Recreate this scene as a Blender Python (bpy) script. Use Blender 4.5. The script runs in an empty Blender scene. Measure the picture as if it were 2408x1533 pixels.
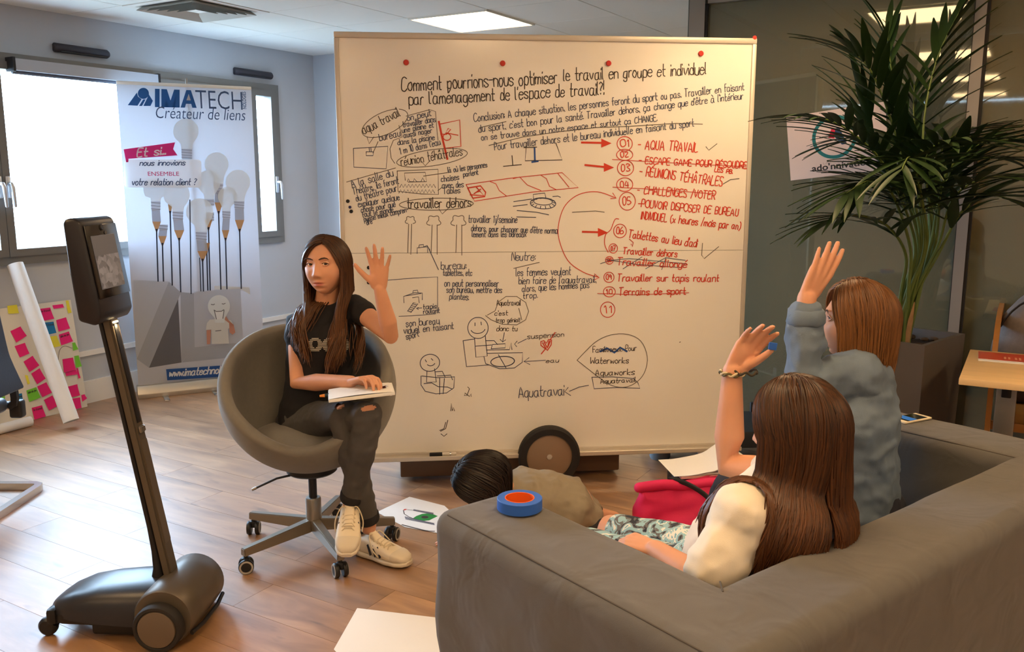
import bpy, bmesh, math, random
import numpy as np
from math import sin, cos, pi, radians, sqrt, atan2
from mathutils import Vector, Matrix, noise, Quaternion

# ---------------------------------------------------------------- camera
F, CX, CY, TH, H = 2050.0, 1204.0, 766.5, radians(9.7), 1.48
scn = bpy.context.scene
COL = scn.collection
cam_d = bpy.data.cameras.new('camera'); cam = bpy.data.objects.new('camera', cam_d)
COL.objects.link(cam)
cam.location = (0, 0, H); cam.rotation_euler = (pi/2 - TH, 0, 0)
cam_d.sensor_width = 36.0; cam_d.lens = 36.0*F/2408.0
cam_d.clip_start = 0.05; cam_d.clip_end = 200
scn.camera = cam

# ---------------------------------------------------------------- daylight outside the windows
wd = bpy.data.worlds.new('daylight'); scn.world = wd; wd.use_nodes = True
nt = wd.node_tree; nt.nodes.clear()
bg = nt.nodes.new('ShaderNodeBackground'); wo = nt.nodes.new('ShaderNodeOutputWorld')
bg.inputs['Color'].default_value = (0.56, 0.78, 1.0, 1)
bg.inputs['Strength'].default_value = 32.0
nt.links.new(bg.outputs[0], wo.inputs[0])

# ---------------------------------------------------------------- exposure
vs = scn.view_settings
vs.view_transform = 'Standard'; vs.look = 'None'; vs.gamma = 1.0; vs.use_curve_mapping = False
vs.exposure = 0.0
LAMP_STRENGTH = 23.0
LAMP_COLOR = (1.0, 0.66, 0.34)

# ---------------------------------------------------------------- geometry of the place
# room axes: A runs along the window wall, B points to the window wall
AL = radians(30.7)
A = Vector((sin(AL), cos(AL), 0)); B = Vector((-cos(AL), sin(AL), 0)); Z = Vector((0, 0, 1))
CEIL = 2.48; WALL_B = 5.30; BACK_A = 5.66; GLASS_A = 4.95
EYE = Vector((0, 0, H))
def ray(px, py):
    x = (px-CX)/F; y = -(py-CY)/F
    return Vector((x, cos(TH)+y*sin(TH), -sin(TH)+y*cos(TH)))
def P(px, py, z=0.0):
    d = ray(px, py); return EYE + d*((z-H)/d.z)
def PY(px, py, Y):
    d = ray(px, py); return EYE + d*(Y/d.y)
def PL(px, py, o, n):
    d = ray(px, py); return EYE + d*((o-EYE).dot(n)/d.dot(n))
def AB(a, b, z=0.0): return A*a + B*b + Z*z
ROOM = Matrix((( A.x, B.x, 0, 0), (A.y, B.y, 0, 0), (0, 0, 1, 0), (0, 0, 0, 1)))

# the window of the room guides the daylight in
for (wa0, wa1) in ((1.72, 5.12),):
    ld = bpy.data.lights.new('window_portal', 'AREA'); ld.shape = 'RECTANGLE'; ld.size = wa1-wa0; ld.size_y = 1.1
    ld.cycles.is_portal = True
    lo = bpy.data.objects.new('window_portal', ld); COL.objects.link(lo)
    lo.matrix_world = Matrix.Translation(AB((wa0+wa1)/2, WALL_B+.1, 1.58)) @ Matrix(((A.x, 0, B.x, 0), (A.y, 0, B.y, 0), (0, 1, 0, 0), (0, 0, 0, 1)))
# ---------------------------------------------------------------- materials
MATS = {}
def lin(c):
    return tuple(((x/255.0)/12.92 if x/255.0 <= 0.04045 else ((x/255.0+0.055)/1.055)**2.4) for x in c)
def mat(name, col, rough=0.6, metal=0.0, var=0.0, vscale=8.0, bump=0.0, bscale=200.0, spec=0.5, stretch=None,
        emit=None, estr=0.0, sheen=0.0, rnd=0.0, alpha=None, trans=0.0, ior=1.45, coat=0.0, sss=0.0):
    if name in MATS: return MATS[name]
    m = bpy.data.materials.new(name); m.use_nodes = True
    t = m.node_tree; n = t.nodes; l = t.links
    b = n.get('Principled BSDF')
    b.inputs['Base Color'].default_value = (*col, 1)
    b.inputs['Roughness'].default_value = rough
    b.inputs['Metallic'].default_value = metal
    b.inputs['Specular IOR Level'].default_value = spec
    b.inputs['IOR'].default_value = ior
    if sheen: b.inputs['Sheen Weight'].default_value = sheen
    if trans: b.inputs['Transmission Weight'].default_value = trans
    if coat: b.inputs['Coat Weight'].default_value = coat
    if sss:
        b.inputs['Subsurface Weight'].default_value = sss
        b.inputs['Subsurface Radius'].default_value = (0.02, 0.008, 0.004)
        b.inputs['Subsurface Scale'].default_value = 0.3
    if emit:
        b.inputs['Emission Color'].default_value = (*emit, 1); b.inputs['Emission Strength'].default_value = estr
    tc = n.new('ShaderNodeTexCoord')
    src = tc.outputs['Object']
    if stretch:
        mp = n.new('ShaderNodeMapping'); mp.inputs['Scale'].default_value = stretch
        l.new(src, mp.inputs['Vector']); src = mp.outputs['Vector']
    last = None
    if var > 0:
        nz = n.new('ShaderNodeTexNoise'); nz.inputs['Scale'].default_value = vscale; nz.inputs['Detail'].default_value = 4
        l.new(src, nz.inputs['Vector'])
        mr = n.new('ShaderNodeMapRange'); mr.inputs[1].default_value = 0.25; mr.inputs[2].default_value = 0.75
        mr.inputs[3].default_value = 1-var; mr.inputs[4].default_value = 1+var
        l.new(nz.outputs['Fac'], mr.inputs[0])
        last = mr.outputs[0]
    if rnd > 0:
        oi = n.new('ShaderNodeObjectInfo')
        mr2 = n.new('ShaderNodeMapRange'); mr2.inputs[3].default_value = 1-rnd; mr2.inputs[4].default_value = 1+rnd
        l.new(oi.outputs['Random'], mr2.inputs[0])
        if last:
            mm = n.new('ShaderNodeMath'); mm.operation = 'MULTIPLY'
            l.new(last, mm.inputs[0]); l.new(mr2.outputs[0], mm.inputs[1]); last = mm.outputs[0]
        else: last = mr2.outputs[0]
    if last:
        vm = n.new('ShaderNodeVectorMath'); vm.operation = 'SCALE'
        vm.inputs[0].default_value = col; l.new(last, vm.inputs['Scale']); l.new(vm.outputs[0], b.inputs['Base Color'])
    if bump > 0:
        n2 = n.new('ShaderNodeTexNoise'); n2.inputs['Scale'].default_value = bscale; n2.inputs['Detail'].default_value = 3
        l.new(src, n2.inputs['Vector'])
        bp = n.new('ShaderNodeBump'); bp.inputs['Strength'].default_value = bump; bp.inputs['Distance'].default_value = 0.005
        l.new(n2.outputs['Fac'], bp.inputs['Height']); l.new(bp.outputs[0], b.inputs['Normal'])
    MATS[name] = m
    return m

# ---------------------------------------------------------------- objects
def setp(o, label=None, cat=None, group=None, kind=None):
    if label: o['label'] = label
    if cat: o['category'] = cat
    if group: o['group'] = group
    if kind: o['kind'] = kind
    return o
def thing(name, label, cat, loc=(0, 0, 0), rotz=0.0, group=None, mw=None):
    o = bpy.data.objects.new(name, None); COL.objects.link(o)
    o.empty_display_size = 0.1
    if mw is not None: o.matrix_world = mw
    else: o.location = loc; o.rotation_euler = (0, 0, rotz)
    return setp(o, label, cat, group)
def mesh_from(V, Fc, name='m', smooth=None):
    me = bpy.data.meshes.new(name)
    me.from_pydata([tuple(v) for v in V], [], [tuple(f) for f in Fc])
    me.update()
    finish(me, smooth)
    return me
def finish(me, smooth):
    if smooth is None: return
    me.polygons.foreach_set('use_smooth', [True]*len(me.polygons))
    if smooth < 179: me.set_sharp_from_angle(angle=radians(smooth))
def bm_mesh(bm, name='m', smooth=35):
    bmesh.ops.recalc_face_normals(bm, faces=bm.faces)
    me = bpy.data.meshes.new(name); bm.to_mesh(me); bm.free(); finish(me, smooth)
    return me
def obj(name, me, m, parent=None, world=False):
    """link a mesh; world=True: the mesh is in world coordinates and is moved into its parent's frame"""
    o = bpy.data.objects.new(name, me); COL.objects.link(o)
    if m is not None:
        for mm in (m if isinstance(m, (list, tuple)) else [m]): me.materials.append(mm)
    if parent is not None:
        o.parent = parent
        if world: me.transform(wm(parent).inverted())
    return o
def wm(o):
    """world matrix without waiting for a depsgraph update"""
    return (wm(o.parent) @ o.matrix_parent_inverse if o.parent else Matrix()) @ o.matrix_basis
def recenter(o):
    """put the origin of a single-mesh thing at the middle of its base"""
    me = o.data
    xs = np.empty(len(me.vertices)*3); me.vertices.foreach_get('co', xs); xs = xs.reshape(-1, 3)
    c = Vector(((xs[:, 0].min()+xs[:, 0].max())/2, (xs[:, 1].min()+xs[:, 1].max())/2, xs[:, 2].min()))
    me.transform(Matrix.Translation(-c)); o.location = c
    return o
def solo(name, me, m, label, cat, group=None, kind=None):
    o = obj(name, me, m); recenter(o); return setp(o, label, cat, group, kind)

# ---------------------------------------------------------------- shapes (return meshes)
class MB:
    def __init__(s): s.V = []; s.F = []
    def add(s, V, Fc, M=None):
        o = len(s.V)
        for v in V:
            v = Vector(v); s.V.append(M @ v if M is not None else v)
        s.F += [tuple(i+o for i in f) for f in Fc]
        return s
    def addm(s, me, M=None):
        s.add([v.co for v in me.vertices], [tuple(p.vertices) for p in me.polygons], M); return s
    def mesh(s, smooth=35, name='m'): return mesh_from(s.V, s.F, name, smooth)
def rbox(sx, sy, sz, r=0.004, seg=2, c=(0, 0, 0), M=None, smooth=35):
    bm = bmesh.new(); bmesh.ops.create_cube(bm, size=1.0)
    for v in bm.verts: v.co = Vector((v.co.x*sx, v.co.y*sy, v.co.z*sz))
    if r > 0:
        bmesh.ops.bevel(bm, geom=bm.edges[:], offset=min(r, 0.49*min(sx, sy, sz)), segments=seg, affect='EDGES', profile=0.5)
    for v in bm.verts:
        v.co = v.co + Vector(c)
        if M is not None: v.co = M @ v.co
    return bm_mesh(bm, smooth=smooth)
def prism(pts, h0, h1, M=None, r=0.0, seg=2, smooth=35):
    bm = bmesh.new()
    vs_ = [bm.verts.new((p[0], p[1], h0)) for p in pts]
    f = bm.faces.new(vs_)
    ex = bmesh.ops.extrude_face_region(bm, geom=[f])
    for v in [e for e in ex['geom'] if isinstance(e, bmesh.types.BMVert)]: v.co.z = h1
    if r > 0: bmesh.ops.bevel(bm, geom=bm.edges[:], offset=r, segments=seg, affect='EDGES', profile=0.5)
    if M is not None:
        for v in bm.verts: v.co = M @ v.co
    return bm_mesh(bm, smooth=smooth)
def frames(pts, up=None):
    pts = [Vector(p) for p in pts]; n = len(pts); T = []
    for i in range(n):
        t = (pts[min(i+1, n-1)]-pts[max(i-1, 0)]); T.append(t.normalized() if t.length > 1e-9 else Vector((0, 0, 1)))
    u = Vector(up) if up is not None else (Vector((0, 0, 1)) if abs(T[0].z) < 0.9 else Vector((1, 0, 0)))
    u = (u - T[0]*u.dot(T[0])).normalized(); R = []
    for i in range(n):
        if i:
            q = T[i-1].rotation_difference(T[i]); u = q @ u
            u = (u - T[i]*u.dot(T[i])).normalized()
        R.append((u.copy(), T[i].cross(u)))
    return pts, T, R
def tubeVF(pts, rad, n=10, up=None, cap=True, round_caps=False):
    """swept tube; rad: number, list of numbers or of (ru, rv) pairs"""
    pts, T, R = frames(pts, up); m = len(pts)
    if not isinstance(rad, (list, tuple)): rad = [rad]*m
    rr = [(r if isinstance(r, (list, tuple)) else (r, r)) for r in rad]
    if round_caps:
        ep = []; er = []; et = []
        def capr(p, t, r, fr, s):
            out = []
            for k in (0.97, 0.8, 0.5):
                q = sqrt(1-k*k); out.append((p+t*(s*k*min(r)), (r[0]*q, r[1]*q), fr))
            return out
        a = capr(pts[0], T[0], rr[0], R[0], -1); b = capr(pts[-1], T[-1], rr[-1], R[-1], 1)[::-1]
        L = a+[(pts[i], rr[i], R[i]) for i in range(m)]+b
    else: L = [(pts[i], rr[i], R[i]) for i in range(m)]
    V = []; Fc = []
    for p, r, (u, v) in L:
        for k in range(n):
            an = 2*pi*k/n; V.append(p+u*(r[0]*cos(an))+v*(r[1]*sin(an)))
    m = len(L)
    for i in range(m-1):
        for k in range(n):
            Fc.append((i*n+k, i*n+(k+1) % n, (i+1)*n+(k+1) % n, (i+1)*n+k))
    if cap:
        Fc.append(tuple(range(n-1, -1, -1))); Fc.append(tuple(range((m-1)*n, m*n)))
    return V, Fc
def tube(pts, rad, n=10, up=None, cap=True, round_caps=False, smooth=50):
    return mesh_from(*tubeVF(pts, rad, n, up, cap, round_caps), smooth=smooth)
def lathe(prof, n=32, M=None, smooth=40, closed=False):
    V = []; Fc = []
    for r, z in prof:
        for k in range(n):
            an = 2*pi*k/n; V.append(Vector((r*cos(an), r*sin(an), z)))
    m = len(prof)
    for i in range(m-1 if not closed else m):
        j = (i+1) % m
        for k in range(n): Fc.append((i*n+k, i*n+(k+1) % n, j*n+(k+1) % n, j*n+k))
    if not closed:
        if prof[0][0] > 1e-6: Fc.append(tuple(range(n-1, -1, -1)))
        if prof[-1][0] > 1e-6: Fc.append(tuple(range((m-1)*n, m*n)))
    if M is not None: V = [M @ v for v in V]
    bm = bmesh.new(); vv = [bm.verts.new(v) for v in V]
    for f in Fc:
        try: bm.faces.new([vv[i] for i in f])
        except ValueError: pass
    bmesh.ops.remove_doubles(bm, verts=bm.verts, dist=1e-6)
    return bm_mesh(bm, smooth=smooth)
def basis(o, x, y, z=None):
    x = Vector(x).normalized(); y = Vector(y); y = (y-x*y.dot(x)).normalized(); z = x.cross(y)
    return Matrix(((x.x, y.x, z.x, o[0]), (x.y, y.y, z.y, o[1]), (x.z, y.z, z.z, o[2]), (0, 0, 0, 1)))
def ellVF(c, r, M3=None, nu=20, nv=12):
    V = []; Fc = []
    for i in range(nv+1):
        th = pi*i/nv
        for k in range(nu):
            an = 2*pi*k/nu; p = Vector((r[0]*sin(th)*cos(an), r[1]*sin(th)*sin(an), r[2]*cos(th)))
            V.append(Vector(c)+(M3 @ p if M3 is not None else p))
    for i in range(nv):
        for k in range(nu): Fc.append((i*nu+k, (i+1)*nu+k, (i+1)*nu+(k+1) % nu, i*nu+(k+1) % nu))
    return V, Fc
def ellipsoid(c, r, M3=None, nu=24, nv=14): return mesh_from(*ellVF(c, r, M3, nu, nv), smooth=180)
def catmull(pts, k=5):
    pts = [Vector(p) for p in pts]; n = len(pts)
    if n < 3: return pts
    out = []
    for i in range(n-1):
        p0 = pts[max(i-1, 0)]; p1 = pts[i]; p2 = pts[i+1]; p3 = pts[min(i+2, n-1)]
        for j in range(k):
            t = j/k
            out.append(0.5*((2*p1)+(p2-p0)*t+(2*p0-5*p1+4*p2-p3)*t*t+(3*p1-p0-3*p2+p3)*t**3))
    out.append(pts[-1]); return out
def lerp(a, b, t): return a+(b-a)*t
def sstep(a, b, x):
    t = min(1, max(0, (x-a)/(b-a))); return t*t*(3-2*t)

# ---------------------------------------------------------------- marks drawn on a flat thing
GL = {}
def _g(txt):
    for ln in txt.strip().split('\n'):
        ch, s = ln[0], ln[2:]
        st = []
        for seg in s.split('|'):
            st.append([(int(q[0], 16), int(q[1], 16)-3) for q in seg.split()])
        GL[ch] = st
_g('''a 48 18 06 04 13 33 46|48 44 53
b 0c 03|06 18 38 47 44 33 13 04
c 47 38 18 06 04 13 33 44
d 46 38 18 06 04 13 33 45|4c 43
e 06 46 47 38 18 06 04 13 33 44
f 3c 2c 1b 13|08 38
g 48 18 06 04 13 33 46|48 42 30 10 01
h 0c 03|06 18 38 47 43
i 08 03|0a 0b
j 28 21 10 00|2a 2b
k 0c 03|47 05 43
l 0c 04 13
m 08 03|06 18 28 37 33|36 48 58 67 63
n 08 03|06 18 38 47 43
o 28 18 06 05 13 33 45 46 38 28
p 08 00|07 18 38 47 44 33 13 04
q 48 18 06 04 13 33 46|48 40
r 08 03|06 18 38
s 47 38 18 07 16 35 44 33 13 04
t 1c 14 23 33|08 38
u 08 04 13 33 46|48 43
v 08 23 48
w 08 13 27 43 58
x 08 43|48 03
y 08 24|48 10 00
z 08 48 03 43
A 03 2c 53|16 46
B 03 0c 3c 4b 49 38 08|38 47 44 33 03
C 5b 3c 1b 08 05 13 33 54
D 03 0c 2c 4a 45 23 03
E 4c 0c 03 43|08 38
F 4c 0c 03|08 38
G 5b 3c 1b 08 05 13 33 54 57 37
H 0c 03|5c 53|08 58
I 0c 03
J 3c 34 23 13 04
K 0c 03|4c 07 43
L 0c 03 43
M 03 0c 36 6c 63
N 03 0c 43 4c
O 2c 0a 05 23 33 55 5a 3c 2c
P 03 0c 3c 4b 48 37 07
Q 2c 0a 05 23 33 55 5a 3c 2c|35 53
R 03 0c 3c 4b 48 37 07|27 43
S 4b 3c 1c 0b 09 18 37 45 44 33 13 04
T 0c 5c|2c 23
U 0c 05 13 33 45 4c
V 0c 23 4c
W 0c 13 38 53 6c
X 0c 43|4c 03
Y 0c 28 4c|28 23
Z 0c 4c 03 43
0 1c 0a 05 13 23 35 3a 2c 1c
1 0a 1c 13
2 0b 1c 2c 3a 03 43
3 0b 1c 3b 3a 18 36 34 13 04
4 2c 06 46|3a 33
5 3c 0c 08 28 46 34 13 04
6 3c 08 04 13 33 45 37 17 06
7 0c 4c 13|17 37
8 1c 0a 18 36 34 13 04 06 28 3a 2c 1c
9 3a 1c 09 18 38 3b 33
. 03 04
, 04 12
' 0c 0a
- 07 37
/ 02 3d
( 2c 0a 05 22
) 0c 2a 25 02
: 04 05|07 08
? 0b 1c 3b 3a 17 16|13 14
! 0c 06|03 04''')
ACC = {'é': ('e', '2a 4c'), 'è': ('e', '1c 3a'), 'ê': ('e', '1a 2c 3a'), 'à': ('a', '1c 3a'), 'â': ('a', '1a 2c 3a'),
       'ç': ('c', '23 32 21 10'), 'ù': ('u', '1c 3a'), 'É': ('E', '1d 3f'), 'Â': ('A', '1d 2f 3d'), 'À': ('A', '1f 3d')}
for k, (b_, s_) in ACC.items():
    GL[k] = GL[b_] + [[(int(q[0], 16), int(q[1], 16)-3) for q in s_.split()]]
def glyph_w(ch):
    if ch == ' ': return 3.2
    return max(x for st in GL[ch] for x, y in st)
def text_lines(txt, p0, p1, cap, rng=None, slant=0.0, jit=0.25, smooth=True):
    """single-stroke lettering from p0 to p1 (2D, y up), cap height given; returns polylines"""
    adv = 1.5; tot = sum(glyph_w(c)+adv for c in txt)-adv
    p0 = Vector(p0).to_2d(); p1 = Vector(p1).to_2d(); d = p1-p0; Ln = d.length; ex = d/Ln; ey = Vector((-ex.y, ex.x))
    sx = Ln/tot; sy = cap/9.0; x = 0; out = []
    for ch in txt:
        w = glyph_w(ch)
        if ch != ' ':
            dy = rng.uniform(-.4, .4)*jit*2 if rng else 0; k = 1+(rng.uniform(-.12, .12)*jit*2 if rng else 0)
            for st in GL[ch]:
                pl = []
                for gx, gy in st:
                    jx = rng.uniform(-jit, jit) if rng else 0; jy = rng.uniform(-jit, jit) if rng else 0
                    gx2 = gx*k+jx+slant*gy; gy2 = gy*k+dy+jy
                    pl.append(p0+ex*((x+gx2)*sx)+ey*(gy2*sy))
                if smooth and len(pl) > 2: pl = [Vector(q).to_2d() for q in catmull([p.to_3d() for p in pl], 3)]
                out.append(pl)
        x += w+adv
    return out
def ribbonVF(lines, w, z=0.0):
    """flat pen strokes of width w lying in the plane z (local), with small mitred joins"""
    V = []; Fc = []
    for pl in lines:
        pl = [Vector(p).to_2d() for p in pl]
        q = [pl[0]]
        for p in pl[1:]:
            if (p-q[-1]).length > 1e-5: q.append(p)
        pl = q
        if len(pl) < 2: pl = [pl[0]-Vector((w*.4, 0)), pl[0]+Vector((w*.4, 0))]
        o = len(V); n = len(pl)
        for i, p in enumerate(pl):
            a = pl[max(i-1, 0)]; b = pl[min(i+1, n-1)]; t = (b-a)
            if t.length < 1e-9: t = Vector((1, 0))
            t.normalize(); nn = Vector((-t.y, t.x))
            e = 0
            if i == 0: p = p-t*w*.35
            if i == n-1: p = p+t*w*.35
            V.append((p.x+nn.x*w/2, p.y+nn.y*w/2, z)); V.append((p.x-nn.x*w/2, p.y-nn.y*w/2, z))
        for i in range(n-1): Fc.append((o+2*i, o+2*i+1, o+2*i+3, o+2*i+2))
    return V, Fc
def ellipse_pts(cx, cy, rx, ry, rot=0, n=28, a0=0, a1=360):
    out = []
    for i in range(n+1):
        an = radians(lerp(a0, a1, i/n)); x = rx*cos(an); y = ry*sin(an); r = radians(rot)
        out.append((cx+x*cos(r)-y*sin(r), cy+x*sin(r)+y*cos(r)))
    return out
def font_mesh(txt, size, bold=0.0, shear=0.0, width=1.0):
    cu = bpy.data.curves.new('t', 'FONT'); cu.body = txt; cu.size = size; cu.offset = bold; cu.shear = shear
    cu.space_character = 1.0; cu.resolution_u = 3
    o = bpy.data.objects.new('t', cu); COL.objects.link(o)
    bpy.context.view_layer.update()
    dg = bpy.context.evaluated_depsgraph_get()
    me = bpy.data.meshes.new_from_object(o.evaluated_get(dg))
    bpy.data.objects.remove(o); bpy.data.curves.remove(cu)
    return me
def font_fit(txt, x0, x1, y0, y1, bold=0.0, shear=0.0):
    """printed lettering scaled into a rectangle (local plane)"""
    me = font_mesh(txt, 1.0, bold, shear)
    co = np.array([v.co[:] for v in me.vertices]); mn = co.min(0); mx = co.max(0)
    sx = (x1-x0)/(mx[0]-mn[0]); sy = (y1-y0)/(mx[1]-mn[1])
    me.transform(Matrix.Translation((x0, y0, 0)) @ Matrix.Diagonal((sx, sy, 1, 1)) @ Matrix.Translation((-mn[0], -mn[1], 0)))
    return me
def flat(pts, z=0.0):
    bm = bmesh.new(); bm.faces.new([bm.verts.new((p[0], p[1], z)) for p in pts])
    bmesh.ops.triangulate(bm, faces=bm.faces[:])
    me = bpy.data.meshes.new('flat'); bm.normal_update(); bm.to_mesh(me); bm.free(); return me
def copy_obj(o, parent=None):
    c = o.copy(); COL.objects.link(c)
    if parent is not None: c.parent = parent
    return c
def copy_tree(o, parent=None):
    c = copy_obj(o, parent)
    for ch in list(o.children): copy_tree(ch, c)
    return c
# ================================================================ the room
M_wall = mat('painted_wall', lin((184, 189, 195)), 0.85, var=0.03, vscale=1.5, bump=0.05, bscale=350)
M_wall_w = mat('warm_wall', lin((205, 200, 188)), 0.85, var=0.03, vscale=1.5)
M_white = mat('white_trim', lin((228, 226, 220)), 0.5)
M_tile = mat('ceiling_tile', lin((230, 232, 229)), 0.9, rnd=0.02, bump=0.12, bscale=240)
M_ceil = mat('ceiling_grid', lin((222, 224, 220)), 0.8)
M_alu = mat('window_aluminium', lin((120, 118, 114)), 0.45, metal=0.25, var=0.04)
M_dark = mat('dark_metal', lin((40, 40, 44)), 0.5, metal=0.3)
M_blk = mat('black_plastic', lin((26, 26, 28)), 0.45)
M_chrome = mat('chrome', lin((205, 205, 208)), 0.22, metal=1.0)
M_greym = mat('grey_metal', lin((150, 146, 140)), 0.38, metal=0.85)

def wood_floor():
    m = bpy.data.materials.new('oak_floor'); m.use_nodes = True
    t = m.node_tree; n = t.nodes; l = t.links; b = n['Principled BSDF']
    tc = n.new('ShaderNodeTexCoord'); oi = n.new('ShaderNodeObjectInfo')
    ad = n.new('ShaderNodeVectorMath'); ad.operation = 'ADD'
    sc = n.new('ShaderNodeVectorMath'); sc.operation = 'SCALE'; sc.inputs[0].default_value = (7, 13, 5)
    l.new(oi.outputs['Random'], sc.inputs['Scale']); l.new(tc.outputs['Object'], ad.inputs[0]); l.new(sc.outputs[0], ad.inputs[1])
    mp = n.new('ShaderNodeMapping'); mp.inputs['Scale'].default_value = (5, 0.9, 5); l.new(ad.outputs[0], mp.inputs[0])
    nz = n.new('ShaderNodeTexNoise'); nz.inputs['Scale'].default_value = 2.2; nz.inputs['Detail'].default_value = 6; nz.inputs['Distortion'].default_value = 0.8
    l.new(mp.outputs[0], nz.inputs[0])
    cr = n.new('ShaderNodeValToRGB'); e = cr.color_ramp.elements
    e[0].position = 0.28; e[0].color = (*lin((130, 94, 62)), 1); e[1].position = 0.72; e[1].color = (*lin((188, 146, 104)), 1)
    e2 = cr.color_ramp.elements.new(0.5); e2.color = (*lin((160, 120, 82)), 1)
    l.new(nz.outputs['Fac'], cr.inputs[0])
    # darker knots and streaks of the grain
    mp2 = n.new('ShaderNodeMapping'); mp2.inputs['Scale'].default_value = (14, 3.0, 9); l.new(ad.outputs[0], mp2.inputs[0])
    n2 = n.new('ShaderNodeTexNoise'); n2.inputs['Scale'].default_value = 1.6; n2.inputs['Detail'].default_value = 2; l.new(mp2.outputs[0], n2.inputs[0])
    c2 = n.new('ShaderNodeMapRange'); c2.inputs[1].default_value = 0.66; c2.inputs[2].default_value = 0.78; c2.inputs[3].default_value = 1.0; c2.inputs[4].default_value = 0.55
    l.new(n2.outputs['Fac'], c2.inputs[0])
    rv = n.new('ShaderNodeMapRange'); rv.inputs[3].default_value = 0.86; rv.inputs[4].default_value = 1.12; l.new(oi.outputs['Random'], rv.inputs[0])
    mu = n.new('ShaderNodeMath'); mu.operation = 'MULTIPLY'; l.new(c2.outputs[0], mu.inputs[0]); l.new(rv.outputs[0], mu.inputs[1])
    vm = n.new('ShaderNodeVectorMath'); vm.operation = 'SCALE'; l.new(cr.outputs[0], vm.inputs[0]); l.new(mu.outputs[0], vm.inputs['Scale'])
    l.new(vm.outputs[0], b.inputs['Base Color'])
    rr = n.new('ShaderNodeMapRange'); rr.inputs[3].default_value = 0.36; rr.inputs[4].default_value = 0.5; l.new(nz.outputs['Fac'], rr.inputs[0])
    l.new(rr.outputs[0], b.inputs['Roughness'])
    bp = n.new('ShaderNodeBump'); bp.inputs['Strength'].default_value = 0.06; bp.inputs['Distance'].default_value = 0.002
    l.new(nz.outputs['Fac'], bp.inputs['Height']); l.new(bp.outputs[0], b.inputs['Normal'])
    b.inputs['Specular IOR Level'].default_value = 0.75
    b.inputs['Coat Weight'].default_value = 1.0; b.inputs['Coat Roughness'].default_value = 0.5; b.inputs['Coat IOR'].default_value = 1.6
    return m
M_floor = wood_floor()

A0, A1, B0, B1 = -3.6, 9.6, -3.6, WALL_B          # extent of the building part that is modelled
def room_box(name, a0, a1, b0, b1, z0, z1, m, parent=None, r=0.0):
    me = rbox(a1-a0, b1-b0, z1-z0, r, 1, smooth=None)
    o = obj(name, me, m, parent)
    c = AB((a0+a1)/2, (b0+b1)/2, (z0+z1)/2)
    if parent is None:
        o.location = c; o.rotation_euler = (0, 0, atan2(A.y, A.x))
    else:
        o.matrix_basis = wm(parent).inverted() @ Matrix.Translation(c) @ Matrix.Rotation(atan2(A.y, A.x), 4, 'Z')
    return o
floor = room_box('floor', A0, A1, B0, B1+0.2, -0.16, -0.004, mat('floor_joint', lin((70, 52, 38)), 0.8)); setp(floor, kind='structure')
rng = random.Random(5)
pw, plen = 0.192, 1.285
plank_me = rbox(pw-0.0014, plen-0.0014, 0.012, 0.0, 1, smooth=None); plank_me.materials.append(M_floor)
MF = wm(floor).inverted(); RZ = Matrix.Rotation(atan2(A.y, A.x), 4, 'Z')
row = 0; a = 0.6
while a < 5.65:
    b = B1 + plen/2 - .15 - (row*0.47 % 1.0)*(plen-.3) + rng.uniform(-.05, .05)
    while b > -1.6:
        b_hi = min(b+plen/2, B1-0.002); b_lo = b-plen/2
        if b_hi-b_lo > 0.12:
            o = bpy.data.objects.new('plank', plank_me); COL.objects.link(o); o.parent = floor
            o.matrix_basis = MF @ Matrix.Translation(AB(a+pw/2, (b_hi+b_lo)/2, -0.006)) @ RZ @ Matrix.Diagonal((1, (b_hi-b_lo)/plen, 1, 1))
        b -= plen
    a += pw; row += 1
# the rest of the floor, behind the camera and past the partition, where no joint can be told apart
rest = MB()
for (a0, a1, b0, b1) in ((A0, 0.6, B0, B1), (0.6, 5.66, B0, -2.3), (5.66, A1, B0, B1)):
    rest.add([AB(a0, b0, -.001), AB(a1, b0, -.001), AB(a1, b1, -.001), AB(a0, b1, -.001)], [(0, 1, 2, 3)])
o = obj('floor_covering', rest.mesh(None), M_floor, floor, world=True); o['kind'] = 'stuff'

# ---- walls
wall_left = thing('wall_left', None, None); wall_left['kind'] = 'structure'
WIN = [(1.62, 5.22)]; WZ0, WZ1 = 0.955, 2.2
mb = MB()
def bx(mb, a0, a1, b0, b1, z0, z1):
    V = [AB(a, b, z) for a in (a0, a1) for b in (b0, b1) for z in (z0, z1)]
    mb.add(V, [(0, 1, 3, 2), (4, 6, 7, 5), (0, 4, 5, 1), (2, 3, 7, 6), (0, 2, 6, 4), (1, 5, 7, 3)])
bx(mb, A0, BACK_A+.2, WALL_B, WALL_B+.22, 0, WZ0); bx(mb, A0, BACK_A+.2, WALL_B, WALL_B+.22, WZ1, CEIL+.1)
xs = [A0]+[v for w in sorted(WIN) for v in w]+[BACK_A+.2]
for i in range(0, len(xs), 2): bx(mb, xs[i], xs[i+1], WALL_B, WALL_B+.22, WZ0, WZ1)
obj('masonry', mb.mesh(None), M_wall, wall_left)
def structure_box(name, boxes, m):
    mb = MB()
    for q in boxes: bx(mb, *q)
    o = obj(name, mb.mesh(None), m); o['kind'] = 'structure'; return o
structure_box('wall_back', [(BACK_A, BACK_A+.15, 3.35, WALL_B, 0, CEIL), (BACK_A+.15, A1, 3.35, 3.5, 0, CEIL)], M_wall)
structure_box('wall_far', [(A1, A1+.15, 1.6, 3.5, 0, CEIL)], M_wall)
structure_box('wall_right', [(A0, A1, B0-.15, B0, 0, CEIL)], M_wall_w)
structure_box('wall_front', [(A0-.15, A0, B0, WALL_B, 0, CEIL)], M_wall_w)
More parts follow.
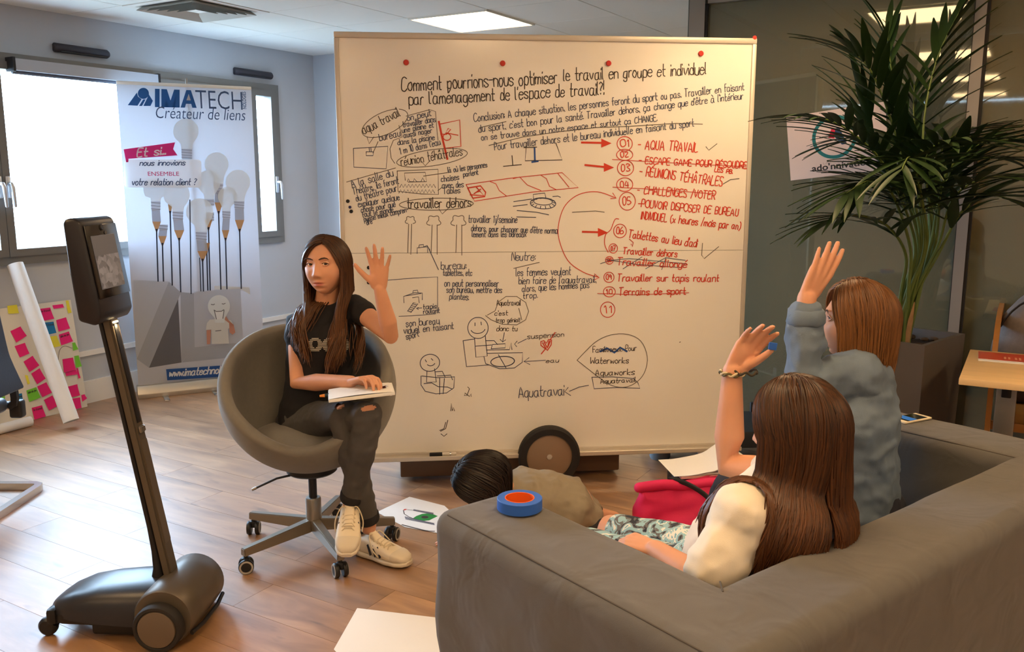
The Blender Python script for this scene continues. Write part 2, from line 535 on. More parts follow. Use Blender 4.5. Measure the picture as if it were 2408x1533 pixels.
structure_box('wall_meeting_room', [(GLASS_A+.06, A1, 1.70, 1.80, 0, CEIL), (GLASS_A+2.4, GLASS_A+2.5, B0, 1.70, 0, CEIL)],
              mat('meeting_room_wall', lin((128, 136, 130)), 0.8, var=0.05, vscale=1.0))
# ---- ground outside, one storey below the window
og = solo('ground', mesh_from([AB(-60, WALL_B+.3, -3.6), AB(60, WALL_B+.3, -3.6), AB(60, 90, -3.6), AB(-60, 90, -3.6)], [(0, 1, 2, 3)]), mat('ground_outside', lin((120, 120, 112)), .9), None, None, kind='structure')
# ---- baseboard and dado rail
bb = structure_box('baseboard_left', [(A0, BACK_A, WALL_B-.018, WALL_B, 0, .15)], M_white)
structure_box('baseboard_back', [(BACK_A-.018, BACK_A, 3.35, WALL_B-.018, 0, .15)], M_white)
structure_box('trim_1', [(A0, BACK_A, WALL_B-.02, WALL_B, .318, .352)], M_white)
structure_box('trim_2', [(BACK_A-.02, BACK_A, 3.35, WALL_B-.02, .318, .352)], M_white)

# ---- windows: aluminium frames with sashes and panes
def front_only(n, l, fr):
    # reflect on the outer face of the pane only, so that light is not trapped inside the thin glass
    ge = n.new('ShaderNodeNewGeometry'); iv = n.new('ShaderNodeMath'); iv.operation = 'SUBTRACT'; iv.inputs[0].default_value = 1.0
    l.new(ge.outputs['Backfacing'], iv.inputs[1]); mu = n.new('ShaderNodeMath'); mu.operation = 'MULTIPLY'
    l.new(iv.outputs[0], mu.inputs[0]); l.new(fr.outputs[0], mu.inputs[1]); return mu.outputs[0]
def glass_mat(name, tint, refl=0.08):
    m = bpy.data.materials.new(name); m.use_nodes = True; t = m.node_tree; n = t.nodes; l = t.links
    n.remove(n['Principled BSDF'])
    tr = n.new('ShaderNodeBsdfTransparent'); tr.inputs[0].default_value = (*tint, 1)
    gl = n.new('ShaderNodeBsdfGlossy'); gl.inputs['Roughness'].default_value = 0.02; gl.inputs[0].default_value = (1, 1, 1, 1)
    fr = n.new('ShaderNodeFresnel'); fr.inputs[0].default_value = 1.5
    mx = n.new('ShaderNodeMixShader'); l.new(front_only(n, l, fr), mx.inputs[0]); l.new(tr.outputs[0], mx.inputs[1]); l.new(gl.outputs[0], mx.inputs[2])
    l.new(mx.outputs[0], n['Material Output'].inputs[0]); return m
M_pane = glass_mat('window_glass', (0.97, 0.98, 1.0))
wb = WALL_B
for wi, (w0, w1) in enumerate(WIN):
    w = thing('window_%d' % (wi+1), None, None, loc=AB(w0, wb, WZ0)); w['kind'] = 'structure'
    mb = MB()
    d0, d1 = wb-.03, wb+.07
    bx(mb, w0, w1, d0, d1, WZ0, WZ0+.05); bx(mb, w0, w1, d0, d1, WZ1-.05, WZ1)
    bx(mb, w0, w0+.05, d0, d1, WZ0+.05, WZ1-.05); bx(mb, w1-.05, w1, d0, d1, WZ0+.05, WZ1-.05)
    obj('window_frame', mb.mesh(None), M_alu, w, world=True)
    cuts = [w0+.05, 2.955, 4.92, w1-.05] if wi == 0 else [w0+.05, -.75, w1-.05]
    for i in range(len(cuts)-1):
        c0, c1 = cuts[i]+.002, cuts[i+1]-.002
        mb = MB(); z0, z1 = WZ0+.051, WZ1-.051; t = .045
        bx(mb, c0, c1, wb-.045, wb+.03, z0, z0+t); bx(mb, c0, c1, wb-.045, wb+.03, z1-t, z1)
        bx(mb, c0, c0+t, wb-.045, wb+.03, z0+t, z1-t); bx(mb, c1-t, c1, wb-.045, wb+.03, z0+t, z1-t)
        s = obj('sash', mb.mesh(None), M_alu, w, world=True)
        mb = MB(); bx(mb, c0+t, c1-t, wb-.012, wb-.006, z0+t, z1-t)
        obj('pane', mb.mesh(None), M_pane, s, world=True)
        hm = MB()
        ha = c0+.024 if i == 1 else c1-.024
        hm.addm(rbox(.03, .012, .13, .006, 2), Matrix.Translation(AB(ha, wb-.052, 1.42)) @ RZ)
        hm.add(*tubeVF([AB(ha, wb-.055, 1.44), AB(ha, wb-.09, 1.44), AB(ha+.004, wb-.095, 1.42), AB(ha+.008, wb-.095, 1.31)], [.011, .011, .012, .009], 10, round_caps=True))
        obj('handle', hm.mesh(40), mat('handle_silver', lin((196, 200, 206)), 0.35, metal=0.6), s, world=True)
# roller blind cassette over the first window
rb_ = thing('roller_blind', 'grey roller blind rolled up in its cassette above the bright window', 'blind', loc=AB(3.55, wb-.06, 2.1))
mb = MB(); bx(mb, 3.06, 4.04, wb-.105, wb-.032, 2.098, 2.165)
obj('cassette', mb.mesh(None), mat('blind_grey', lin((172, 176, 184)), 0.5, metal=0.2), rb_, world=True)
for e in (3.045, 4.04):
    mb = MB(); bx(mb, e, e+.016, wb-.108, wb-.03, 2.09, 2.172); obj('end_cap', mb.mesh(None), M_dark, rb_, world=True)
mb = MB(); mb.add(*tubeVF([AB(3.062, wb-.06, 2.09), AB(4.038, wb-.06, 2.09)], .012, 10)); obj('bottom_bar', mb.mesh(40), mat('blind_bar', lin((90, 96, 112)), 0.5), rb_, world=True)
# slim dark air inlets above the windows
for i, (a0, a1) in enumerate(((3.362, 3.745), (4.79, 5.18))):
    t = thing('air_inlet', ('long', 'short')[i] and ('slim dark air inlet on the wall above the roller blind' if i == 0 else 'slim dark air inlet on the wall near the room corner'), 'air vent',
              loc=AB((a0+a1)/2, wb-.02, 2.25), group='wall air inlets')
    n = 14; prof = []
    V, Fc = tubeVF([AB(a0, wb-.012, 2.27), AB(a0+.006, wb-.013, 2.27), AB(a1-.02, wb-.014, 2.268), AB(a1-.004, wb-.012, 2.268)], [(.02, .022), (.026, .028), (.026, .028), (.014, .018)], 16, up=B)
    obj('hood', mesh_from(V, Fc, smooth=45), mat('inlet_dark', lin((58, 58, 68)), 0.55), t, world=True)
    mb = MB(); bx(mb, a0+.03, a1-.03, wb-.044, wb-.038, 2.244, 2.25); obj('slot', mb.mesh(None), M_blk, t, world=True)

# ---- ceiling: tiles in a 60 cm grid
ceil = room_box('ceiling', A0, A1, B0, B1+.2, CEIL+.008, CEIL+.12, M_ceil); setp(ceil, kind='structure')
LAMPS = [(4.67, 2.95), (0.22, 2.95), (-1.83, 2.95), (3.38, .40), (1.33, .40), (-.72, .40), (-2.77, .40), (3.38, -2.0), (1.33, -2.0), (-.72, -2.0), (7.07, 2.35)]  # the last panel is added out of sight to brighten the back ceiling
VENT = (3.47, 4.15)
tile_me = rbox(.594, .594, .014, .002, 1, smooth=None); tile_me.materials.append(M_tile)
MC = wm(ceil).inverted()
for i in range(-5, 9):
    for j in range(-8, 4):
        ta, tb = 4.67+.6*i, 2.95+.6*j
        if tb+.6 > WALL_B+.07 or ta > 8.5: continue
        if any(abs(ta-la) < .59 and abs(tb-lb) < .59 for la, lb in LAMPS+[VENT]): continue
        if ta+.6 > GLASS_A and tb < 1.7 and ta > GLASS_A+.1: continue
        if ta > BACK_A and tb > 3.3: continue
        o = bpy.data.objects.new('ceiling_tile', tile_me); COL.objects.link(o); o.parent = ceil
        hb = min(tb+.6, WALL_B)-tb
        o.matrix_basis = MC @ Matrix.Translation(AB(ta+.3, tb+hb/2, CEIL+.007)) @ RZ @ Matrix.Diagonal((1, hb/.6, 1, 1))
# ---- ceiling light panels
M_diff = mat('light_diffuser', (0.9, 0.9, 0.85), 0.6, emit=LAMP_COLOR, estr=LAMP_STRENGTH)
fr = MB()
for (x0, x1, y0, y1) in ((-.3, .3, -.3, -.285), (-.3, .3, .285, .3), (-.3, -.285, -.285, .285), (.285, .3, -.285, .285)):
    fr.addm(rbox(x1-x0, y1-y0, .016, .002, 1, c=((x0+x1)/2, (y0+y1)/2, 0), smooth=None))
fr_me = fr.mesh(None); fr_me.materials.append(M_white)
df_me = rbox(.57, .57, .006, 0, 1, c=(0, 0, .002), smooth=None); df_me.materials.append(M_diff)
def lamp_name(i):
    if i == 10: return 'added square ceiling light panel hidden behind the whiteboard, brightening the back ceiling'
    if i == 0: return 'square glowing ceiling light panel seen above the whiteboard'
    return 'square warm ceiling light panel mirrored in the glass wall behind the palm' if i in (3, 4, 5, 6) else 'square warm ceiling light panel over the seating side of the room'
for i, (la, lb) in enumerate(LAMPS):
    t = thing('ceiling_light', lamp_name(i), 'light', loc=AB(la+.3, lb+.3, CEIL-.002), rotz=atan2(A.y, A.x), group='ceiling light panels')
    for nm, me in (('frame', fr_me), ('diffuser', df_me)):
        o = bpy.data.objects.new(nm, me); COL.objects.link(o); o.parent = t
# ---- four-way air diffuser
t = thing('ceiling_diffuser', 'square four-way air diffuser with stepped louvres in the ceiling', 'air vent', loc=AB(VENT[0]+.3, VENT[1]+.3, CEIL), rotz=atan2(A.y, A.x))
def ring(s0, s1, z0, z1):
    V = []
    for s, z in ((s0, z0), (s1, z1)):
        V += [Vector((-s, -s, z)), Vector((s, -s, z)), Vector((s, s, z)), Vector((-s, s, z))]
    return V, [(k, (k+1) % 4, 4+(k+1) % 4, 4+k) for k in range(4)]
mb = MB(); mb.add(*ring(.298, .25, -.004, -.004)); mb.add(*ring(.298, .298, -.004, .012)); mb.add(*ring(.25, .235, -.004, .004))
obj('frame', mb.mesh(None), M_white, t)
for k in range(5):
    s = .245-k*.04
    mb = MB(); mb.add(*ring(s, s-.024, -.022, -.002)); mb.add(*ring(s-.002, s-.025, -.024, -.004))
    obj('louvre', mb.mesh(None), mat('louvre_white', lin((196, 196, 190)), .5), t)
obj('dark_backing', rbox(.49, .49, .002, 0, 1, c=(0, 0, .004), smooth=None), mat('louvre_gap_shade', lin((70, 68, 64)), .8), t)  # flat dark sheet: the shade between the louvres is put into its colour
obj('centre_plate', rbox(.09, .09, .004, .001, 1, c=(0, 0, -.012), smooth=None), M_white, t)

# ---- glazed partition
part = thing('trim_3', None, None, loc=AB(GLASS_A, 1.7, 0)); part['kind'] = 'structure'
M_post = mat('partition_aluminium', lin((150, 142, 134)), 0.45, metal=0.3)
M_postd = mat('partition_gasket', lin((30, 26, 24)), 0.6)
def partition_glass():
    m = bpy.data.materials.new('partition_glass'); m.use_nodes = True; t = m.node_tree; n = t.nodes; l = t.links
    n.remove(n['Principled BSDF'])
    tr = n.new('ShaderNodeBsdfTransparent'); tr.inputs[0].default_value = (0.55, 0.62, 0.60, 1)
    df = n.new('ShaderNodeBsdfDiffuse'); df.inputs[0].default_value = (*lin((152, 146, 118)), 1)
    gl = n.new('ShaderNodeBsdfGlossy'); gl.inputs['Roughness'].default_value = 0.03; gl.inputs[0].default_value = (.9, .95, .93, 1)
    m1 = n.new('ShaderNodeMixShader'); m1.inputs[0].default_value = 0.42; l.new(tr.outputs[0], m1.inputs[1]); l.new(df.outputs[0], m1.inputs[2])
    fr = n.new('ShaderNodeFresnel'); fr.inputs[0].default_value = 1.75
    m2 = n.new('ShaderNodeMixShader'); l.new(front_only(n, l, fr), m2.inputs[0]); l.new(m1.outputs[0], m2.inputs[1]); l.new(gl.outputs[0], m2.inputs[2])
    l.new(m2.outputs[0], n['Material Output'].inputs[0]); return m
M_pglass = partition_glass()
posts = [(1.715, .09), (0.30, .05), (-1.10, .05), (-2.5, .05)]
for b, w in posts:
    mb = MB(); bx(mb, GLASS_A-.035, GLASS_A+.035, b-w/2, b+w/2, 0.06, CEIL); p = obj('post', mb.mesh(None), M_post, part, world=True)
    mb = MB(); bx(mb, GLASS_A-.03, GLASS_A+.03, b-w/2-.014, b-w/2, 0.06, CEIL); bx(mb, GLASS_A-.03, GLASS_A+.03, b+w/2, b+w/2+.004, 0.06, CEIL); obj('gasket', mb.mesh(None), M_postd, p, world=True)
mb = MB(); bx(mb, GLASS_A-.03, GLASS_A+.03, B0, 1.76, 0, .06); obj('bottom_rail', mb.mesh(None), M_post, part, world=True)
mb = MB(); bx(mb, GLASS_A-.03, GLASS_A+.03, B0, 1.76, CEIL-.05, CEIL); obj('top_rail', mb.mesh(None), M_post, part, world=True)
for i in range(len(posts)):
    hi = posts[i][0]-posts[i][1]/2-.014; lo = posts[i+1][0]+posts[i+1][1]/2+.004 if i+1 < len(posts) else B0
    mb = MB(); bx(mb, GLASS_A-.005, GLASS_A+.005, lo, hi, .06, CEIL-.05); obj('pane', mb.mesh(None), M_pglass, part, world=True)
# ================================================================ mobile whiteboard
wang = radians(5.8)
WX = Vector((cos(wang), sin(wang), 0)); WN = Vector((sin(wang), -cos(wang), 0))      # along the board, towards the room
WO = Vector((0.16, 4.12, 0))
def wbp(px, py, off=0.0):
    q = PL(px, py, WO+WN*off, WN)-WO; return Vector((q.dot(WX), q.z))
c_tl = wbp(785, 78); c_tr = wbp(1778, 88); c_bl = wbp(905, 1076); c_br = wbp(1690, 1047)
bx0, bx1 = c_tl.x, c_tr.x; bz0, bz1 = (c_bl.y+c_br.y)/2, (c_tl.y+c_tr.y)/2
wbM = basis(WO+Z*bz0, WX, Z)            # local: x along, y up, z towards the room
def W2(px, py): q = wbp(px, py, .011); return Vector((q.x, q.y-bz0))
board = thing('whiteboard', 'big mobile whiteboard covered with handwriting and sketches, on wheels', 'whiteboard', mw=wbM)
M_wb = mat('whiteboard_enamel', lin((238, 234, 226)), 0.16, spec=0.5, var=0.015, vscale=2)
M_wbf = mat('board_frame', lin((204, 196, 184)), 0.42, metal=0.3)
M_wbk = mat('board_back', lin((52, 66, 68)), 0.7)
bh = bz1-bz0; zs = W2(1290, 592).y
obj('panel', rbox(bx1-bx0-.02, bh-zs-.001, .02, .001, 1, c=((bx0+bx1)/2, (zs+bh)/2+.0003, 0), smooth=None), M_wb, board)
obj('panel', rbox(bx1-bx0-.02, zs-.001, .02, .001, 1, c=((bx0+bx1)/2, zs/2-.0003, 0), smooth=None), M_wb, board)
obj('back_sheet', rbox(bx1-bx0-.03, bh-.03, .012, 0, 1, c=((bx0+bx1)/2, bh/2, -.019), smooth=None), M_wbk, board)
fw = .026
obj('frame_rail', rbox(bx1-bx0, fw, .044, .004, 2, c=((bx0+bx1)/2, bh-fw/2, -.004)), M_wbf, board)
obj('frame_rail', rbox(bx1-bx0, fw, .044, .004, 2, c=((bx0+bx1)/2, fw/2-.004, -.004)), M_wbf, board)
for x in (bx0+fw*.4, bx1-fw*.4): obj('frame_stile', rbox(fw*.8, bh-2*fw, .044, .004, 2, c=(x, bh/2, -.004)), M_wbf, board)
tr = MB(); tr.addm(rbox(bx1-bx0-.02, .012, .075, .003, 2, c=((bx0+bx1)/2, .004, .045))); tr.addm(rbox(bx1-bx0-.02, .02, .006, .002, 1, c=((bx0+bx1)/2, .010, .081)))
obj('pen_tray', tr.mesh(35), M_wbf, board)
M_brown = mat('stand_brown', lin((96, 74, 56)), 0.55)
x0 = wbp(945, 1090).x-.01; x1 = wbp(1448, 1080).x+.03
base = obj('stand_base', rbox(x1-x0, .115, .24, .008, 2, c=((x0+x1)/2, .080-bz0, -.17)), M_brown, board)
for x in (x0+.22, x1-.22): obj('stand_post', rbox(.06, 1.5, .04, .004, 2, c=(x, .75-bz0+.12, -.06)), M_brown, board)
M_tyre = mat('rubber_tyre', lin((34, 32, 32)), 0.7, bump=.1)
M_hub = mat('wheel_hub', lin((150, 126, 104)), 0.5, metal=0.2, var=.03)
def wheel(x, z, R, w, parent):
    Mx = Matrix.Translation((x, R-bz0, z)) 
    ty = lathe([(R*.74, -w/2), (R*.93, -w/2), (R, -w*.3), (R, w*.3), (R*.93, w/2), (R*.74, w/2)], 56, Mx, closed=True)
    wo_ = obj('wheel', ty, M_tyre, parent)
    hb = lathe([(0, w*.40), (R*.10, w*.40), (R*.105, w*.36), (R*.70, w*.34), (R*.745, w*.28), (R*.745, -w*.3), (0, -w*.3)], 48, Mx)
    obj('hub', hb, M_hub, wo_)
    obj('hub_cap', lathe([(0, w*.47), (R*.075, w*.45), (R*.09, w*.38), (R*.09, w*.2), (0, w*.2)], 24, Mx), M_wbf, wo_)
wheel(wbp(1290, 1100, .06).x, .07, .15, .05, board)
for x in (x0+.12, x1-.12):
    mb = MB(); mb.addm(lathe([(0, -.012), (.02, -.012), (.024, 0), (.02, .012), (0, .012)], 16, Matrix.Translation((x, .0235-bz0, -.24)) @ Matrix.Rotation(pi/2, 4, 'Y')))
    obj('castor', mb.mesh(40), M_tyre, board)
obj('axle', tube([(wbp(1290, 1100, .06).x, .15-bz0, .07), (wbp(1290, 1100, .06).x, .15-bz0, -.1)], .014, 12), M_dark, board)

# ---- ink on the board
rngw = random.Random(11)
INK = {'k': mat('ink_black', lin((58, 50, 46)), .55), 'b': mat('ink_blue_grey', lin((70, 78, 100)), .55), 'r': mat('ink_red', lin((206, 58, 34)), .5),
       'g': mat('ink_soft_grey', lin((104, 98, 90)), .55), 'h': mat('ink_blue', lin((40, 84, 158)), .55)}
def ink(name, lines, col, w=.0042):
    ls = [[W2(p[0], p[1]) for p in l] for l in lines]
    obj(name, mesh_from(*ribbonVF(ls, w, .0112)), INK[col], board)
def L(txt, xa, ya, xb, yb, cap, col='b', w=.0035, slant=.06):
    p0 = W2(xa, ya); p1 = W2(xb, yb); c = (W2(xa, ya-cap)-p0).length
    obj('handwriting', mesh_from(*ribbonVF(text_lines(txt, p0, p1, c, rngw, slant, .3), w, .0112)), INK[col], board)
def Ecl(cx, cy, rx, ry=None, rot=0, a0=-70, a1=300): return ellipse_pts(cx, cy, rx, ry or rx, rot, 30, a0, a1)
k = 'k'; b = 'b'; r = 'r'
L('Comment pourrions-nous optimiser', 945, 214, 1310, 196, 32, k, .0048); L('le travail en groupe et individuel', 1325, 190, 1660, 174, 28, k, .0044)
L("par l'aménagement de l'espace de travail?!", 962, 247, 1420, 222, 30, k, .0046)
L('aqua travail', 856, 316, 942, 272, 22, k); L('bureau', 893, 331, 942, 320, 17, b)
for q in (('on peut', 958, 284, 1014, 272, 15), ('travailler dans', 948, 299, 1024, 286, 13), ('une pleine et', 946, 312, 1020, 299, 13), ('aussi nager', 950, 324, 1016, 312, 13),
          ('dans la piscine', 936, 341, 1022, 328, 13), ("1 m 10 dans l'eau", 942, 362, 1036, 340, 15)): L(*q)
L('réunion téhâtrales', 944, 390, 1088, 364, 21, k)
L('Conclusion: A chaque situation, les personnes feront du sport ou pas. Travailler en faisant', 1115, 286, 1750, 211, 18)
L("du sport, c'est bon pour la santé. Travailler dehors, ça change que d'être à l'intérieur", 1126, 311, 1748, 232, 17)
L('on se trouve dans un notre espace et surtout ça CHANGE.', 1132, 330, 1545, 284, 15)
L('Pour travailler dehors et le bureau individuelle en faisant du sport', 1163, 353, 1632, 297, 18)
red = [('- AQUA TRAVAIL', 1500, 350, 1640, 358, 22), ('- ESCAPE GAME POUR RÉSOUDRE', 1502, 384, 1755, 396, 15), ('LES PB.', 1680, 403, 1722, 408, 9), ('- RÉUNIONS TÉHÂTRALES', 1503, 412, 1697, 438, 21),
       ('- CHALLENGES /VOTER', 1498, 455, 1680, 468, 18), ('-POUVOIR DISPOSER DE BUREAU', 1500, 486, 1735, 508, 17), ('INDIVIDUEL (x heures /mois par an)', 1507, 515, 1740, 540, 18),
       ("Tablettes au lieu d'adi", 1478, 558, 1638, 581, 18), ('Travailler dehors', 1465, 597, 1592, 604, 17), ('Travailler allongé', 1452, 623, 1614, 629, 17), ('Travailler sur tapis roulant', 1452, 661, 1690, 662, 17),
       ('Terrains de sport', 1455, 694, 1612, 692, 17)]
for q in red: L(*q, 'r', .0046)
for txt, cx, cy, rx, ry in (('01', 1469, 338, 18, 17), ('02', 1469, 364, 19, 13), ('03', 1471, 395, 19, 18), ('04', 1469, 434, 19, 16), ('05', 1475, 473, 19, 21), ('06', 1458, 543, 15, 16),
                            ('07', 1442, 584, 10, 11), ('08', 1433, 612, 9, 9), ('09', 1432, 652, 12, 12), ('10', 1433, 686, 14, 12), ('11', 1429, 728, 17, 18)):
    ink('drawn_circle', [Ecl(cx, cy, rx, ry, 0, -60, 330)], r, .0036)
    L(txt, cx-rx*.5, cy+ry*.45, cx+rx*.5, cy+ry*.4, ry*.95, 'r', .0044, 0)
for x0_, y0_, x1_, y1_ in ((1368, 335, 1420, 336), (1376, 388, 1426, 393), (1370, 545, 1412, 546)):
    ink('drawn_arrow', [[(x0_, y0_), (x1_, y1_)]], r, .009)
    p = [W2(x1_-6, y1_-10), W2(x1_+18, y1_+1), W2(x1_-6, y1_+11)]
    obj('drawn_arrow', flat([(q.x, q.y) for q in p][::-1], .0113), INK['r'], board)
ink('strike_line', [[(1440, 375), (1600, 384), (1755, 392)], [(1441, 440), (1560, 446), (1680, 456)], [(1405, 690), (1500, 693), (1620, 688)]], r, .003)
ink('strike_line', [[(1412, 620), (1435, 612), (1480, 608), (1614, 620)], [(1424, 610), (1500, 622), (1600, 629)], [(1465, 632), (1510, 604)], [(1518, 632), (1565, 606), (1612, 612)], [(1556, 634), (1566, 606)]], b, .003)
ink('drawn_arrow', [[tuple(q) for q in catmull([(1408, 652, 0), (1372, 640, 0), (1335, 612, 0), (1314, 560, 0), (1315, 520, 0), (1330, 482, 0), (1362, 457, 0), (1405, 451, 0), (1447, 465, 0)], 5)],
                    [(1441, 454), (1449, 466), (1436, 467)], [(1398, 644), (1409, 653), (1397, 658)]], r, .0036)
ink('drawn_arrow', [[tuple(q) for q in catmull([(1455, 515, 0), (1446, 516, 0), (1436, 540, 0), (1424, 552, 0), (1422, 575, 0), (1430, 593, 0)], 4)], [(1480, 562), (1489, 570), (1487, 580), (1484, 574)]], r, .0038)
ink('check_mark', [[(1660, 345), (1667, 353), (1686, 338)], [(1700, 433), (1718, 422), (1738, 420)], [(1652, 572), (1650, 600), (1656, 608), (1690, 580)]], 'g', .0036)
ink('underline', [[(1150, 342), (1230, 322), (1320, 309), (1400, 300), (1480, 297), (1590, 290), (1652, 292)], [(1128, 300), (1190, 286)], [(1208, 631), (1268, 617)], [(1346, 499), (1400, 496), (1421, 499)]], 'g', .0034)
# bubbles and sketches
ink('speech_bubble', [Ecl(905, 290, 58, 26, -24, -40, 310), [(863, 322), (868, 338), (879, 322)], [(889, 333), (877, 360)]], 'g', .0032)
ink('speech_bubble', [[(955, 273), (1010, 258), (1024, 262), (1027, 300), (1030, 330)], [(938, 295), (946, 322), (925, 330), (917, 350), (920, 372), (928, 384)]], 'g', .003)
ink('pool_sketch', [[(831, 349), (912, 344), (908, 397), (832, 393), (831, 349)], [(861, 357), (861, 366), (877, 366), (879, 357), (861, 357)], [(868, 347), (869, 357)], [(872, 347), (873, 357)]], 'b', .0034)
ink('speech_bubble', [Ecl(1016, 371, 84, 19, -8, -40, 318), [(992, 380), (1000, 390), (1010, 379)], [(815, 428), (870, 412), (930, 395)]], 'g', .0032)
ink('red_sketch', [[(1034, 292), (1081, 282), (1084, 344), (1044, 349)], [(1036, 315), (1050, 316), (1060, 304), (1054, 302), (1048, 312), (1077, 318)], Ecl(1051, 322, 9, 8)], r, .0042)
ink('red_sketch', [[(1032, 286), (1039, 320), (1052, 374)]], r, .009)
ink('theatre_sketch', [[(934, 402), (1030, 398), (1031, 457), (990, 456), (936, 450), (934, 402)], [(953, 424), (951, 407), (1000, 405), (1003, 427), (960, 428)], [(996, 414), (1052, 406)], [(1030, 448), (1040, 440)]], 'g', .0034)
ink('theatre_sketch', [[(940+4.2*i, 441-(8 if i % 2 else 0)) for i in range(21)], [(938+4.2*i, 454-(8 if i % 2 else 0)) for i in range(21)], [(958, 427), (960, 420), (964, 427), (972, 427), (974, 420), (980, 427), (990, 427), (994, 418), (998, 426)]], b, .003)
for q in (('A la salle du', 828, 441, 925, 414, 18), ('Théâtre, ils feront', 832, 457, 938, 431, 16), ('du théâtre pour', 838, 473, 934, 449, 16), ('expliquer quelque', 843, 487, 940, 470, 15), ('chose pour que', 850, 500, 930, 486, 14),
          ('tout le monde', 853, 511, 925, 498, 13), ('puisse mieux compren-', 857, 521, 960, 498, 13), ('dre', 863, 529, 876, 525, 12), ('là où les personnes', 1054, 406, 1146, 393, 13), ('parlent', 1090, 416, 1125, 410, 12),
          ('chaises', 1038, 428, 1080, 422, 14), ('avec des', 1040, 443, 1090, 439, 14), ('Tables', 1043, 456, 1082, 453, 14)): L(*q)
L('travailler dehors', 958, 490, 1108, 486, 23, k, .0044)
ink('speech_bubble', [ellipse_pts(1026, 480, 87, 14, -1, 36, 0, 360), [(1032, 491), (1040, 503), (1054, 490)]], 'g', .0034)
for cx, cy, rr_ in ((965, 519, 11), (1020, 521, 15), (1078, 521, 16)):
    pts = [(cx+rr_*(1+.16*sin(5*t))*cos(t), cy+rr_*.9*(1+.16*sin(5*t))*sin(t)) for t in [radians(130+i*9) for i in range(32)]]
    ink('tree_sketch', [pts, [(cx-4, cy+8), (cx-6, 594)], [(cx+3 if rr_ < 12 else cx+8, cy+8), (cx+1 if rr_ < 12 else cx+8, 598 if rr_ < 16 else 600)]], 'g', .0034)
ink('desk_sketch', [[(981, 596), (981, 583), (1005, 580), (1006, 594)], [(985, 582), (986, 576), (996, 575), (996, 581)], [(998, 580), (1004, 577), (1011, 588)], [(1008, 584), (1031, 634)]], b, .0036)
for q in (('travailler 1j/semaine', 1102, 523, 1216, 524, 17), ("dehors, pour changer que d'être norma", 1108, 543, 1311, 549, 15), ('lement dans les bureaux', 1110, 557, 1237, 557, 14), ('bureau:', 1037, 633, 1096, 632, 18),
          ('tablettes, etc', 1042, 648, 1110, 648, 15), ('on peut personnaliser', 1045, 673, 1172, 673, 15), ('son bureau, mettre des', 1050, 688, 1180, 688, 15), ('plantes.', 1057, 703, 1102, 705, 15), ('Neutre:', 1203, 612, 1258, 612, 19),
          ('les femmes veulent', 1213, 649, 1342, 646, 18), ("bien faire de l'aquatravail,", 1220, 668, 1402, 664, 17), ('alors, que les hommes pas', 1228, 686, 1385, 676, 16), ('trop.', 1230, 702, 1264, 700, 15), ('tapis', 995, 727, 1027, 725, 12),
          ('roulant', 996, 738, 1034, 735, 12), ('son bureau', 955, 768, 1033, 761, 16), ('viduel en faisant', 950, 785, 1067, 773, 16), ('sport', 956, 798, 986, 791, 15)): L(*q)
ink('red_sketch', [[(1096, 434), (1200, 419), (1322, 406), (1360, 441), (1250, 452), (1116, 473), (1096, 434)], [(1153, 427), (1166, 432), (1174, 448), (1191, 461)], [(1207, 420), (1222, 416), (1240, 435), (1272, 448)], [(1272, 412), (1285, 420), (1292, 438), (1308, 446)], [(1312, 408), (1338, 440)]], r, .0034)
ink('red_sketch', [[(1100, 442), (1130, 437), (1142, 452), (1140, 462), (1112, 466), (1100, 442)], [(1106, 458), (1138, 460), (1120, 440), (1128, 450), (1114, 456), (1130, 445)]], r, .006)
ink('pool_ring_sketch', [ellipse_pts(1277, 478, 30, 13, 3, 30), ellipse_pts(1277, 474, 22, 8, 3, 24), [(1255, 470), (1254, 457), (1281, 454), (1284, 466)], [(1208, 474), (1250, 468)], [(1207, 485), (1240, 481)], [(1216, 495), (1262, 499), (1290, 505)], [(1215, 510), (1260, 511)], [(1300, 462), (1312, 461), (1318, 464)]]
    + [[(1277+30*cos(t), 478+13*sin(t)), (1277+24*cos(t), 476+9*sin(t))] for t in [i*.45 for i in range(14)]], b, .0036)
ink('pool_sketch', [[(1238, 335), (1235, 378), (1322, 376), (1307, 336)], [(1232, 347), (1262, 346)], [(1184, 391), (1226, 387)], [(1206, 388), (1204, 366)]], k, .004)
ink('pool_sketch', [[(1257, 348), (1258, 380)], [(1251, 381), (1265, 379)]], 'h', .008)
ink('desk_sketch', [[(910, 659), (970, 654), (1029, 651), (1029, 736)], [(938, 744), (990, 741), (1024, 738)], [(950, 712), (949, 697), (975, 688), (993, 689), (993, 705)], [(952, 696), (990, 690)], [(971, 688), (972, 683), (982, 682), (983, 688)], [(970, 700), (984, 698), (986, 712)], [(972, 712), (958, 732), (966, 735), (983, 714), (972, 712)]]
    + [[(972-3*i, 715+4*i), (980-3*i, 717+4*i)] for i in range(5)] + [[(984, 723), (979, 725), (984, 728)], [(980, 725), (992, 724)]], b, .003)
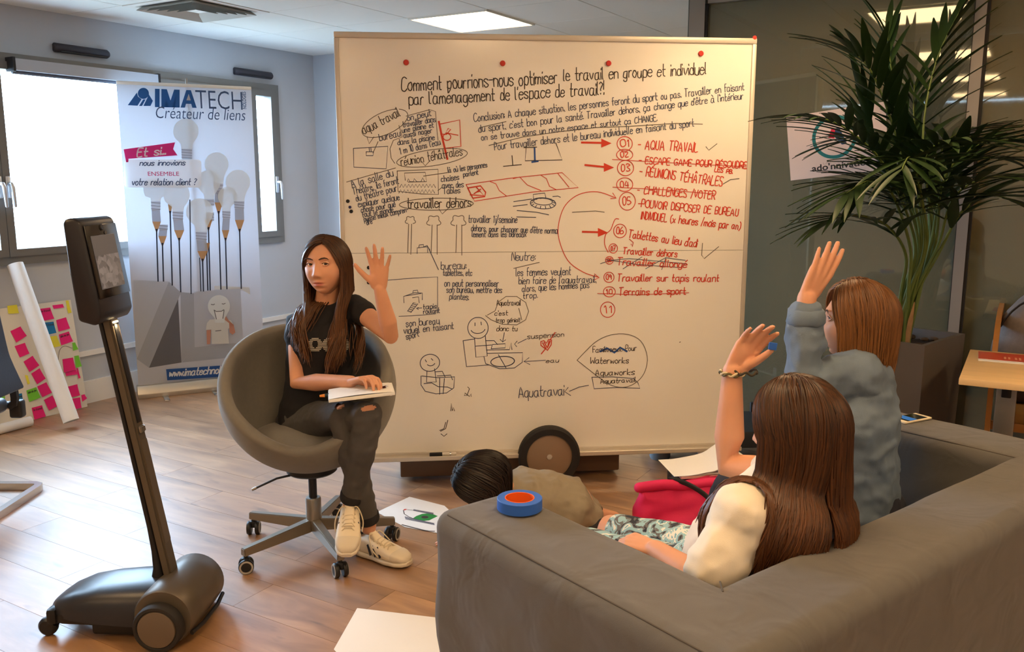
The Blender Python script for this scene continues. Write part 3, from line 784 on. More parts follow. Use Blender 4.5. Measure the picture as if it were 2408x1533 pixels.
# people sketches in the lower part
ink('person_sketch', [Ecl(1124, 771, 24, 25, 0, -70, 296), [(1117, 759), (1117, 766)], [(1131, 757), (1132, 764)], ellipse_pts(1124, 772, 17, 12, -6, 14, 20, 165), [(1116, 796), (1119, 840), (1146, 837), (1141, 789)], [(1118, 814), (1156, 811)],
     [(1089, 801), (1115, 797)], [(1089, 801), (1097, 862), (1150, 858)], [(1142, 801), (1162, 801), (1170, 810)], [(1155, 820), (1158, 810), (1188, 808), (1188, 818), (1155, 820)], [(1144, 823), (1198, 822), (1202, 806), (1204, 822)],
     [(1138, 838), (1142, 855), (1175, 867), (1210, 865), (1228, 852), (1229, 829), (1146, 831)], [(1172, 834), (1190, 865)]], b, .0036)
ink('person_sketch', [ellipse_pts(1182, 850, 28, 12, -4, 26, 0, 400)], b, .0046)
ink('speech_bubble', [[(1146, 741), (1164, 731), (1172, 710), (1190, 697), (1215, 697), (1236, 711), (1243, 732), (1236, 752), (1215, 764), (1180, 762), (1155, 752), (1142, 742)], [(1220, 725), (1227, 752)]], 'g', .0032)
L('Aquatravail', 1168, 718, 1224, 718, 13, k, .003); L("c'est", 1163, 742, 1194, 741, 11, k, .003); L('trop génial!', 1166, 758, 1222, 757, 10, k, .003); L('donc tu', 1168, 778, 1216, 778, 12, k, .003)
ink('drawn_arrow', [[(1186, 782), (1182, 804)], [(1176, 798), (1182, 804), (1189, 799)], [(1238, 797), (1218, 807)], [(1216, 802), (1210, 809), (1215, 815)], [(1283, 847), (1232, 850)], [(1244, 841), (1232, 850), (1246, 857)]], b, .0032)
L('suspension', 1240, 797, 1326, 791, 12, k, .003); L('eau', 1284, 853, 1314, 851, 10, k, .003)
hp = [(1285, 822), (1272, 812), (1272, 803), (1279, 801), (1285, 807), (1290, 798), (1297, 799), (1296, 811), (1287, 824)]
ink('heart_sketch', [hp, [(1276, 806), (1284, 820)], [(1280, 805), (1287, 818)], [(1291, 802), (1288, 816)], [(1294, 802), (1289, 814)], [(1305, 782), (1293, 800)], [(1281, 822), (1273, 832)]], r, .005)
ink('person_sketch', [Ecl(1011, 853, 23, 20, -10, -60, 300), [(1000, 846), (1003, 851)], [(1014, 843), (1018, 847)], ellipse_pts(1013, 852, 10, 8, -10, 10, 30, 150), [(1004, 872), (1003, 899), (1026, 898), (1022, 867)],
     [(990, 884), (990, 905), (1000, 920), (1025, 926), (1050, 924), (1067, 912), (1069, 886), (1030, 888), (992, 884)], [(1024, 874), (1040, 873), (1047, 887)], [(1034, 889), (1034, 927)], [(1045, 890), (1042, 926)], [(997, 902), (1015, 900), (1030, 909), (1052, 910), (1064, 915)], [(1028, 884), (1060, 882), (1064, 893)]], b, .0036)
ink('speech_bubble', [[tuple(q) for q in catmull([(1357, 847, 0), (1398, 806, 0), (1435, 788, 0), (1475, 786, 0), (1507, 802, 0), (1522, 838, 0), (1517, 872, 0), (1500, 896, 0), (1472, 910, 0), (1440, 907, 0), (1412, 890, 0), (1357, 847, 0)], 4)]], 'g', .0034)
ink('speech_bubble', [[(1392, 887), (1440, 886), (1490, 890), (1500, 900), (1505, 913), (1450, 911), (1397, 914), (1392, 887)], [(1384, 906), (1362, 910), (1339, 920)], [(1336, 911), (1328, 921), (1342, 930)]], 'b', .0036)
L('Familivoeux. Pour', 1394, 829, 1496, 824, 13, k, .003); L('Waterworks', 1388, 855, 1478, 854, 14, k, .0034); L('Aquaworks', 1400, 883, 1492, 881, 14, k, .0034); L('Aquatravail', 1412, 902, 1494, 898, 11, k, .0034); L('Aquatravai', 1220, 935, 1326, 929, 24, b, .004)
ink('smudge', [[(1412, 826), (1428, 819), (1445, 829), (1458, 817), (1474, 826)]], 'h', .010)
ink('scribble', [[(1100, 910), (1104, 914), (1098, 930), (1092, 930), (1093, 924), (1104, 932), (1108, 926), (1108, 932)], [(1060, 966), (1061, 948), (1064, 966), (1066, 958), (1069, 966)], [(1053, 988), (1048, 1008), (1036, 1014)], [(1048, 993), (1044, 1008), (1034, 1012)], [(1037, 1020), (1044, 1026), (1051, 1020)], [(1598, 805), (1600, 804)]], k, .0036)
# ---- magnets and marker pen
def magnet(px, py, R, m, label, group=None):
    c = W2(px, py); o = obj('magnet', lathe([(0, 0), (R, 0), (R, .005), (R*.86, .0075), (0, .0078)], 24), m)
    o.matrix_world = wbM @ Matrix.Translation((c.x, c.y, .0108)); setp(o, label, 'magnet', group)
M_magr = mat('magnet_red', lin((196, 40, 24)), .4); M_magk = mat('magnet_black', lin((24, 18, 16)), .4)
for i, (px, py) in enumerate(((955, 147), (1182, 149), (1431, 149), (1648, 126))): magnet(px, py, .0125, M_magr, 'round red magnet in the row above the whiteboard heading', 'red magnets on the whiteboard')
magnet(1774, 89, .010, M_magr, 'small red magnet on the whiteboard frame corner')
for px, py, s in ((818, 473, 'small black magnet near the whiteboard edge, uppermost of a close trio'), (826, 497, 'small black magnet near the whiteboard edge, lowest of a close trio'), (867, 629, 'black magnet beside the raised hand of the seated girl'), (867, 664, 'black magnet under the raised hand of the seated girl')): magnet(px, py, .0085, M_magk, s)
magnet(823, 487, .007, mat('magnet_blue', lin((40, 44, 96)), .4), 'small dark blue magnet between two black magnets on the whiteboard')
q0 = wbp(1010, 1066, .05); q1 = wbp(1073, 1062, .05)
pen = thing('marker_pen', 'whiteboard marker with black cap and pale barrel on the pen tray', 'marker', mw=wbM @ Matrix.Translation(((q0.x+q1.x)/2, .010+.0095, .05)))
hl = (q1.x-q0.x)/2
obj('barrel', tube([(-hl*.05, 0, 0), (hl*.95, 0, 0), (hl, 0, 0)], [.0092, .0092, .006], 14), mat('pen_barrel', lin((206, 200, 190)), .35), pen)
obj('cap', tube([(-hl, 0, 0), (-hl*.96, 0, 0), (-hl*.05, 0, 0)], [.007, .0098, .0098], 14), M_blk, pen)
obj('band', tube([(hl*.5, 0, 0), (hl*.62, 0, 0)], .0096, 14), M_chrome, pen)
# ================================================================ roll-up banner
BX = Vector((.889, .458, 0)).normalized(); BN = Vector((BX.y, -BX.x, 0)); BO = Vector((-2.535, 5.765, 0))
banM = basis(BO, BX, Z)                 # local: x along, y up, z towards the room
def b2(px, py):
    q = PL(px, py, BO, BN)-BO; return Vector((q.dot(BX), q.z))
def backlit(m, w):
    t = m.node_tree; n = t.nodes; l = t.links; b_ = n['Principled BSDF']; tl_ = n.new('ShaderNodeBsdfTranslucent')
    if b_.inputs['Base Color'].links: l.new(b_.inputs['Base Color'].links[0].from_socket, tl_.inputs[0])
    else: tl_.inputs[0].default_value = b_.inputs['Base Color'].default_value
    mx = n.new('ShaderNodeMixShader'); mx.inputs[0].default_value = w; l.new(b_.outputs[0], mx.inputs[1]); l.new(tl_.outputs[0], mx.inputs[2]); l.new(mx.outputs[0], n['Material Output'].inputs[0]); return m
banner = thing('rollup_banner', 'tall roll-up banner with light bulb pencils, blue logo and web address', 'banner', mw=banM)
tl, tr_, bl_ = b2(275, 190), b2(596, 206), b2(325, 912)
bw0, bw1, bt = 0.0, .845, (tl.y+tr_.y)/2
sheet = obj('printed_sheet', rbox(bw1-bw0, bt-.07, .002, 0, 1, c=((bw0+bw1)/2, (bt+.07)/2, -.001), smooth=None), backlit(mat('banner_print', lin((206, 208, 214)), .55, var=.02, vscale=1.2), .35), banner)
cas = MB(); cas.addm(prism([(-.05, .0), (.05, .0), (.055, .03), (.03, .085), (-.03, .085), (-.055, .03)], bw0-.012, bw1+.012, r=.004,
     M=Matrix(((0, 0, 1, 0), (0, 1, 0, 0), (1, 0, 0, 0), (0, 0, 0, 1)))))
obj('base_cassette', cas.mesh(35), mat('banner_aluminium', lin((190, 186, 176)), .35, metal=.7), banner)
obj('top_rail', rbox(bw1-bw0, .022, .012, .004, 2, c=((bw0+bw1)/2, bt-.008, 0)), M_white, banner)
obj('pole', tube([(.43, .07, -.02), (.43, bt+.04, -.02)], .008, 10), M_greym, banner)
for x in (.16, .48): obj('foot', rbox(.035, .008, .26, .004, 2, c=(x, .0045, .06)), M_chrome, banner)
PR = {n_: backlit(mat('print_'+n_, lin(c_), .55), .35) for n_, c_ in dict(blue=(38, 92, 148), navy=(72, 92, 122), white=(240, 244, 248), pink=(206, 40, 108), grey=(176, 182, 192), lgrey=(196, 202, 212), dgrey=(112, 114, 122), shadow=(150, 154, 164),
      wood=(196, 150, 104), graphite=(48, 54, 70), skin=(206, 150, 130), bar=(42, 88, 158), cream=(222, 224, 222), bulb=(228, 236, 240)).items()}
lay = [0.0]
def pz(): lay[0] += .00012; return .0004+lay[0]
def poly(name, pts, m): return obj(name, flat([tuple(b2(*p)) for p in pts], pz()), PR[m], sheet)
def strk(name, lines, w, m): return obj(name, mesh_from(*ribbonVF([[b2(p[0], p[1]) for p in l] for l in lines], w, pz())), PR[m], sheet)
def prt(txt, xa, ya, xb, yb, m, bold=0., shear=0.):
    p0 = b2(xa, yb); p1 = b2(xb, ya); q0 = b2(xa, ya); q1 = b2(xb, yb)
    me = font_fit(txt, p0.x, q1.x, (p0.y+q1.y)/2, (q0.y+p1.y)/2, bold, shear)
    for v in me.vertices: v.co.z = 0
    me.transform(Matrix.Translation((0, 0, pz()))); return obj('lettering', me, PR[m], sheet)
def scr(txt, xa, ya, xb, yb, cap, m, w, slant=.28):
    p0 = b2(xa, ya); p1 = b2(xb, yb); c = (b2(xa, ya-cap)-p0).length
    return obj('lettering', mesh_from(*ribbonVF(text_lines(txt, p0, p1, c, None, slant, 0), w, pz())), PR[m], sheet)
def z7(x, y): return (260+x*.2543, 170+y*.2544)
def z8(x, y): return (260+x*.274, 540+y*.274)
# lower artwork: folded white shapes and box
poly('artwork', [z8(*p) for p in ((195, 430), (500, 445), (225, 1110), (215, 1040))], 'lgrey')
poly('artwork', [z8(*p) for p in ((500, 445), (605, 540), (330, 1185), (225, 1110))], 'grey')
poly('artwork', [z8(*p) for p in ((580, 595), (608, 1140), (330, 1185))], 'dgrey')
poly('artwork', [z8(*p) for p in ((600, 535), (715, 545), (722, 1010), (608, 1140))], 'grey')
poly('artwork', [z8(*p) for p in ((715, 530), (1115, 505), (1135, 965), (722, 1005))], 'lgrey')
poly('artwork', [z8(*p) for p in ((722, 1008), (1135, 966), (1200, 1080), (610, 1140))], 'grey')
poly('artwork', [z8(*p) for p in ((890, 480), (1190, 495), (1200, 560), (1115, 510), (890, 512))], 'cream')
# bulbs on pencils
def bulb(cx, cy, r, base, wood=None, end=None, bx_=None):
    bx_ = bx_ if bx_ is not None else cx+2
    if end: strk('bulb_print', [[(wood[0], wood[2]-2), (wood[0]+(end-wood[2])*.03, end)]], .0085, 'graphite')
    if base and wood: poly('bulb_print', [(bx_-r*.36, base[1]-2), (bx_+r*.36, base[1]-2), (wood[0]+r*.38, wood[1]), (wood[0]-r*.38, wood[1])], 'grey')
    if base:
        poly('bulb_print', [(bx_-r*.42, base[0]), (bx_+r*.42, base[0]), (bx_+r*.38, base[1]), (bx_-r*.38, base[1])], 'lgrey')
        n = max(2, int((base[1]-base[0])/6))
        strk('bulb_print', [[(bx_-r*.4, lerp(base[0], base[1], (i+.5)/n)-1), (bx_+r*.4, lerp(base[0], base[1], (i+.5)/n)+1)] for i in range(n)], .004, 'shadow')
    if wood:
        poly('bulb_print', [(wood[0]-r*.38, wood[1]), (wood[0]+r*.38, wood[1]), (wood[0]+1.6, wood[2]), (wood[0]-1.6, wood[2])], 'wood')
        poly('bulb_print', [(wood[0]-3, wood[2]-7), (wood[0]+3, wood[2]-7), (wood[0]+1, wood[2]+2), (wood[0]-1, wood[2]+2)], 'graphite')
    if cy:
        pts = ellipse_pts(cx, cy, r, r, 0, 26, -215, 35)
        bb_ = base[0] if base else cy+r*1.5
        pts += [(bx_+r*.46, lerp(cy, bb_, .72)), (bx_+r*.42, bb_), (bx_-r*.42, bb_), (bx_-r*.46, lerp(cy, bb_, .72))]
        poly('bulb_print', pts, 'bulb')
for a_ in ((382, 0, 26, (528, 541), (382, 555, 578), 661), (514, 0, 26, (445, 452), (514, 476, 503), 680), (399, 0, 14, None, (400, 480, 503), 670), (491, 0, 24, (500, 520), (490, 517, 541), 682), (487, 0, 20, None, (486, 571, 596), 682)): bulb(*a_)
bulb(437, 309, 30, (350, 374)); bulb(509, 386, 28, (432, 447), bx_=513)
bulb(535, 462, 23, (496, 514), (530, 541, 566), 679, 532); bulb(364, 446, 27, (473, 495), (368, 521, 545), 661, 366)
bulb(490, 428, 28, (468, 484)); bulb(559, 428, 29, (473, 491), (563, 517, 545), 678, 562)
bulb(415, 458, 31, (497, 517), (421, 541, 566), 686, 418); bulb(469, 498, 32, (545, 565), (476, 590, 615), 684, 473)
strk('bulb_print', [[(446, 470), (449, 690)]], .007, 'graphite'); strk('bulb_print', [[(469, 606), (472, 684)]], .006, 'graphite')
# figure holding a bulb mask
poly('artwork', [z8(*p) for p in ((850, 770), (905, 765), (960, 765), (1030, 775), (1060, 830), (1005, 850), (1015, 975), (865, 980), (862, 855), (815, 860), (825, 800))], 'cream')
poly('artwork', [z8(*p) for p in ((822, 860), (860, 858), (853, 980), (825, 982))], 'skin')
poly('artwork', [z8(*p) for p in ((1005, 850), (1055, 815), (1068, 880), (1045, 900), (1020, 880), (1015, 800), (975, 770), (960, 735), (985, 735), (1010, 775), (1040, 830))], 'skin')
bulb(*z8(928, 655), 26, None)
poly('artwork', [z8(*p) for p in ((890, 700), (965, 695), (958, 765), (905, 768))], 'white')
strk('artwork', [[z8(862, 640), z8(880, 643), z8(890, 637)], [z8(955, 634), z8(968, 637), z8(982, 630)], [z8(886, 688), z8(905, 700), z8(950, 698), z8(970, 685)], [z8(888, 690), z8(906, 765)], [z8(972, 690), z8(962, 760)], [z8(900, 868), z8(945, 862)]], .005, 'dgrey')
# logo and lettering
poly('logo', [z7(*p) for p in ((158, 305), (242, 188), (252, 225), (285, 250), (248, 310))], 'blue')
poly('logo', [z7(*p) for p in ((300, 252), (322, 252), (290, 312), (262, 312))], 'blue')
poly('logo', [z7(*p) for p in ((340, 235), (352, 205), (390, 265), (368, 312), (302, 312))], 'blue')
poly('logo', ellipse_pts(*z7(302, 196), 13, 13, 0, 28), 'blue')
def bold(pts, xa, xb):
    # a bold letter from unit coordinates, following the slight fall of the printed line
    poly('lettering', [(lerp(xa, xb, u), lerp(252+(lerp(xa, xb, u)-364)*.02, 209+(lerp(xa, xb, u)-364)*.04, v)) for u, v in pts], 'blue')
bold([(0, 0), (1, 0), (1, 1), (0, 1)], 364, 375)
bold([(0, 0), (.22, 0), (.22, .62), (.41, 0), (.59, 0), (.78, .62), (.78, 0), (1, 0), (1, 1), (.70, 1), (.5, .38), (.30, 1), (0, 1)], 379, 422)
bold([(0, 0), (.27, 0), (.34, .22), (.66, .22), (.73, 0), (1, 0), (.64, 1), (.36, 1)], 424, 462); poly('lettering', [(438, 236), (448, 236.4), (443.2, 221)], 'lgrey')
prt('TECH', 461, 214, 570, 257, 'navy', -.008)
nl = b2(570, 256); nh = b2(577, 216); me = font_fit('NOLOGIES', 0, nh.y-nl.y, 0, nh.x-nl.x, .02)
me.transform(Matrix.Translation((nh.x, nl.y, pz())) @ Matrix.Rotation(pi/2, 4, 'Z')); obj('lettering', me, PR['navy'], sheet)
prt('Créateur de liens', 367, 254, 577, 281, 'navy', -.006, .22)
rbp = []
for (cx, cy, a0) in ((464, 384, -90), (464, 432, 0), (301, 432, 90), (301, 384, 180)): rbp += ellipse_pts(cx, cy, 9, 9, 0, 6, a0, a0+90)
poly('caption_box', rbp, 'white')
poly('caption_ribbon', [z7(*p) for p in ((120, 712), (595, 648), (577, 710), (617, 768), (165, 800), (163, 830), (143, 832))], 'pink')
scr('Et si...', *z7(245, 782), *z7(505, 758), 19, 'white', .0085)
scr('nous innovions', *z7(268, 862), *z7(685, 858), 13, 'navy', .0055); prt('ENSEMBLE', *z7(345, 918), *z7(632, 957), 'pink', 0)
scr('votre relation client ?', *z7(195, 1042), *z7(785, 1040), 15, 'navy', .0055)
poly('web_bar', [z8(475, 1195), z8(1210, 1145), z8(1225, 1240), z8(485, 1290)], 'bar')
scr('www.imatechnologies.fr', *z8(500, 1258), *z8(1140, 1215), 17, 'white', .0085)

# ================================================================ flip-chart sheet with sticky notes, leaning on the wall
sO = P(205, 957, 0.0); sTop = PL(162, 706, AB(0, WALL_B-.012, 0), B)
sY = (Vector((sTop.x, sTop.y, sTop.z))-sO); sY = (sY - A*sY.dot(A)).normalized()
shM = basis(sO, A, sY)                  # local: x along the wall, y up the sheet, z towards the room
sN = Vector((shM[0][2], shM[1][2], shM[2][2]))
def s2(px, py):
    q = PL(px, py, sO, sN)-sO; return Vector((q.dot(A), q.dot(sY)))
q_tr, q_tl, q_bl = s2(161, 706), s2(-40, 716), s2(-40, 1010)
chart = thing('sticky_note_sheet', 'white flip-chart sheet with coloured sticky notes leaning on the wall', 'poster sheet', mw=shM)
obj('sheet', rbox(.74, q_tr.y, .004, 0, 1, c=(-.365, q_tr.y/2+.002, -.004), smooth=None), mat('chart_paper', lin((224, 220, 206)), .8, var=.02, vscale=3), chart)
NP = {'pink': mat('note_pink', lin((232, 28, 120)), .75), 'blue': mat('note_blue', lin((26, 120, 176)), .75), 'yellow': mat('note_yellow', lin((226, 216, 64)), .75), 'green': mat('note_green', lin((116, 196, 54)), .75)}
def zz(x, y): return (x*.2871, 600+y*.2871)
notes = [('pink', (85, 622), (168, 583), (213, 660), (132, 716)), ('pink', (120, 745), (205, 717), (235, 805), (160, 838)), ('pink', (193, 872), (268, 823), (316, 902), (240, 957)), ('pink', (256, 970), (325, 925), (368, 1010), (302, 1057)),
  ('pink', (305, 1075), (380, 1040), (420, 1125), (345, 1163)), ('pink', (360, 1185), (430, 1148), (472, 1232), (400, 1272)), ('pink', (260, 1250), (345, 1228), (370, 1320), (280, 1348)), ('green', (216, 1108), (298, 1080), (328, 1165), (238, 1202)),
  ('blue', (108, 1145), (180, 1130), (190, 1222), (122, 1232)), ('green', (-40, 1105), (42, 1100), (36, 1200), (-40, 1205)), ('pink', (322, 440), (412, 428), (438, 520), (345, 540)), ('pink', (430, 410), (516, 400), (520, 428), (438, 440)),
  ('blue', (358, 552), (440, 544), (456, 636), (390, 650)), ('pink', (460, 532), (542, 508), (568, 600), (478, 626)), ('yellow', (402, 668), (465, 658), (492, 745), (432, 757)), ('pink', (482, 650), (565, 624), (592, 705), (500, 738)),
  ('green', (592, 718), (616, 714), (636, 770), (598, 782)), ('green', (608, 826), (645, 820), (664, 910), (622, 922)), ('pink', (512, 852), (598, 838), (616, 938), (522, 962)), ('pink', (535, 962), (625, 938), (632, 975), (540, 990)),
  ('pink', (550, 1078), (634, 1056), (650, 1148), (574, 1165)), ('pink', (582, 1176), (658, 1164), (662, 1250), (602, 1264)), ('pink', (666, 1146), (694, 1138), (707, 1172), (672, 1200)), ('yellow', (60, 415), (140, 405), (150, 476), (66, 480)),
  ('yellow', (538, 372), (562, 370), (580, 470), (556, 478)), ('pink', (625, 925), (640, 925), (654, 1005), (640, 1010)), ('yellow', (205, 980), (230, 985), (240, 1050), (225, 1060))]
lab = {'pink': 'pink sticky note on the leaning flip-chart sheet', 'blue': 'blue sticky note on the leaning flip-chart sheet', 'yellow': 'yellow sticky note on the leaning flip-chart sheet', 'green': 'green sticky note on the leaning flip-chart sheet'}
for i, (c_, *qs) in enumerate(notes):
    pts = [s2(*zz(*q)) for q in qs]; V = []
    cc = sum(pts, Vector((0, 0)))/4
    for p_ in pts: V.append((p_.x, p_.y, .0002))
    nn = 4; VV = []; FF = []
    for a_ in range(nn+1):
        for b_ in range(nn+1):
            u_, v_ = a_/nn, b_/nn
            p_ = pts[0]*(1-u_)*(1-v_)+pts[1]*u_*(1-v_)+pts[2]*u_*v_+pts[3]*(1-u_)*v_
            VV.append((p_.x-cc.x, p_.y-cc.y, .0008+.010*v_*v_*(.4+.6*u_)))
    for a_ in range(nn):
        for b_ in range(nn): FF.append((a_*(nn+1)+b_, a_*(nn+1)+b_+1, (a_+1)*(nn+1)+b_+1, (a_+1)*(nn+1)+b_))
    o = obj('sticky_note', mesh_from(VV, FF, smooth=60), NP[c_]); o.matrix_world = shM @ Matrix.Translation((cc.x, cc.y, -.0015))
    lb_ = lab[c_]
    if i in (6, 7, 8, 10, 12, 15): lb_ = lb_.replace('sticky note', 'sticky note with handwriting')
    elif i in (11, 19, 25): lb_ = 'narrow folded pink sticky strip on the leaning flip-chart sheet'
    elif i == 22: lb_ = 'small loose pink sticky note at the lower corner of the sheet'
    setp(o, lb_, 'sticky note', 'sticky notes on the flip-chart sheet')
    if i in (6, 7, 8, 10, 12, 15):
        w_ = (pts[1]-pts[0])
        ls = text_lines('idée du jeu' if i % 2 else 'le travail', Vector((pts[0].x+w_.x*.1-cc.x, pts[0].y+w_.y*.1-.022-cc.y)), Vector((pts[1].x-w_.x*.1-cc.x, pts[1].y-w_.y*.1-.022-cc.y)), .014, random.Random(i), .1)
        obj('note_writing', mesh_from(*ribbonVF(ls, .0018, .006)), INK['k'], o)
ink_l = [s2(*zz(*q)) for q in ((475, 880), (488, 780), (530, 745), (590, 762))]
obj('drawn_line', mesh_from(*ribbonVF([[Vector(q).to_2d() for q in catmull([p_.to_3d() for p_ in ink_l], 5)]], .003, .0003)), INK['g'], chart)
# rolled paper tube leaning in front of it
p0 = P(168, 990, .045); p1 = PL(36, 622, AB(0, WALL_B-.065, 0), B)
tb = thing('paper_roll', 'long white rolled-up paper leaning against the wall over the sticky notes', 'paper roll', loc=(p0.x, p0.y, 0))
ax = (p1-p0).normalized(); ux = ax.cross(B).normalized(); uy = ax.cross(ux)
V = []; Fc = []; nS = 46
for i in range(2):
    pc = p0+ax*(i*(p1-p0).length)
    for k_ in range(nS+1):
        t_ = k_/nS; an = t_*2*pi*1.35; R_ = .043+.004*t_
        V.append(pc+ux*(R_*cos(an))+uy*(R_*sin(an)))
for k_ in range(nS): Fc.append((k_, k_+1, nS+1+k_+1, nS+1+k_))
M_paper = mat('white_paper', lin((236, 236, 234)), .75, var=.015, vscale=5)
obj('rolled_sheet', mesh_from(V, Fc, smooth=180), M_paper, tb, world=True)
q0, q1 = P(-120, 1040, .03), P(72, 990, .03)
pr = thing('paper_roll', 'white paper roll lying on the floor below the sticky-note sheet', 'paper roll', loc=((q0.x+q1.x)/2, (q0.y+q1.y)/2, 0))
obj('rolled_sheet', tube([q0, q1], .0295, 28, cap=False), M_paper, pr, world=True)
obj('inner_turn', tube([q0-(q1-q0)*.001, q1], .02, 24, cap=True), mat('paper_inside', lin((200, 198, 192)), .8), pr, world=True)

# ================================================================ navy cantilever chair at the window side
ch = thing('cantilever_chair', 'navy leather cantilever chair with flat chrome floor frame', 'chair', loc=(-2.55, 3.85, 0))
M_navy = mat('navy_leather', lin((26, 32, 52)), .42, var=.08, vscale=12, bump=.1, bscale=120)
yb0, yb1 = 3.62, 4.0
def rod(name, pts, w, h, m, par, up=Z):
    V = []; Fc = []
    pp, T_, R_ = frames(pts, up); nn = len(pp)
    for i in range(nn):
        u, v = R_[i]
        for a_, b_ in ((1, 1), (1, -1), (-1, -1), (-1, 1)): V.append(pp[i]+u*(h/2*a_)+v*(w/2*b_))
    for i in range(nn-1):
        for k_ in range(4): Fc.append((i*4+k_, i*4+(k_+1) % 4, (i+1)*4+(k_+1) % 4, (i+1)*4+k_))
    Fc += [(3, 2, 1, 0), tuple(range((nn-1)*4, nn*4))]
    return obj(name, mesh_from(V, Fc, smooth=None), m, par, world=True)
cr = .03
fp = [Vector((-2.95, 4.0, .018)), Vector((-2.29, 4.0, .018)), Vector((-2.266, 3.985, .018)), Vector((-2.26, 3.96, .018)), Vector((-2.26, 3.46, .018)), Vector((-2.27, 3.43, .018)), Vector((-2.3, 3.42, .018)), Vector((-2.95, 3.42, .018))]
rod('floor_frame', fp, .034, .034, M_chrome, ch)
for y in (4.0, 3.42):
    rod('leg', [Vector((-2.95, y, .018)), Vector((-2.985, y, .04)), Vector((-2.99, y, .08)), Vector((-2.95, y, .40)), Vector((-2.93, y, .425)), Vector((-2.9, y, .432)), Vector((-2.36, y, .415))], .034, .028, M_chrome, ch, up=Vector((0, 1, 0)))
    rod('back_post', [Vector((-2.36, y*.9+.371, .415)), Vector((-2.335, y*.9+.371, .43)), Vector((-2.33, y*.9+.371, .46)), Vector((-2.335, y*.9+.371, .56))], .03, .022, M_dark, ch, up=Vector((0, 1, 0)))
    obj('joint_cover', rbox(.06, .05, .085, .012, 3, c=(-2.34, y, .40)), M_blk, ch, world=True)
obj('seat', rbox(.56, .54, .07, .03, 4, c=(-2.64, 3.71, .43)), mat('seat_leather_lit', lin((74, 82, 98)), .4, bump=.1, bscale=120), ch, world=True)  # paler than the navy back: light reflected by the leather, put into colour
bkp = [(-2.30, .505), (-2.335, .60), (-2.355, .66), (-2.362, .70), (-2.375, .80), (-2.385, .885), (-2.40, .905), (-2.415, .88), (-2.40, .70), (-2.37, .62), (-2.345, .51)]
obj('backrest', prism([(-x-.02, z) for x, z in bkp], 3.44, 3.98, M=Matrix(((-1, 0, 0, 0), (0, 0, 1, 0), (0, 1, 0, 0), (0, 0, 0, 1))), r=.012, seg=3), M_navy, ch, world=True)
# ================================================================ telepresence robot
rbt = thing('telepresence_robot', 'black telepresence robot with screen head on a tall leaning pole', 'robot', loc=(-1.18, 2.72, 0), rotz=radians(-2))
M_rb = mat('robot_dark', lin((36, 38, 46)), .34, var=.03, bump=.03, bscale=600)
M_rg = mat('robot_bronze', lin((92, 84, 74)), .42, metal=.35, bump=.03, bscale=600)
M_rk = mat('robot_black', lin((20, 20, 22)), .42)
def RP(px, py, Y): return wm(rbt).inverted() @ PY(px, py, Y)
hw = .155                         # half width of the drum, local y; local x is forward (to the right)
R = .078; cxd = .075
# drum shell between the wheels
prof = []
for i in range(33):
    an = radians(-60+300*i/32); prof.append((cxd+.094*cos(an)*1.02, .098+.094*sin(an)))
V = []; Fc = []; ys = [-hw+.012, -hw+.02, -.06, .06, hw-.02, hw-.012]; ks = [.94, 1, 1.03, 1.03, 1, .94]
for y, kk in zip(ys, ks):
    for x, z in prof: V.append(Vector((cxd+(x-cxd)*kk, y, max(.012, .098+(z-.098)*kk))))
n_ = len(prof)
for i in range(len(ys)-1):
    for k_ in range(n_-1): Fc.append((i*n_+k_, i*n_+k_+1, (i+1)*n_+k_+1, (i+1)*n_+k_))
Fc += [tuple(range(n_)), tuple(range(len(ys)*n_-1, (len(ys)-1)*n_-1, -1))]
drum = obj('drum_shell', mesh_from(V, Fc, smooth=45), M_rg, rbt)
obj('bumper_strip', tube([(cxd+.088, -hw+.02, .045), (cxd+.098, -.06, .043), (cxd+.098, .06, .043), (cxd+.088, hw-.02, .045)], (.007), 8), M_rk, rbt)
# rear tail body
def sec(x, hy, zb, zt, rt):
    pts = []
    for i in range(25):
        an = pi*i/24; c_, s_ = cos(an), sin(an)
        e = .55
        pts.append(Vector((x, hy*(abs(c_)**e)*(1 if c_ >= 0 else -1), zb+(zt-zb)*(abs(s_)**(.75)))))
    return pts
secs = [(-.335, .030, .088, .096), (-.328, .066, .080, .105), (-.30, .098, .074, .124), (-.24, .118, .068, .150), (-.16, .128, .064, .165), (-.08, .134, .062, .172), (0.0, .138, .06, .178), (.06, .138, .06, .176)]
V = []; Fc = []
for s_ in secs: V += sec(s_[0], s_[1], s_[2], s_[3], 0)
n_ = 25
for i in range(len(secs)-1):
    for k_ in range(n_): Fc.append((i*n_+k_, (i+1)*n_+k_, (i+1)*n_+(k_+1) % n_, i*n_+(k_+1) % n_))
Fc += [tuple(range(n_)), tuple(range(len(secs)*n_-1, (len(secs)-1)*n_-1, -1))]
obj('tail_cover', mesh_from(V, Fc, smooth=50), M_rb, rbt)
obj('undertray', prism([(-.325, -.085), (-.28, -.108), (.04, -.128), (.04, .128), (-.28, .108), (-.325, .085)], .05, .085, r=.008), M_rk, rbt)
obj('battery_box', rbox(.17, .2, .05, .012, 2, c=(-.10, 0, .035)), M_rk, rbt)
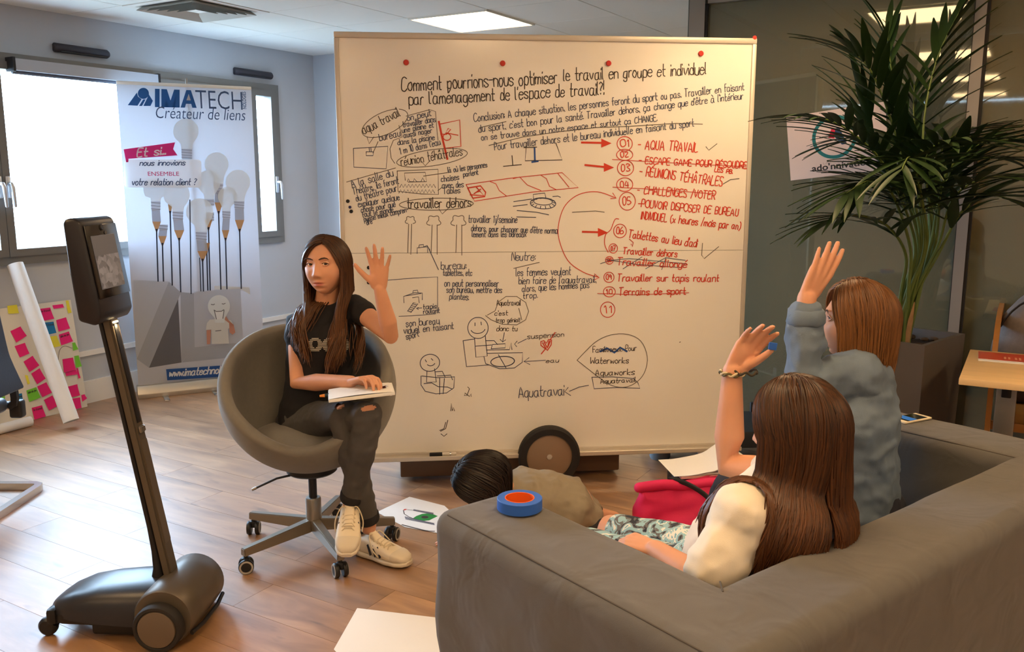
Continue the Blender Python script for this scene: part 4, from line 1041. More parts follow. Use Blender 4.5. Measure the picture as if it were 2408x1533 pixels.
for s in (-1, 1):
    Mx = Matrix.Translation((cxd-.005, s*(hw+.008), R)) @ Matrix.Rotation(-s*pi/2, 4, 'X')
    w_ = obj('drive_wheel', lathe([(R*.80, -.022), (R*.95, -.022), (R, -.014), (R, .014), (R*.95, .021), (R*.84, .022), (R*.80, .019)], 48, Mx, closed=True), M_tyre, rbt)
    obj('wheel_cover', lathe([(0, .026), (R*.5, .0255), (R*.76, .022), (R*.82, .014), (R*.82, -.02), (0, -.02)], 48, Mx), mat('robot_cover', lin((104, 92, 80)), .5, metal=.2), w_)
    fk = MB(); fk.addm(rbox(.035, .05, .055, .012, 2, c=(-.312, s*.083, .072)))
    fk.add(*tubeVF([(-.312, s*.083, .05), (-.335, s*.083, .036)], [.02, .016], 12)); cf = obj('castor_fork', fk.mesh(40), M_rk, rbt)
    obj('castor_wheel', lathe([(0, -.016), (.022, -.016), (.030, -.009), (.0315, 0), (.030, .009), (.022, .016), (0, .016)], 32, Matrix.Translation((-.335, s*.083, .0315)) @ Matrix.Rotation(pi/2, 4, 'X')), M_rk, cf)
# leaning pole: rounded dark rear rib and bronze front rail
Mi = wm(rbt).inverted()
b0 = Vector((.035, 0, .13)); t0 = Mi @ PY(236, 726, 2.72); t0.y = 0
ax = (t0-b0).normalized()
def onp(t, fx=0., fy=0.):
    p = b0+ax*t; n = Vector((ax.z, 0, -ax.x)); return p+n*fx+Vector((0, fy, 0))
PLN = (t0-b0).length
def beam(t0_, t1_, x0_, x1_, hy0, hy1, r=.004):
    V = []
    for t in (t0_, t1_):
        hy = hy0 if t == t0_ else hy1
        V += [onp(t, x0_, -hy), onp(t, x1_, -hy), onp(t, x1_, hy), onp(t, x0_, hy)]
    bm = bmesh.new(); vv = [bm.verts.new(v) for v in V]
    for f in ((3, 2, 1, 0), (4, 5, 6, 7), (0, 1, 5, 4), (1, 2, 6, 5), (2, 3, 7, 6), (3, 0, 4, 7)): bm.faces.new([vv[i] for i in f])
    bmesh.ops.bevel(bm, geom=bm.edges[:], offset=r, segments=2, affect='EDGES'); return bm_mesh(bm)
obj('front_rail', beam(-.03, PLN, .006, .034, .029, .026, .006), M_rg, rbt)
V = []; Fc = []; ts = [-.02, .03, .08, .14, .22, .5, PLN]; xb = [-.085, -.05, -.03, -.022, -.018, -.016, -.014]; hy = [.045, .034, .03, .028, .026, .025, .024]
for t, x_, h_ in zip(ts, xb, hy):
    for k_ in range(12):
        an = 2*pi*k_/12; cx_ = (x_+.006)/2; rx = (.006-x_)/2
        V.append(onp(t, cx_+rx*cos(an)*1.1, h_*.9*sin(an)))
for i in range(len(ts)-1):
    for k_ in range(12): Fc.append((i*12+k_, i*12+(k_+1) % 12, (i+1)*12+(k_+1) % 12, (i+1)*12+k_))
Fc += [tuple(range(11, -1, -1)), tuple(range((len(ts)-1)*12, len(ts)*12))]
obj('rear_rib', mesh_from(V, Fc, smooth=60), M_rk, rbt)
obj('cable_groove', beam(PLN*.60, PLN*.945, .033, .036, .013, .013, .002), M_rk, rbt)
obj('height_catch', beam(PLN*.565, PLN*.588, .032, .044, .016, .016, .003), M_greym, rbt)
obj('lower_cover', beam(.16, PLN*.54, .033, .0365, .022, .022, .002), mat('robot_bronze_light', lin((106, 96, 84)), .4, metal=.4), rbt)
# lamp under the head shining on the pole
ld = bpy.data.lights.new('robot_head_lamp', 'SPOT'); ld.energy = 1.6; ld.color = (1, .72, .38); ld.spot_size = radians(110); ld.shadow_soft_size = .01
# screen head
hc = t0+ax*.02
th_ = .014
def hp_(x, z): return Vector((t0.x+x+z*(-.10), 0, t0.z+z))
out = [(-.022, -.025), (.030, -.040), (.052, -.010), (.050, .06), (.040, .275), (.028, .288), (-.004, .288), (-.016, .275), (-.022, .12)]
hb = prism([(hp_(x, z).x, hp_(x, z).z) for x, z in out], -.108, .108, M=Matrix(((1, 0, 0, 0), (0, 0, -1, 0), (0, 1, 0, 0), (0, 0, 0, 1))), r=.012, seg=3)
head = obj('screen_head', hb, mat('head_black', lin((30, 29, 36)), .38), rbt)
# facing plane of the screen
f0 = hp_(.0505, .045); f1 = hp_(.0405, .265); fy_ = (f1-f0).normalized(); fM = basis(f0+Vector((.0035, 0, 0)), Vector((0, 1, 0)), fy_)
obj('bezel', rbox(.195, .225, .004, .006, 2, c=(0, .110, 0)), mat('bezel_gloss', lin((24, 22, 22)), .16), head)
head.children[-1].data.transform(fM)
def screen_mat():
    m = bpy.data.materials.new('robot_screen'); m.use_nodes = True; t = m.node_tree; n = t.nodes; l = t.links; b_ = n['Principled BSDF']
    tc = n.new('ShaderNodeTexCoord'); vo = n.new('ShaderNodeTexVoronoi'); vo.inputs['Scale'].default_value = 55; l.new(tc.outputs['Object'], vo.inputs[0])
    cr_ = n.new('ShaderNodeValToRGB'); e = cr_.color_ramp.elements; e[0].position = .15; e[0].color = (*lin((88, 76, 70)), 1); e[1].position = .8; e[1].color = (*lin((142, 126, 116)), 1)
    l.new(vo.outputs['Color'], cr_.inputs[0]); l.new(cr_.outputs[0], b_.inputs['Emission Color']); b_.inputs['Emission Strength'].default_value = .75
    b_.inputs['Base Color'].default_value = (.01, .01, .01, 1); b_.inputs['Roughness'].default_value = .15; return m
obj('screen', rbox(.145, .165, .002, .001, 1, c=(-.004, .107, .003), M=fM, smooth=None), mat('screen_plain', (.01, .01, .01), .15, emit=lin((98, 86, 78)), estr=.8), head)
obj('screen_picture', rbox(.143, .10, .0006, 0, 1, c=(-.004, .078, .0044), M=fM, smooth=None), screen_mat(), head)
obj('camera_lens', lathe([(0, .003), (.008, .003), (.010, .001), (.010, -.001), (0, -.001)], 20, fM @ Matrix.Translation((0, .213, .003))), M_rk, head)
obj('sensor_window', lathe([(0, .002), (.005, .002), (.006, 0), (0, 0)], 16, fM @ Matrix.Translation((.018, .195, .003))), mat('sensor_grey', lin((90, 86, 84)), .3), head)
lo = bpy.data.objects.new('robot_head_lamp', ld); COL.objects.link(lo); lo.parent = rbt
lo.location = t0+Vector((.048, 0, -.052)); lo.rotation_euler = (0, radians(42), 0)
M_lens = mat('lamp_lens', (1, .8, .5), .3, emit=(1, .74, .4), estr=6)
obj('lamp', rbox(.012, .03, .006, .002, 1, c=(0, 0, 0), M=Matrix.Translation(t0+Vector((.040, 0, -.042)))), M_lens, rbt)
# ================================================================ swivel bucket chair
sc_ = thing('swivel_chair', 'grey fabric bucket swivel chair on a five-star metal base with castors', 'chair', loc=(-.80, 3.34, 0), rotz=radians(0))
M_gfab = mat('grey_wool', lin((116, 112, 104)), .9, var=.05, vscale=60, bump=.25, bscale=700, sheen=.2)
FA = radians(-84)                       # facing
zc, hz, RB = .665, .335, .342
def rimz(ph): return .865-.385*((1+cos(ph))/2)**1.9
def rad(z, R_): return R_*sqrt(max(0, 1-((zc-z)/hz)**2)) if z < zc else R_*(1-.45*((z-zc)/.3)**2)
def bowl(R_, dz, nph=64, nt_=20):
    rings = []
    for i in range(nt_+1):
        t = i/nt_; rr = []
        for k_ in range(nph):
            ph = 2*pi*k_/nph; zt = rimz(ph)-dz*.15; zb = zc-hz+dz
            th_r = math.acos(max(-1, min(1, (zc-min(zt, zc-1e-4))/(hz-dz)))) if zt < zc else None
            if zt < zc: th2 = t*th_r; z = zc-(hz-dz)*cos(th2); r_ = R_*sin(th2)
            else:
                arc = pi/2; L2 = (zt-zc)/.34; tt = t*(arc+L2)
                if tt < arc: z = zc-(hz-dz)*cos(tt); r_ = R_*sin(tt)
                else: z = zc+(tt-arc)*.34; r_ = R_*(1-.45*((z-zc)/.3)**2)
            rr.append(Vector((r_*cos(ph+FA), r_*sin(ph+FA), z)))
        rings.append(rr)
    return rings
ro = bowl(RB, 0); ri = bowl(RB-.05, .05)[::-1]
rm = []
for k_ in range(64):
    a_, b_ = ro[-1][k_], ri[0][k_]; m_ = (a_+b_)/2; up_ = Vector((0, 0, .022)); rm.append((a_*.85+b_*.15+up_*.75, m_+up_, a_*.15+b_*.85+up_*.75))
rings = ro+[[q[0] for q in rm], [q[1] for q in rm], [q[2] for q in rm]]+ri
V = [v for r_ in rings for v in r_]; Fc = []
for i in range(len(rings)-1):
    for k_ in range(64): Fc.append((i*64+k_, i*64+(k_+1) % 64, (i+1)*64+(k_+1) % 64, (i+1)*64+k_))
obj('bucket_shell', mesh_from(V, Fc, smooth=180), M_gfab, sc_)
cu = []
fd = Vector((cos(FA), sin(FA), 0))
cm = lathe([(0, .42), (.15, .425), (.215, .445), (.232, .468), (.22, .49), (.16, .507), (0, .512)], 48)
for v in cm.vertices: v.co = v.co+fd*.02
obj('seat_cushion', cm, M_gfab, sc_)
obj('gas_lift', tube([(0, 0, .16), (0, 0, .34)], .0165, 20), M_blk, sc_)
obj('column', lathe([(0, .075), (.029, .075), (.031, .08), (.031, .205), (.028, .212), (.018, .213), (0, .213)], 28), M_greym, sc_)
obj('seat_mount', lathe([(0, .315), (.09, .318), (.1, .326), (.1, .35), (0, .35)], 28), M_blk, sc_)
lv = obj('lever', tube([(-.03, -.04, .328), (-.12, -.08, .318), (-.20, -.10, .285)], [.005, .0045, .0045], 10), M_blk, sc_)
obj('lever_tip', tube([(-.195, -.0985, .287), (-.212, -.1045, .28)], [.006, .005], 10), M_greym, lv)
M_arm = mat('base_metal', lin((142, 134, 122)), .4, metal=.75)
for k_ in range(5):
    an = radians(12+72*k_); d = Vector((cos(an), sin(an), 0)); s_ = Vector((-sin(an), cos(an), 0)); Rr = .312
    V = []
    for t, h0, h1, w in ((.025, .075, .125, .019), (Rr+.012, .068, .098, .0145)):
        p = d*t; V += [p+s_*w+Z*h0, p-s_*w+Z*h0, p-s_*w*.9+Z*h1, p+s_*w*.9+Z*h1]
    bm = bmesh.new(); vv = [bm.verts.new(v) for v in V]
    for f in ((3, 2, 1, 0), (4, 5, 6, 7), (0, 1, 5, 4), (1, 2, 6, 5), (2, 3, 7, 6), (3, 0, 4, 7)): bm.faces.new([vv[i] for i in f])
    bmesh.ops.bevel(bm, geom=bm.edges[:], offset=.003, segments=2, affect='EDGES')
    sp = obj('base_spoke', bm_mesh(bm), M_arm, sc_)
    mb = MB(); mb.add(*tubeVF([d*Rr+Z*.05, d*Rr+Z*.075], .008, 12)); mb.addm(rbox(.03, .024, .03, .006, 2), Matrix.Translation(d*Rr+Z*.045))
    ca = obj('castor', mb.mesh(40), M_blk, sp)
    q = Matrix.Rotation(an+1.1+.5*k_, 4, 'Z')
    for sd in (-1, 1):
        Mx = Matrix.Translation(d*Rr+Z*.0285+q @ Vector((0, sd*.017, 0))) @ q @ Matrix.Rotation(-sd*pi/2, 4, 'X')
        obj('castor_wheel', lathe([(0, -.009), (.026, -.009), (.0285, -.006), (.0285, .005), (.026, .008), (0, .008)], 28, Mx), M_blk, ca)
        obj('wheel_ring', lathe([(.019, .0075), (.025, .0075), (.0255, .0095), (.019, .0095)], 28, Mx, closed=True), mat('castor_grey', lin((168, 164, 158)), .5), ca)

# ================================================================ sofa
SU = Vector((.788, .616, 0)); SV = Vector((-.616, .788, 0)); S0 = Vector((.43, 1.69, 0))
sofM = basis(S0, SU, SV)
sofa = thing('sofa', 'grey slipcovered two-seat sofa with wide boxy arms', 'sofa', mw=sofM)
def cloth(name, col):
    m = mat(name, col, .92, var=.06, vscale=5, bump=.3, bscale=900, sheen=.15)
    t = m.node_tree; n = t.nodes; l = t.links
    bp = [x for x in n if x.bl_idname == 'ShaderNodeBump'][0]
    tc = [x for x in n if x.bl_idname == 'ShaderNodeTexCoord'][0]
    nz = n.new('ShaderNodeTexNoise'); nz.inputs['Scale'].default_value = 7; nz.inputs['Detail'].default_value = 2; nz.inputs['Distortion'].default_value = 1.2; l.new(tc.outputs['Object'], nz.inputs[0])
    b2_ = n.new('ShaderNodeBump'); b2_.inputs['Strength'].default_value = .35; b2_.inputs['Distance'].default_value = .03
    l.new(nz.outputs['Fac'], b2_.inputs['Height']); l.new(b2_.outputs[0], bp.inputs['Normal']); return m
M_sofa = cloth('sofa_slipcover', lin((94, 92, 89)))
def soft(sx, sy, sz, r, c, amp=.006, seg=5, div=.05, seed=0):
    me = rbox(sx, sy, sz, r, seg)
    bm = bmesh.new(); bm.from_mesh(me)
    for _ in range(2):
        es = [e for e in bm.edges if e.calc_length() > div]
        if es: bmesh.ops.subdivide_edges(bm, edges=es, cuts=min(8, int(max(e.calc_length() for e in es)/div)), use_grid_fill=True)
    bm.normal_update()
    for v in bm.verts:
        n_ = noise.noise(Vector((v.co.x*6+seed, v.co.y*6, v.co.z*6)))+.5*noise.noise(Vector((v.co.x*14+seed, v.co.y*14, v.co.z*14)))
        v.co += v.normal*(amp*n_)
    for v in bm.verts: v.co += Vector(c)
    return bm_mesh(bm, smooth=60)
def seamline(pts, r=.0035): return tube(pts, r, 6)
AW = .262; BT = .24; AV = .70; IW = 1.32
def sofa_shell():
    """one U-shaped upholstered body, cut at the corners into arm, backrest and arm"""
    out = [(-AW, -BT), (IW+AW, -BT), (IW+AW, AV), (IW, AV), (IW, 0), (0, 0), (0, AV), (-AW, AV)]
    bm = bmesh.new(); f = bm.faces.new([bm.verts.new((x, y, .045)) for x, y in out])
    ex = bmesh.ops.extrude_face_region(bm, geom=[f])
    for v in [e for e in ex['geom'] if isinstance(e, bmesh.types.BMVert)]: v.co.z = .66
    bmesh.ops.recalc_face_normals(bm, faces=bm.faces)
    inner = [e for e in bm.edges if abs(e.verts[0].co.z-e.verts[1].co.z) > .1 and all(abs(v.co.y) < .01 and -.01 < v.co.x < IW+.01 for v in e.verts)]
    bmesh.ops.bevel(bm, geom=[e for e in bm.edges if e not in inner], offset=.045, segments=5, affect='EDGES', profile=.5)
    for ax_, lo, hi in ((0, -AW, IW+AW), (1, -BT, AV), (2, .045, .66)):
        n_ = int((hi-lo)/.045)
        for i in range(1, n_):
            co = [0, 0, 0]; co[ax_] = lo+(hi-lo)*i/n_; no = [0, 0, 0]; no[ax_] = 1
            bmesh.ops.bisect_plane(bm, geom=bm.verts[:]+bm.edges[:]+bm.faces[:], plane_co=co, plane_no=no)
    bmesh.ops.remove_doubles(bm, verts=bm.verts, dist=1e-5)
    bm.normal_update(); mv = {}
    for v in bm.verts:
        q = v.co
        n_ = noise.noise(Vector((q.x*5, q.y*5, q.z*4+3)))+.6*noise.noise(Vector((q.x*13+q.z*9, q.y*13, q.z*11)))
        k_ = 1.0 if q.z < .60 else .35
        sag = 0
        if -AW-.06 < q.x < 0 and abs(v.normal.z) < .5: sag = .006*sin((q.y*2.2-q.z*2.0)*11+2*noise.noise(Vector((q.x, q.y*4, q.z*4))))*sstep(.66, .45, q.z)
        mv[v] = v.normal*(.0055*n_*k_+sag)
    for v, d_ in mv.items(): v.co += d_
    return bm
def cut(bm, planes):
    b_ = bm.copy()
    for co, no in planes: bmesh.ops.bisect_plane(b_, geom=b_.verts[:]+b_.edges[:]+b_.faces[:], plane_co=co, plane_no=no, clear_outer=True)
    me = bpy.data.meshes.new('m'); b_.to_mesh(me); b_.free(); finish(me, 60); return me
bmS = sofa_shell()
M_seam = mat('sofa_seam', lin((84, 80, 74)), .9)
arm_n = obj('arm', cut(bmS, [((0, 0, 0), (BT, -AW, 0)), ((.4, 0, 0), (1, 0, 0))]), M_sofa, sofa)
arm_f = obj('arm', cut(bmS, [((IW, 0, 0), (-BT, -AW, 0)), ((IW-.4, 0, 0), (-1, 0, 0))]), M_sofa, sofa)
obj('backrest', cut(bmS, [((0, 0, 0), (-BT, AW, 0)), ((IW, 0, 0), (BT, AW, 0))]), M_sofa, sofa)
bmS.free()
for u0, ar, dus in ((-AW, arm_n, (.022,)), (IW, arm_f, (.022,))):
    for du in dus:
        obj('seam', seamline([(u0+du, -BT+.045, .6535), (u0+du, 0, .6545), (u0+du, .2, .6545), (u0+du, .4, .6545), (u0+du, AV-.05, .653)], .0022), M_seam, ar)
obj('seam', seamline([(-.04, -.04, .6595), (-.02, -.02, .6595), (-.004, -.004, .657)], .002), M_seam, arm_n)
obj('seat_base', soft(IW, AV-.03, .22, .02, (IW/2, (AV-.03)/2, .16), .003, seed=3), M_sofa, sofa)
obj('seat_cushion', soft(IW-.01, AV-.02, .13, .045, (IW/2, (AV-.01)/2+.01, .315), .006, seed=4), M_sofa, sofa)
for u_ in (-AW+.06, IW+AW-.06):
    for v_ in (-BT+.06, AV-.08): obj('leg', lathe([(0, 0), (.018, 0), (.022, .06), (0, .06)], 16, Matrix.Translation((u_, v_, 0))), M_dark, sofa)
# blue tape on the arm
tp = P(1222, 1194, .665)
tape = thing('tape_roll', 'roll of blue masking tape with orange core on the sofa arm', 'tape', loc=(tp.x, tp.y, .664))
obj('tape', lathe([(.037, 0), (.0555, 0), (.0565, .001), (.0565, .027), (.0555, .028), (.037, .028)], 48, closed=True), mat('tape_blue', lin((44, 98, 190)), .55), tape)
obj('core', lathe([(.0345, .0005), (.037, .0005), (.037, .0285), (.0345, .0285)], 40, closed=True), mat('tape_orange', lin((240, 96, 18)), .6), tape)
# phone on the far arm
pc = S0+SU*1.475+SV*.37
ph = thing('smartphone', 'white smartphone lying on the sofa arm beside the denim shirt', 'phone', loc=(pc.x, pc.y, .661), rotz=radians(118))
obj('body', rbox(.067, .138, .0075, .003, 3, c=(0, 0, .00375)), mat('phone_white', lin((226, 214, 186)), .3), ph)
obj('screen', rbox(.058, .10, .0006, 0, 1, c=(0, 0, .0078), smooth=None), mat('phone_screen', lin((28, 30, 30)), .08), ph)
obj('screen_picture', rbox(.056, .035, .0004, 0, 1, c=(0, .02, .0083), smooth=None), mat('phone_picture', lin((40, 90, 150)), .2, emit=lin((60, 120, 190)), estr=.5), ph)
obj('home_button', lathe([(0, .0003), (.0055, .0003), (.006, 0), (0, 0)], 18, Matrix.Translation((0, -.060, .0077))), mat('phone_button', lin((200, 190, 168)), .4), ph)
# ================================================================ planter with palm
PN = Vector((1.80, 3.73, 0)); PE1 = Vector((.74, .67, 0)).normalized(); PE2 = Vector((-PE1.y, PE1.x, 0)); PS = .44; PH = .755
plM = basis(PN+(PE1+PE2)*(PS/2), PE1, PE2)
pot = thing('planter', 'tall square anthracite planter box holding the palm', 'planter', mw=plM)
M_pot = mat('planter_anthracite', lin((92, 86, 82)), .5, var=.04, vscale=3)
h_ = PS/2; t_ = .022
V = []; Fc = []
for (s, z) in ((h_*.94, 0), (h_, PH-.01), (h_, PH), (h_-t_, PH), (h_-t_, PH-.07)):
    V += [Vector((-s, -s, z)), Vector((s, -s, z)), Vector((s, s, z)), Vector((-s, s, z))]
for i in range(4):
    for k_ in range(4): Fc.append((i*4+k_, i*4+(k_+1) % 4, (i+1)*4+(k_+1) % 4, (i+1)*4+k_))
Fc += [(3, 2, 1, 0)]
obj('box', mesh_from(V, Fc, smooth=None), M_pot, pot)
n_ = 16; V = []; Fc = []
for i in range(n_+1):
    for j in range(n_+1):
        x, y = lerp(-h_+t_-.002, h_-t_+.002, i/n_), lerp(-h_+t_-.002, h_-t_+.002, j/n_); V.append((x, y, PH-.05+.012*noise.noise(Vector((x*14, y*14, 0)))))
for i in range(n_):
    for j in range(n_): Fc.append((i*(n_+1)+j, (i+1)*(n_+1)+j, (i+1)*(n_+1)+j+1, i*(n_+1)+j+1))
so = obj('soil', mesh_from(V, Fc, smooth=60), mat('potting_soil', lin((46, 36, 30)), .95, var=.3, vscale=60, bump=.6, bscale=90), pot)
rg = random.Random(8)
M_peb = mat('bark_chip', lin((70, 58, 48)), .8, var=.3, vscale=30)
for i in range(14):
    x, y = rg.uniform(-.17, .17), rg.uniform(-.17, .17)
    obj('bark_chip', ellipsoid((x, y, PH-.035), (rg.uniform(.015, .03), rg.uniform(.012, .02), rg.uniform(.008, .014)), Matrix.Rotation(rg.uniform(0, 3), 3, 'Z'), 10, 6), M_peb, so)
palm = thing('kentia_palm', 'tall kentia palm with arching dark green fronds in the planter', 'plant', loc=plM @ Vector((0, 0, PH-.05)))
M_stem = mat('palm_stem', lin((84, 102, 46)), .55, var=.15, vscale=12)
M_leaf = mat('palm_leaf', lin((34, 56, 24)), .45, var=.18, vscale=9, spec=.4)
M_sheath = mat('palm_sheath', lin((150, 118, 84)), .8, var=.2, vscale=20)
def blade(seed, wd=.062):
    rg_ = random.Random(seed); V = []; Fc = []; n = 12
    for i in range(n+1):
        t = i/n; w = wd*(sin(pi*min(1, t*.92+.06))**.75)*(1-.35*t); dz = -.20*t*t
        for k_, f in ((-1, 0), (0, -1), (1, 0)):
            V.append((k_*w*.5, t, dz+(.018*f if f else 0)*(1-t*.5)))
    for i in range(n):
        for k_ in range(2): Fc.append((i*3+k_, i*3+k_+1, (i+1)*3+k_+1, (i+1)*3+k_))
    me = mesh_from(V, Fc, smooth=180); me.materials.append(M_leaf); return me
BL = [blade(1, .135), blade(2, .16), blade(3, .115)]
base_c = plM @ Vector((0, 0, PH-.06))
FR = [((2165, 560, 4.05), (2110, 330, 4.05), (2050, 170, 4.0), (1990, 110, 3.95), 13), ((2150, 560, 4.0), (2080, 390, 3.95), (1985, 300, 3.85), (1900, 270, 3.75), 13),
      ((2140, 580, 3.95), (2095, 450, 3.85), (2045, 425, 3.72), (1990, 455, 3.62), 12), ((2170, 560, 4.1), (2140, 350, 4.15), (2100, 190, 4.2), (2085, 70, 4.25), 13),
      ((2190, 560, 4.1), (2170, 330, 4.15), (2200, 150, 4.2), (2260, 20, 4.2), 12), ((2200, 570, 4.05), (2220, 420, 3.95), (2300, 340, 3.85), (2390, 330, 3.8), 12),
      ((2205, 580, 4.0), (2240, 470, 3.85), (2310, 420, 3.7), (2400, 420, 3.6), 12), ((2180, 570, 3.95), (2160, 430, 3.75), (2140, 370, 3.55), (2120, 400, 3.4), 12),
      ((2130, 600, 4.0), (2085, 530, 3.95), (2010, 505, 3.85), (1940, 520, 3.8), 10), ((2195, 580, 4.1), (2190, 430, 4.2), (2230, 330, 4.3), (2290, 300, 4.35), 11),
      ((2160, 570, 4.1), (2120, 420, 4.2), (2050, 330, 4.3), (1990, 330, 4.35), 11), ((2210, 590, 4.0), (2260, 500, 3.95), (2330, 460, 3.9), (2400, 480, 3.85), 10)]
rg = random.Random(21)
for fi, (q0, q1, q2, q3, nl_) in enumerate(FR):
    off = Vector((rg.uniform(-.05, .05), rg.uniform(-.05, .05), 0))
    pts = catmull([base_c+off, (base_c+off)*.45+PY(*q0)*.55+Vector((0, 0, .02)), PY(*q0), PY(*q1), PY(*q2), PY(*q3)], 7)
    nn = len(pts); rr = [lerp(.0125, .002, (i/(nn-1))**.8) for i in range(nn)]
    loc = wm(palm).inverted(); ptl = [loc @ p for p in pts]
    f_ = obj('frond', tube(ptl, rr, 7), M_stem, palm)
    i0 = int(nn*.50)
    for k_ in range(nl_):
        t = k_/(nl_-1); ii = lerp(i0, nn-2, t); i = int(ii); p = ptl[i].lerp(ptl[i+1], ii-i); tg = (ptl[i+1]-ptl[i]).normalized()
        for sd in (-1, 1):
            side = tg.cross(Z); side = side.normalized() if side.length > .05 else Vector((1, 0, 0))
            side = (side*sd+Vector((rg.uniform(-.2, .2), rg.uniform(-.2, .2), rg.uniform(-.1, .25)))).normalized()
            an = lerp(1.05, .35, t)+rg.uniform(-.12, .12)
            d = (tg*cos(an)+side*sin(an)).normalized(); ln = lerp(.36, .25, abs(t-.35)*1.5)*rg.uniform(.85, 1.12)
            upv = (Z-d*Z.dot(d)); upv = upv.normalized() if upv.length > .05 else side
            xv = d.cross(upv)
            o = bpy.data.objects.new('leaflet', BL[rg.randrange(3)]); COL.objects.link(o); o.parent = f_
            o.matrix_basis = Matrix(((xv.x*ln, d.x*ln, upv.x*ln, p.x), (xv.y*ln, d.y*ln, upv.y*ln, p.y), (xv.z*ln, d.z*ln, upv.z*ln, p.z), (0, 0, 0, 1)))
# further fronds in the dense middle of the crown, past the number that is built leaf by leaf
FX = [((2175, 570, 3.95), (2165, 430, 3.8), (2190, 350, 3.65), (2240, 330, 3.5)), ((2160, 580, 4.05), (2130, 470, 4.0), (2080, 420, 3.9), (2020, 440, 3.85)), ((2185, 560, 4.15), (2175, 400, 4.2), (2150, 290, 4.25), (2150, 200, 4.3)),
      ((2190, 570, 4.05), (2215, 450, 4.05), (2270, 380, 4.05), (2340, 370, 4.05)), ((2150, 570, 4.1), (2110, 440, 4.15), (2060, 340, 4.2), (2030, 250, 4.2))]
for q0, q1, q2, q3 in FX:
    off = Vector((rg.uniform(-.05, .05), rg.uniform(-.05, .05), 0))
    ptl = [wm(palm).inverted() @ p for p in catmull([base_c+off, (base_c+off)*.45+PY(*q0)*.55, PY(*q0), PY(*q1), PY(*q2), PY(*q3)], 7)]; nn = len(ptl)
    f_ = obj('frond', tube(ptl, [lerp(.0125, .002, (i/(nn-1))**.8) for i in range(nn)], 7), M_stem, palm); lm = MB()
    for k_ in range(12):
        t = k_/11; ii = lerp(int(nn*.5), nn-2, t); i = int(ii); p = ptl[i].lerp(ptl[i+1], ii-i); tg = (ptl[i+1]-ptl[i]).normalized()
        for sd in (-1, 1):
            side = tg.cross(Z); side = side.normalized() if side.length > .05 else Vector((1, 0, 0))
            side = (side*sd+Vector((rg.uniform(-.3, .3), rg.uniform(-.3, .3), rg.uniform(-.1, .2)))).normalized(); an = lerp(1.05, .35, t)
            d = (tg*cos(an)+side*sin(an)).normalized(); ln = .33*rg.uniform(.85, 1.12); upv = Z-d*Z.dot(d); upv = upv.normalized() if upv.length > .05 else side; xv = d.cross(upv)
            lm.addm(BL[rg.randrange(3)], Matrix(((xv.x*ln, d.x*ln, upv.x*ln, p.x), (xv.y*ln, d.y*ln, upv.y*ln, p.y), (xv.z*ln, d.z*ln, upv.z*ln, p.z), (0, 0, 0, 1))))
    o = obj('leaflets', lm.mesh(180), M_leaf, f_); o['kind'] = 'stuff'
for i in range(6):
    a_ = i*1.05; p = Vector((.05*cos(a_), .05*sin(a_), .0))
    obj('dry_sheath', tube([p, p*1.25+Z*.12, p*1.5+Z*rg.uniform(.18, .26)], [(.014, .006), (.012, .004), (.002, .001)], 6), M_sheath, palm)

# ================================================================ poster on the glass
pM = basis(AB(GLASS_A-.0075, 0, 0), -B, Z)       # local: x to the right, y up, z towards the room
pO = AB(GLASS_A-.0075, 0, 0)
def p2(px, py): q = PL(px, py, pO, A)-pO; return Vector((-q.dot(B), q.z))
c0, c1, c2, c3 = p2(1850, 275), p2(2083, 240), p2(2092, 396), p2(1857, 425)
ex_ = ((c1-c0)+(c2-c3)).normalized(); cen = (c0+c1+c2+c3)/4
poM = pM @ Matrix.Translation((cen.x, cen.y, 0)) @ Matrix.Rotation(atan2(ex_.y, ex_.x), 4, 'Z')
pw_, ph_ = (c1-c0).length, (c0-c3).length
poster = thing('poster', 'pinkish white poster with teal ring logo stuck on the glass wall', 'poster', mw=poM)
obj('sheet', rbox(pw_, ph_, .0015, 0, 1, c=(0, 0, .0008), smooth=None), mat('poster_paper', lin((222, 200, 190)), .7), poster)
poI = poM.inverted() @ pM
def p3(px, py): q = p2(px, py); return (poI @ Vector((q.x, q.y, 0))).to_2d()
rc = p3(1962, 322); rR = (p3(1914, 322)-p3(1962, 322)).length
ringp = [[(rc.x+rR*cos(radians(a_)), rc.y+rR*sin(radians(a_))) for a_ in range(0, 361, 8)]]
obj('logo_ring', mesh_from(*ribbonVF(ringp, .018, .0018)), mat('poster_teal', lin((20, 112, 112)), .6), poster)
obj('logo_stroke', flat([tuple(p3(*q)) for q in ((1948, 324), (1956, 300), (1966, 302), (1962, 326))], .0019), mat('poster_red', lin((206, 34, 66)), .6), poster)
obj('logo_stroke', flat([tuple(p3(*q)) for q in ((1964, 302), (1974, 300), (1992, 338), (1980, 340), (1963, 322))], .0020), mat('poster_navy', lin((30, 58, 92)), .6), poster)
me = font_fit("ado'nnivation", p3(1910, 404).x, p3(2050, 388).x, p3(1910, 404).y, p3(1910, 388).y, .02); me.transform(Matrix.Translation((0, 0, .0018))); obj('lettering', me, mat('poster_ink', lin((40, 34, 32)), .6), poster)
me = font_fit("LA MEILLEURE", p3(1936, 388).x, p3(2010, 380).x, p3(1936, 387).y, p3(1936, 382).y, 0); me.transform(Matrix.Translation((0, 0, .0018))); obj('lettering', me, mat('poster_pale_ink', lin((186, 166, 156)), .6), poster)

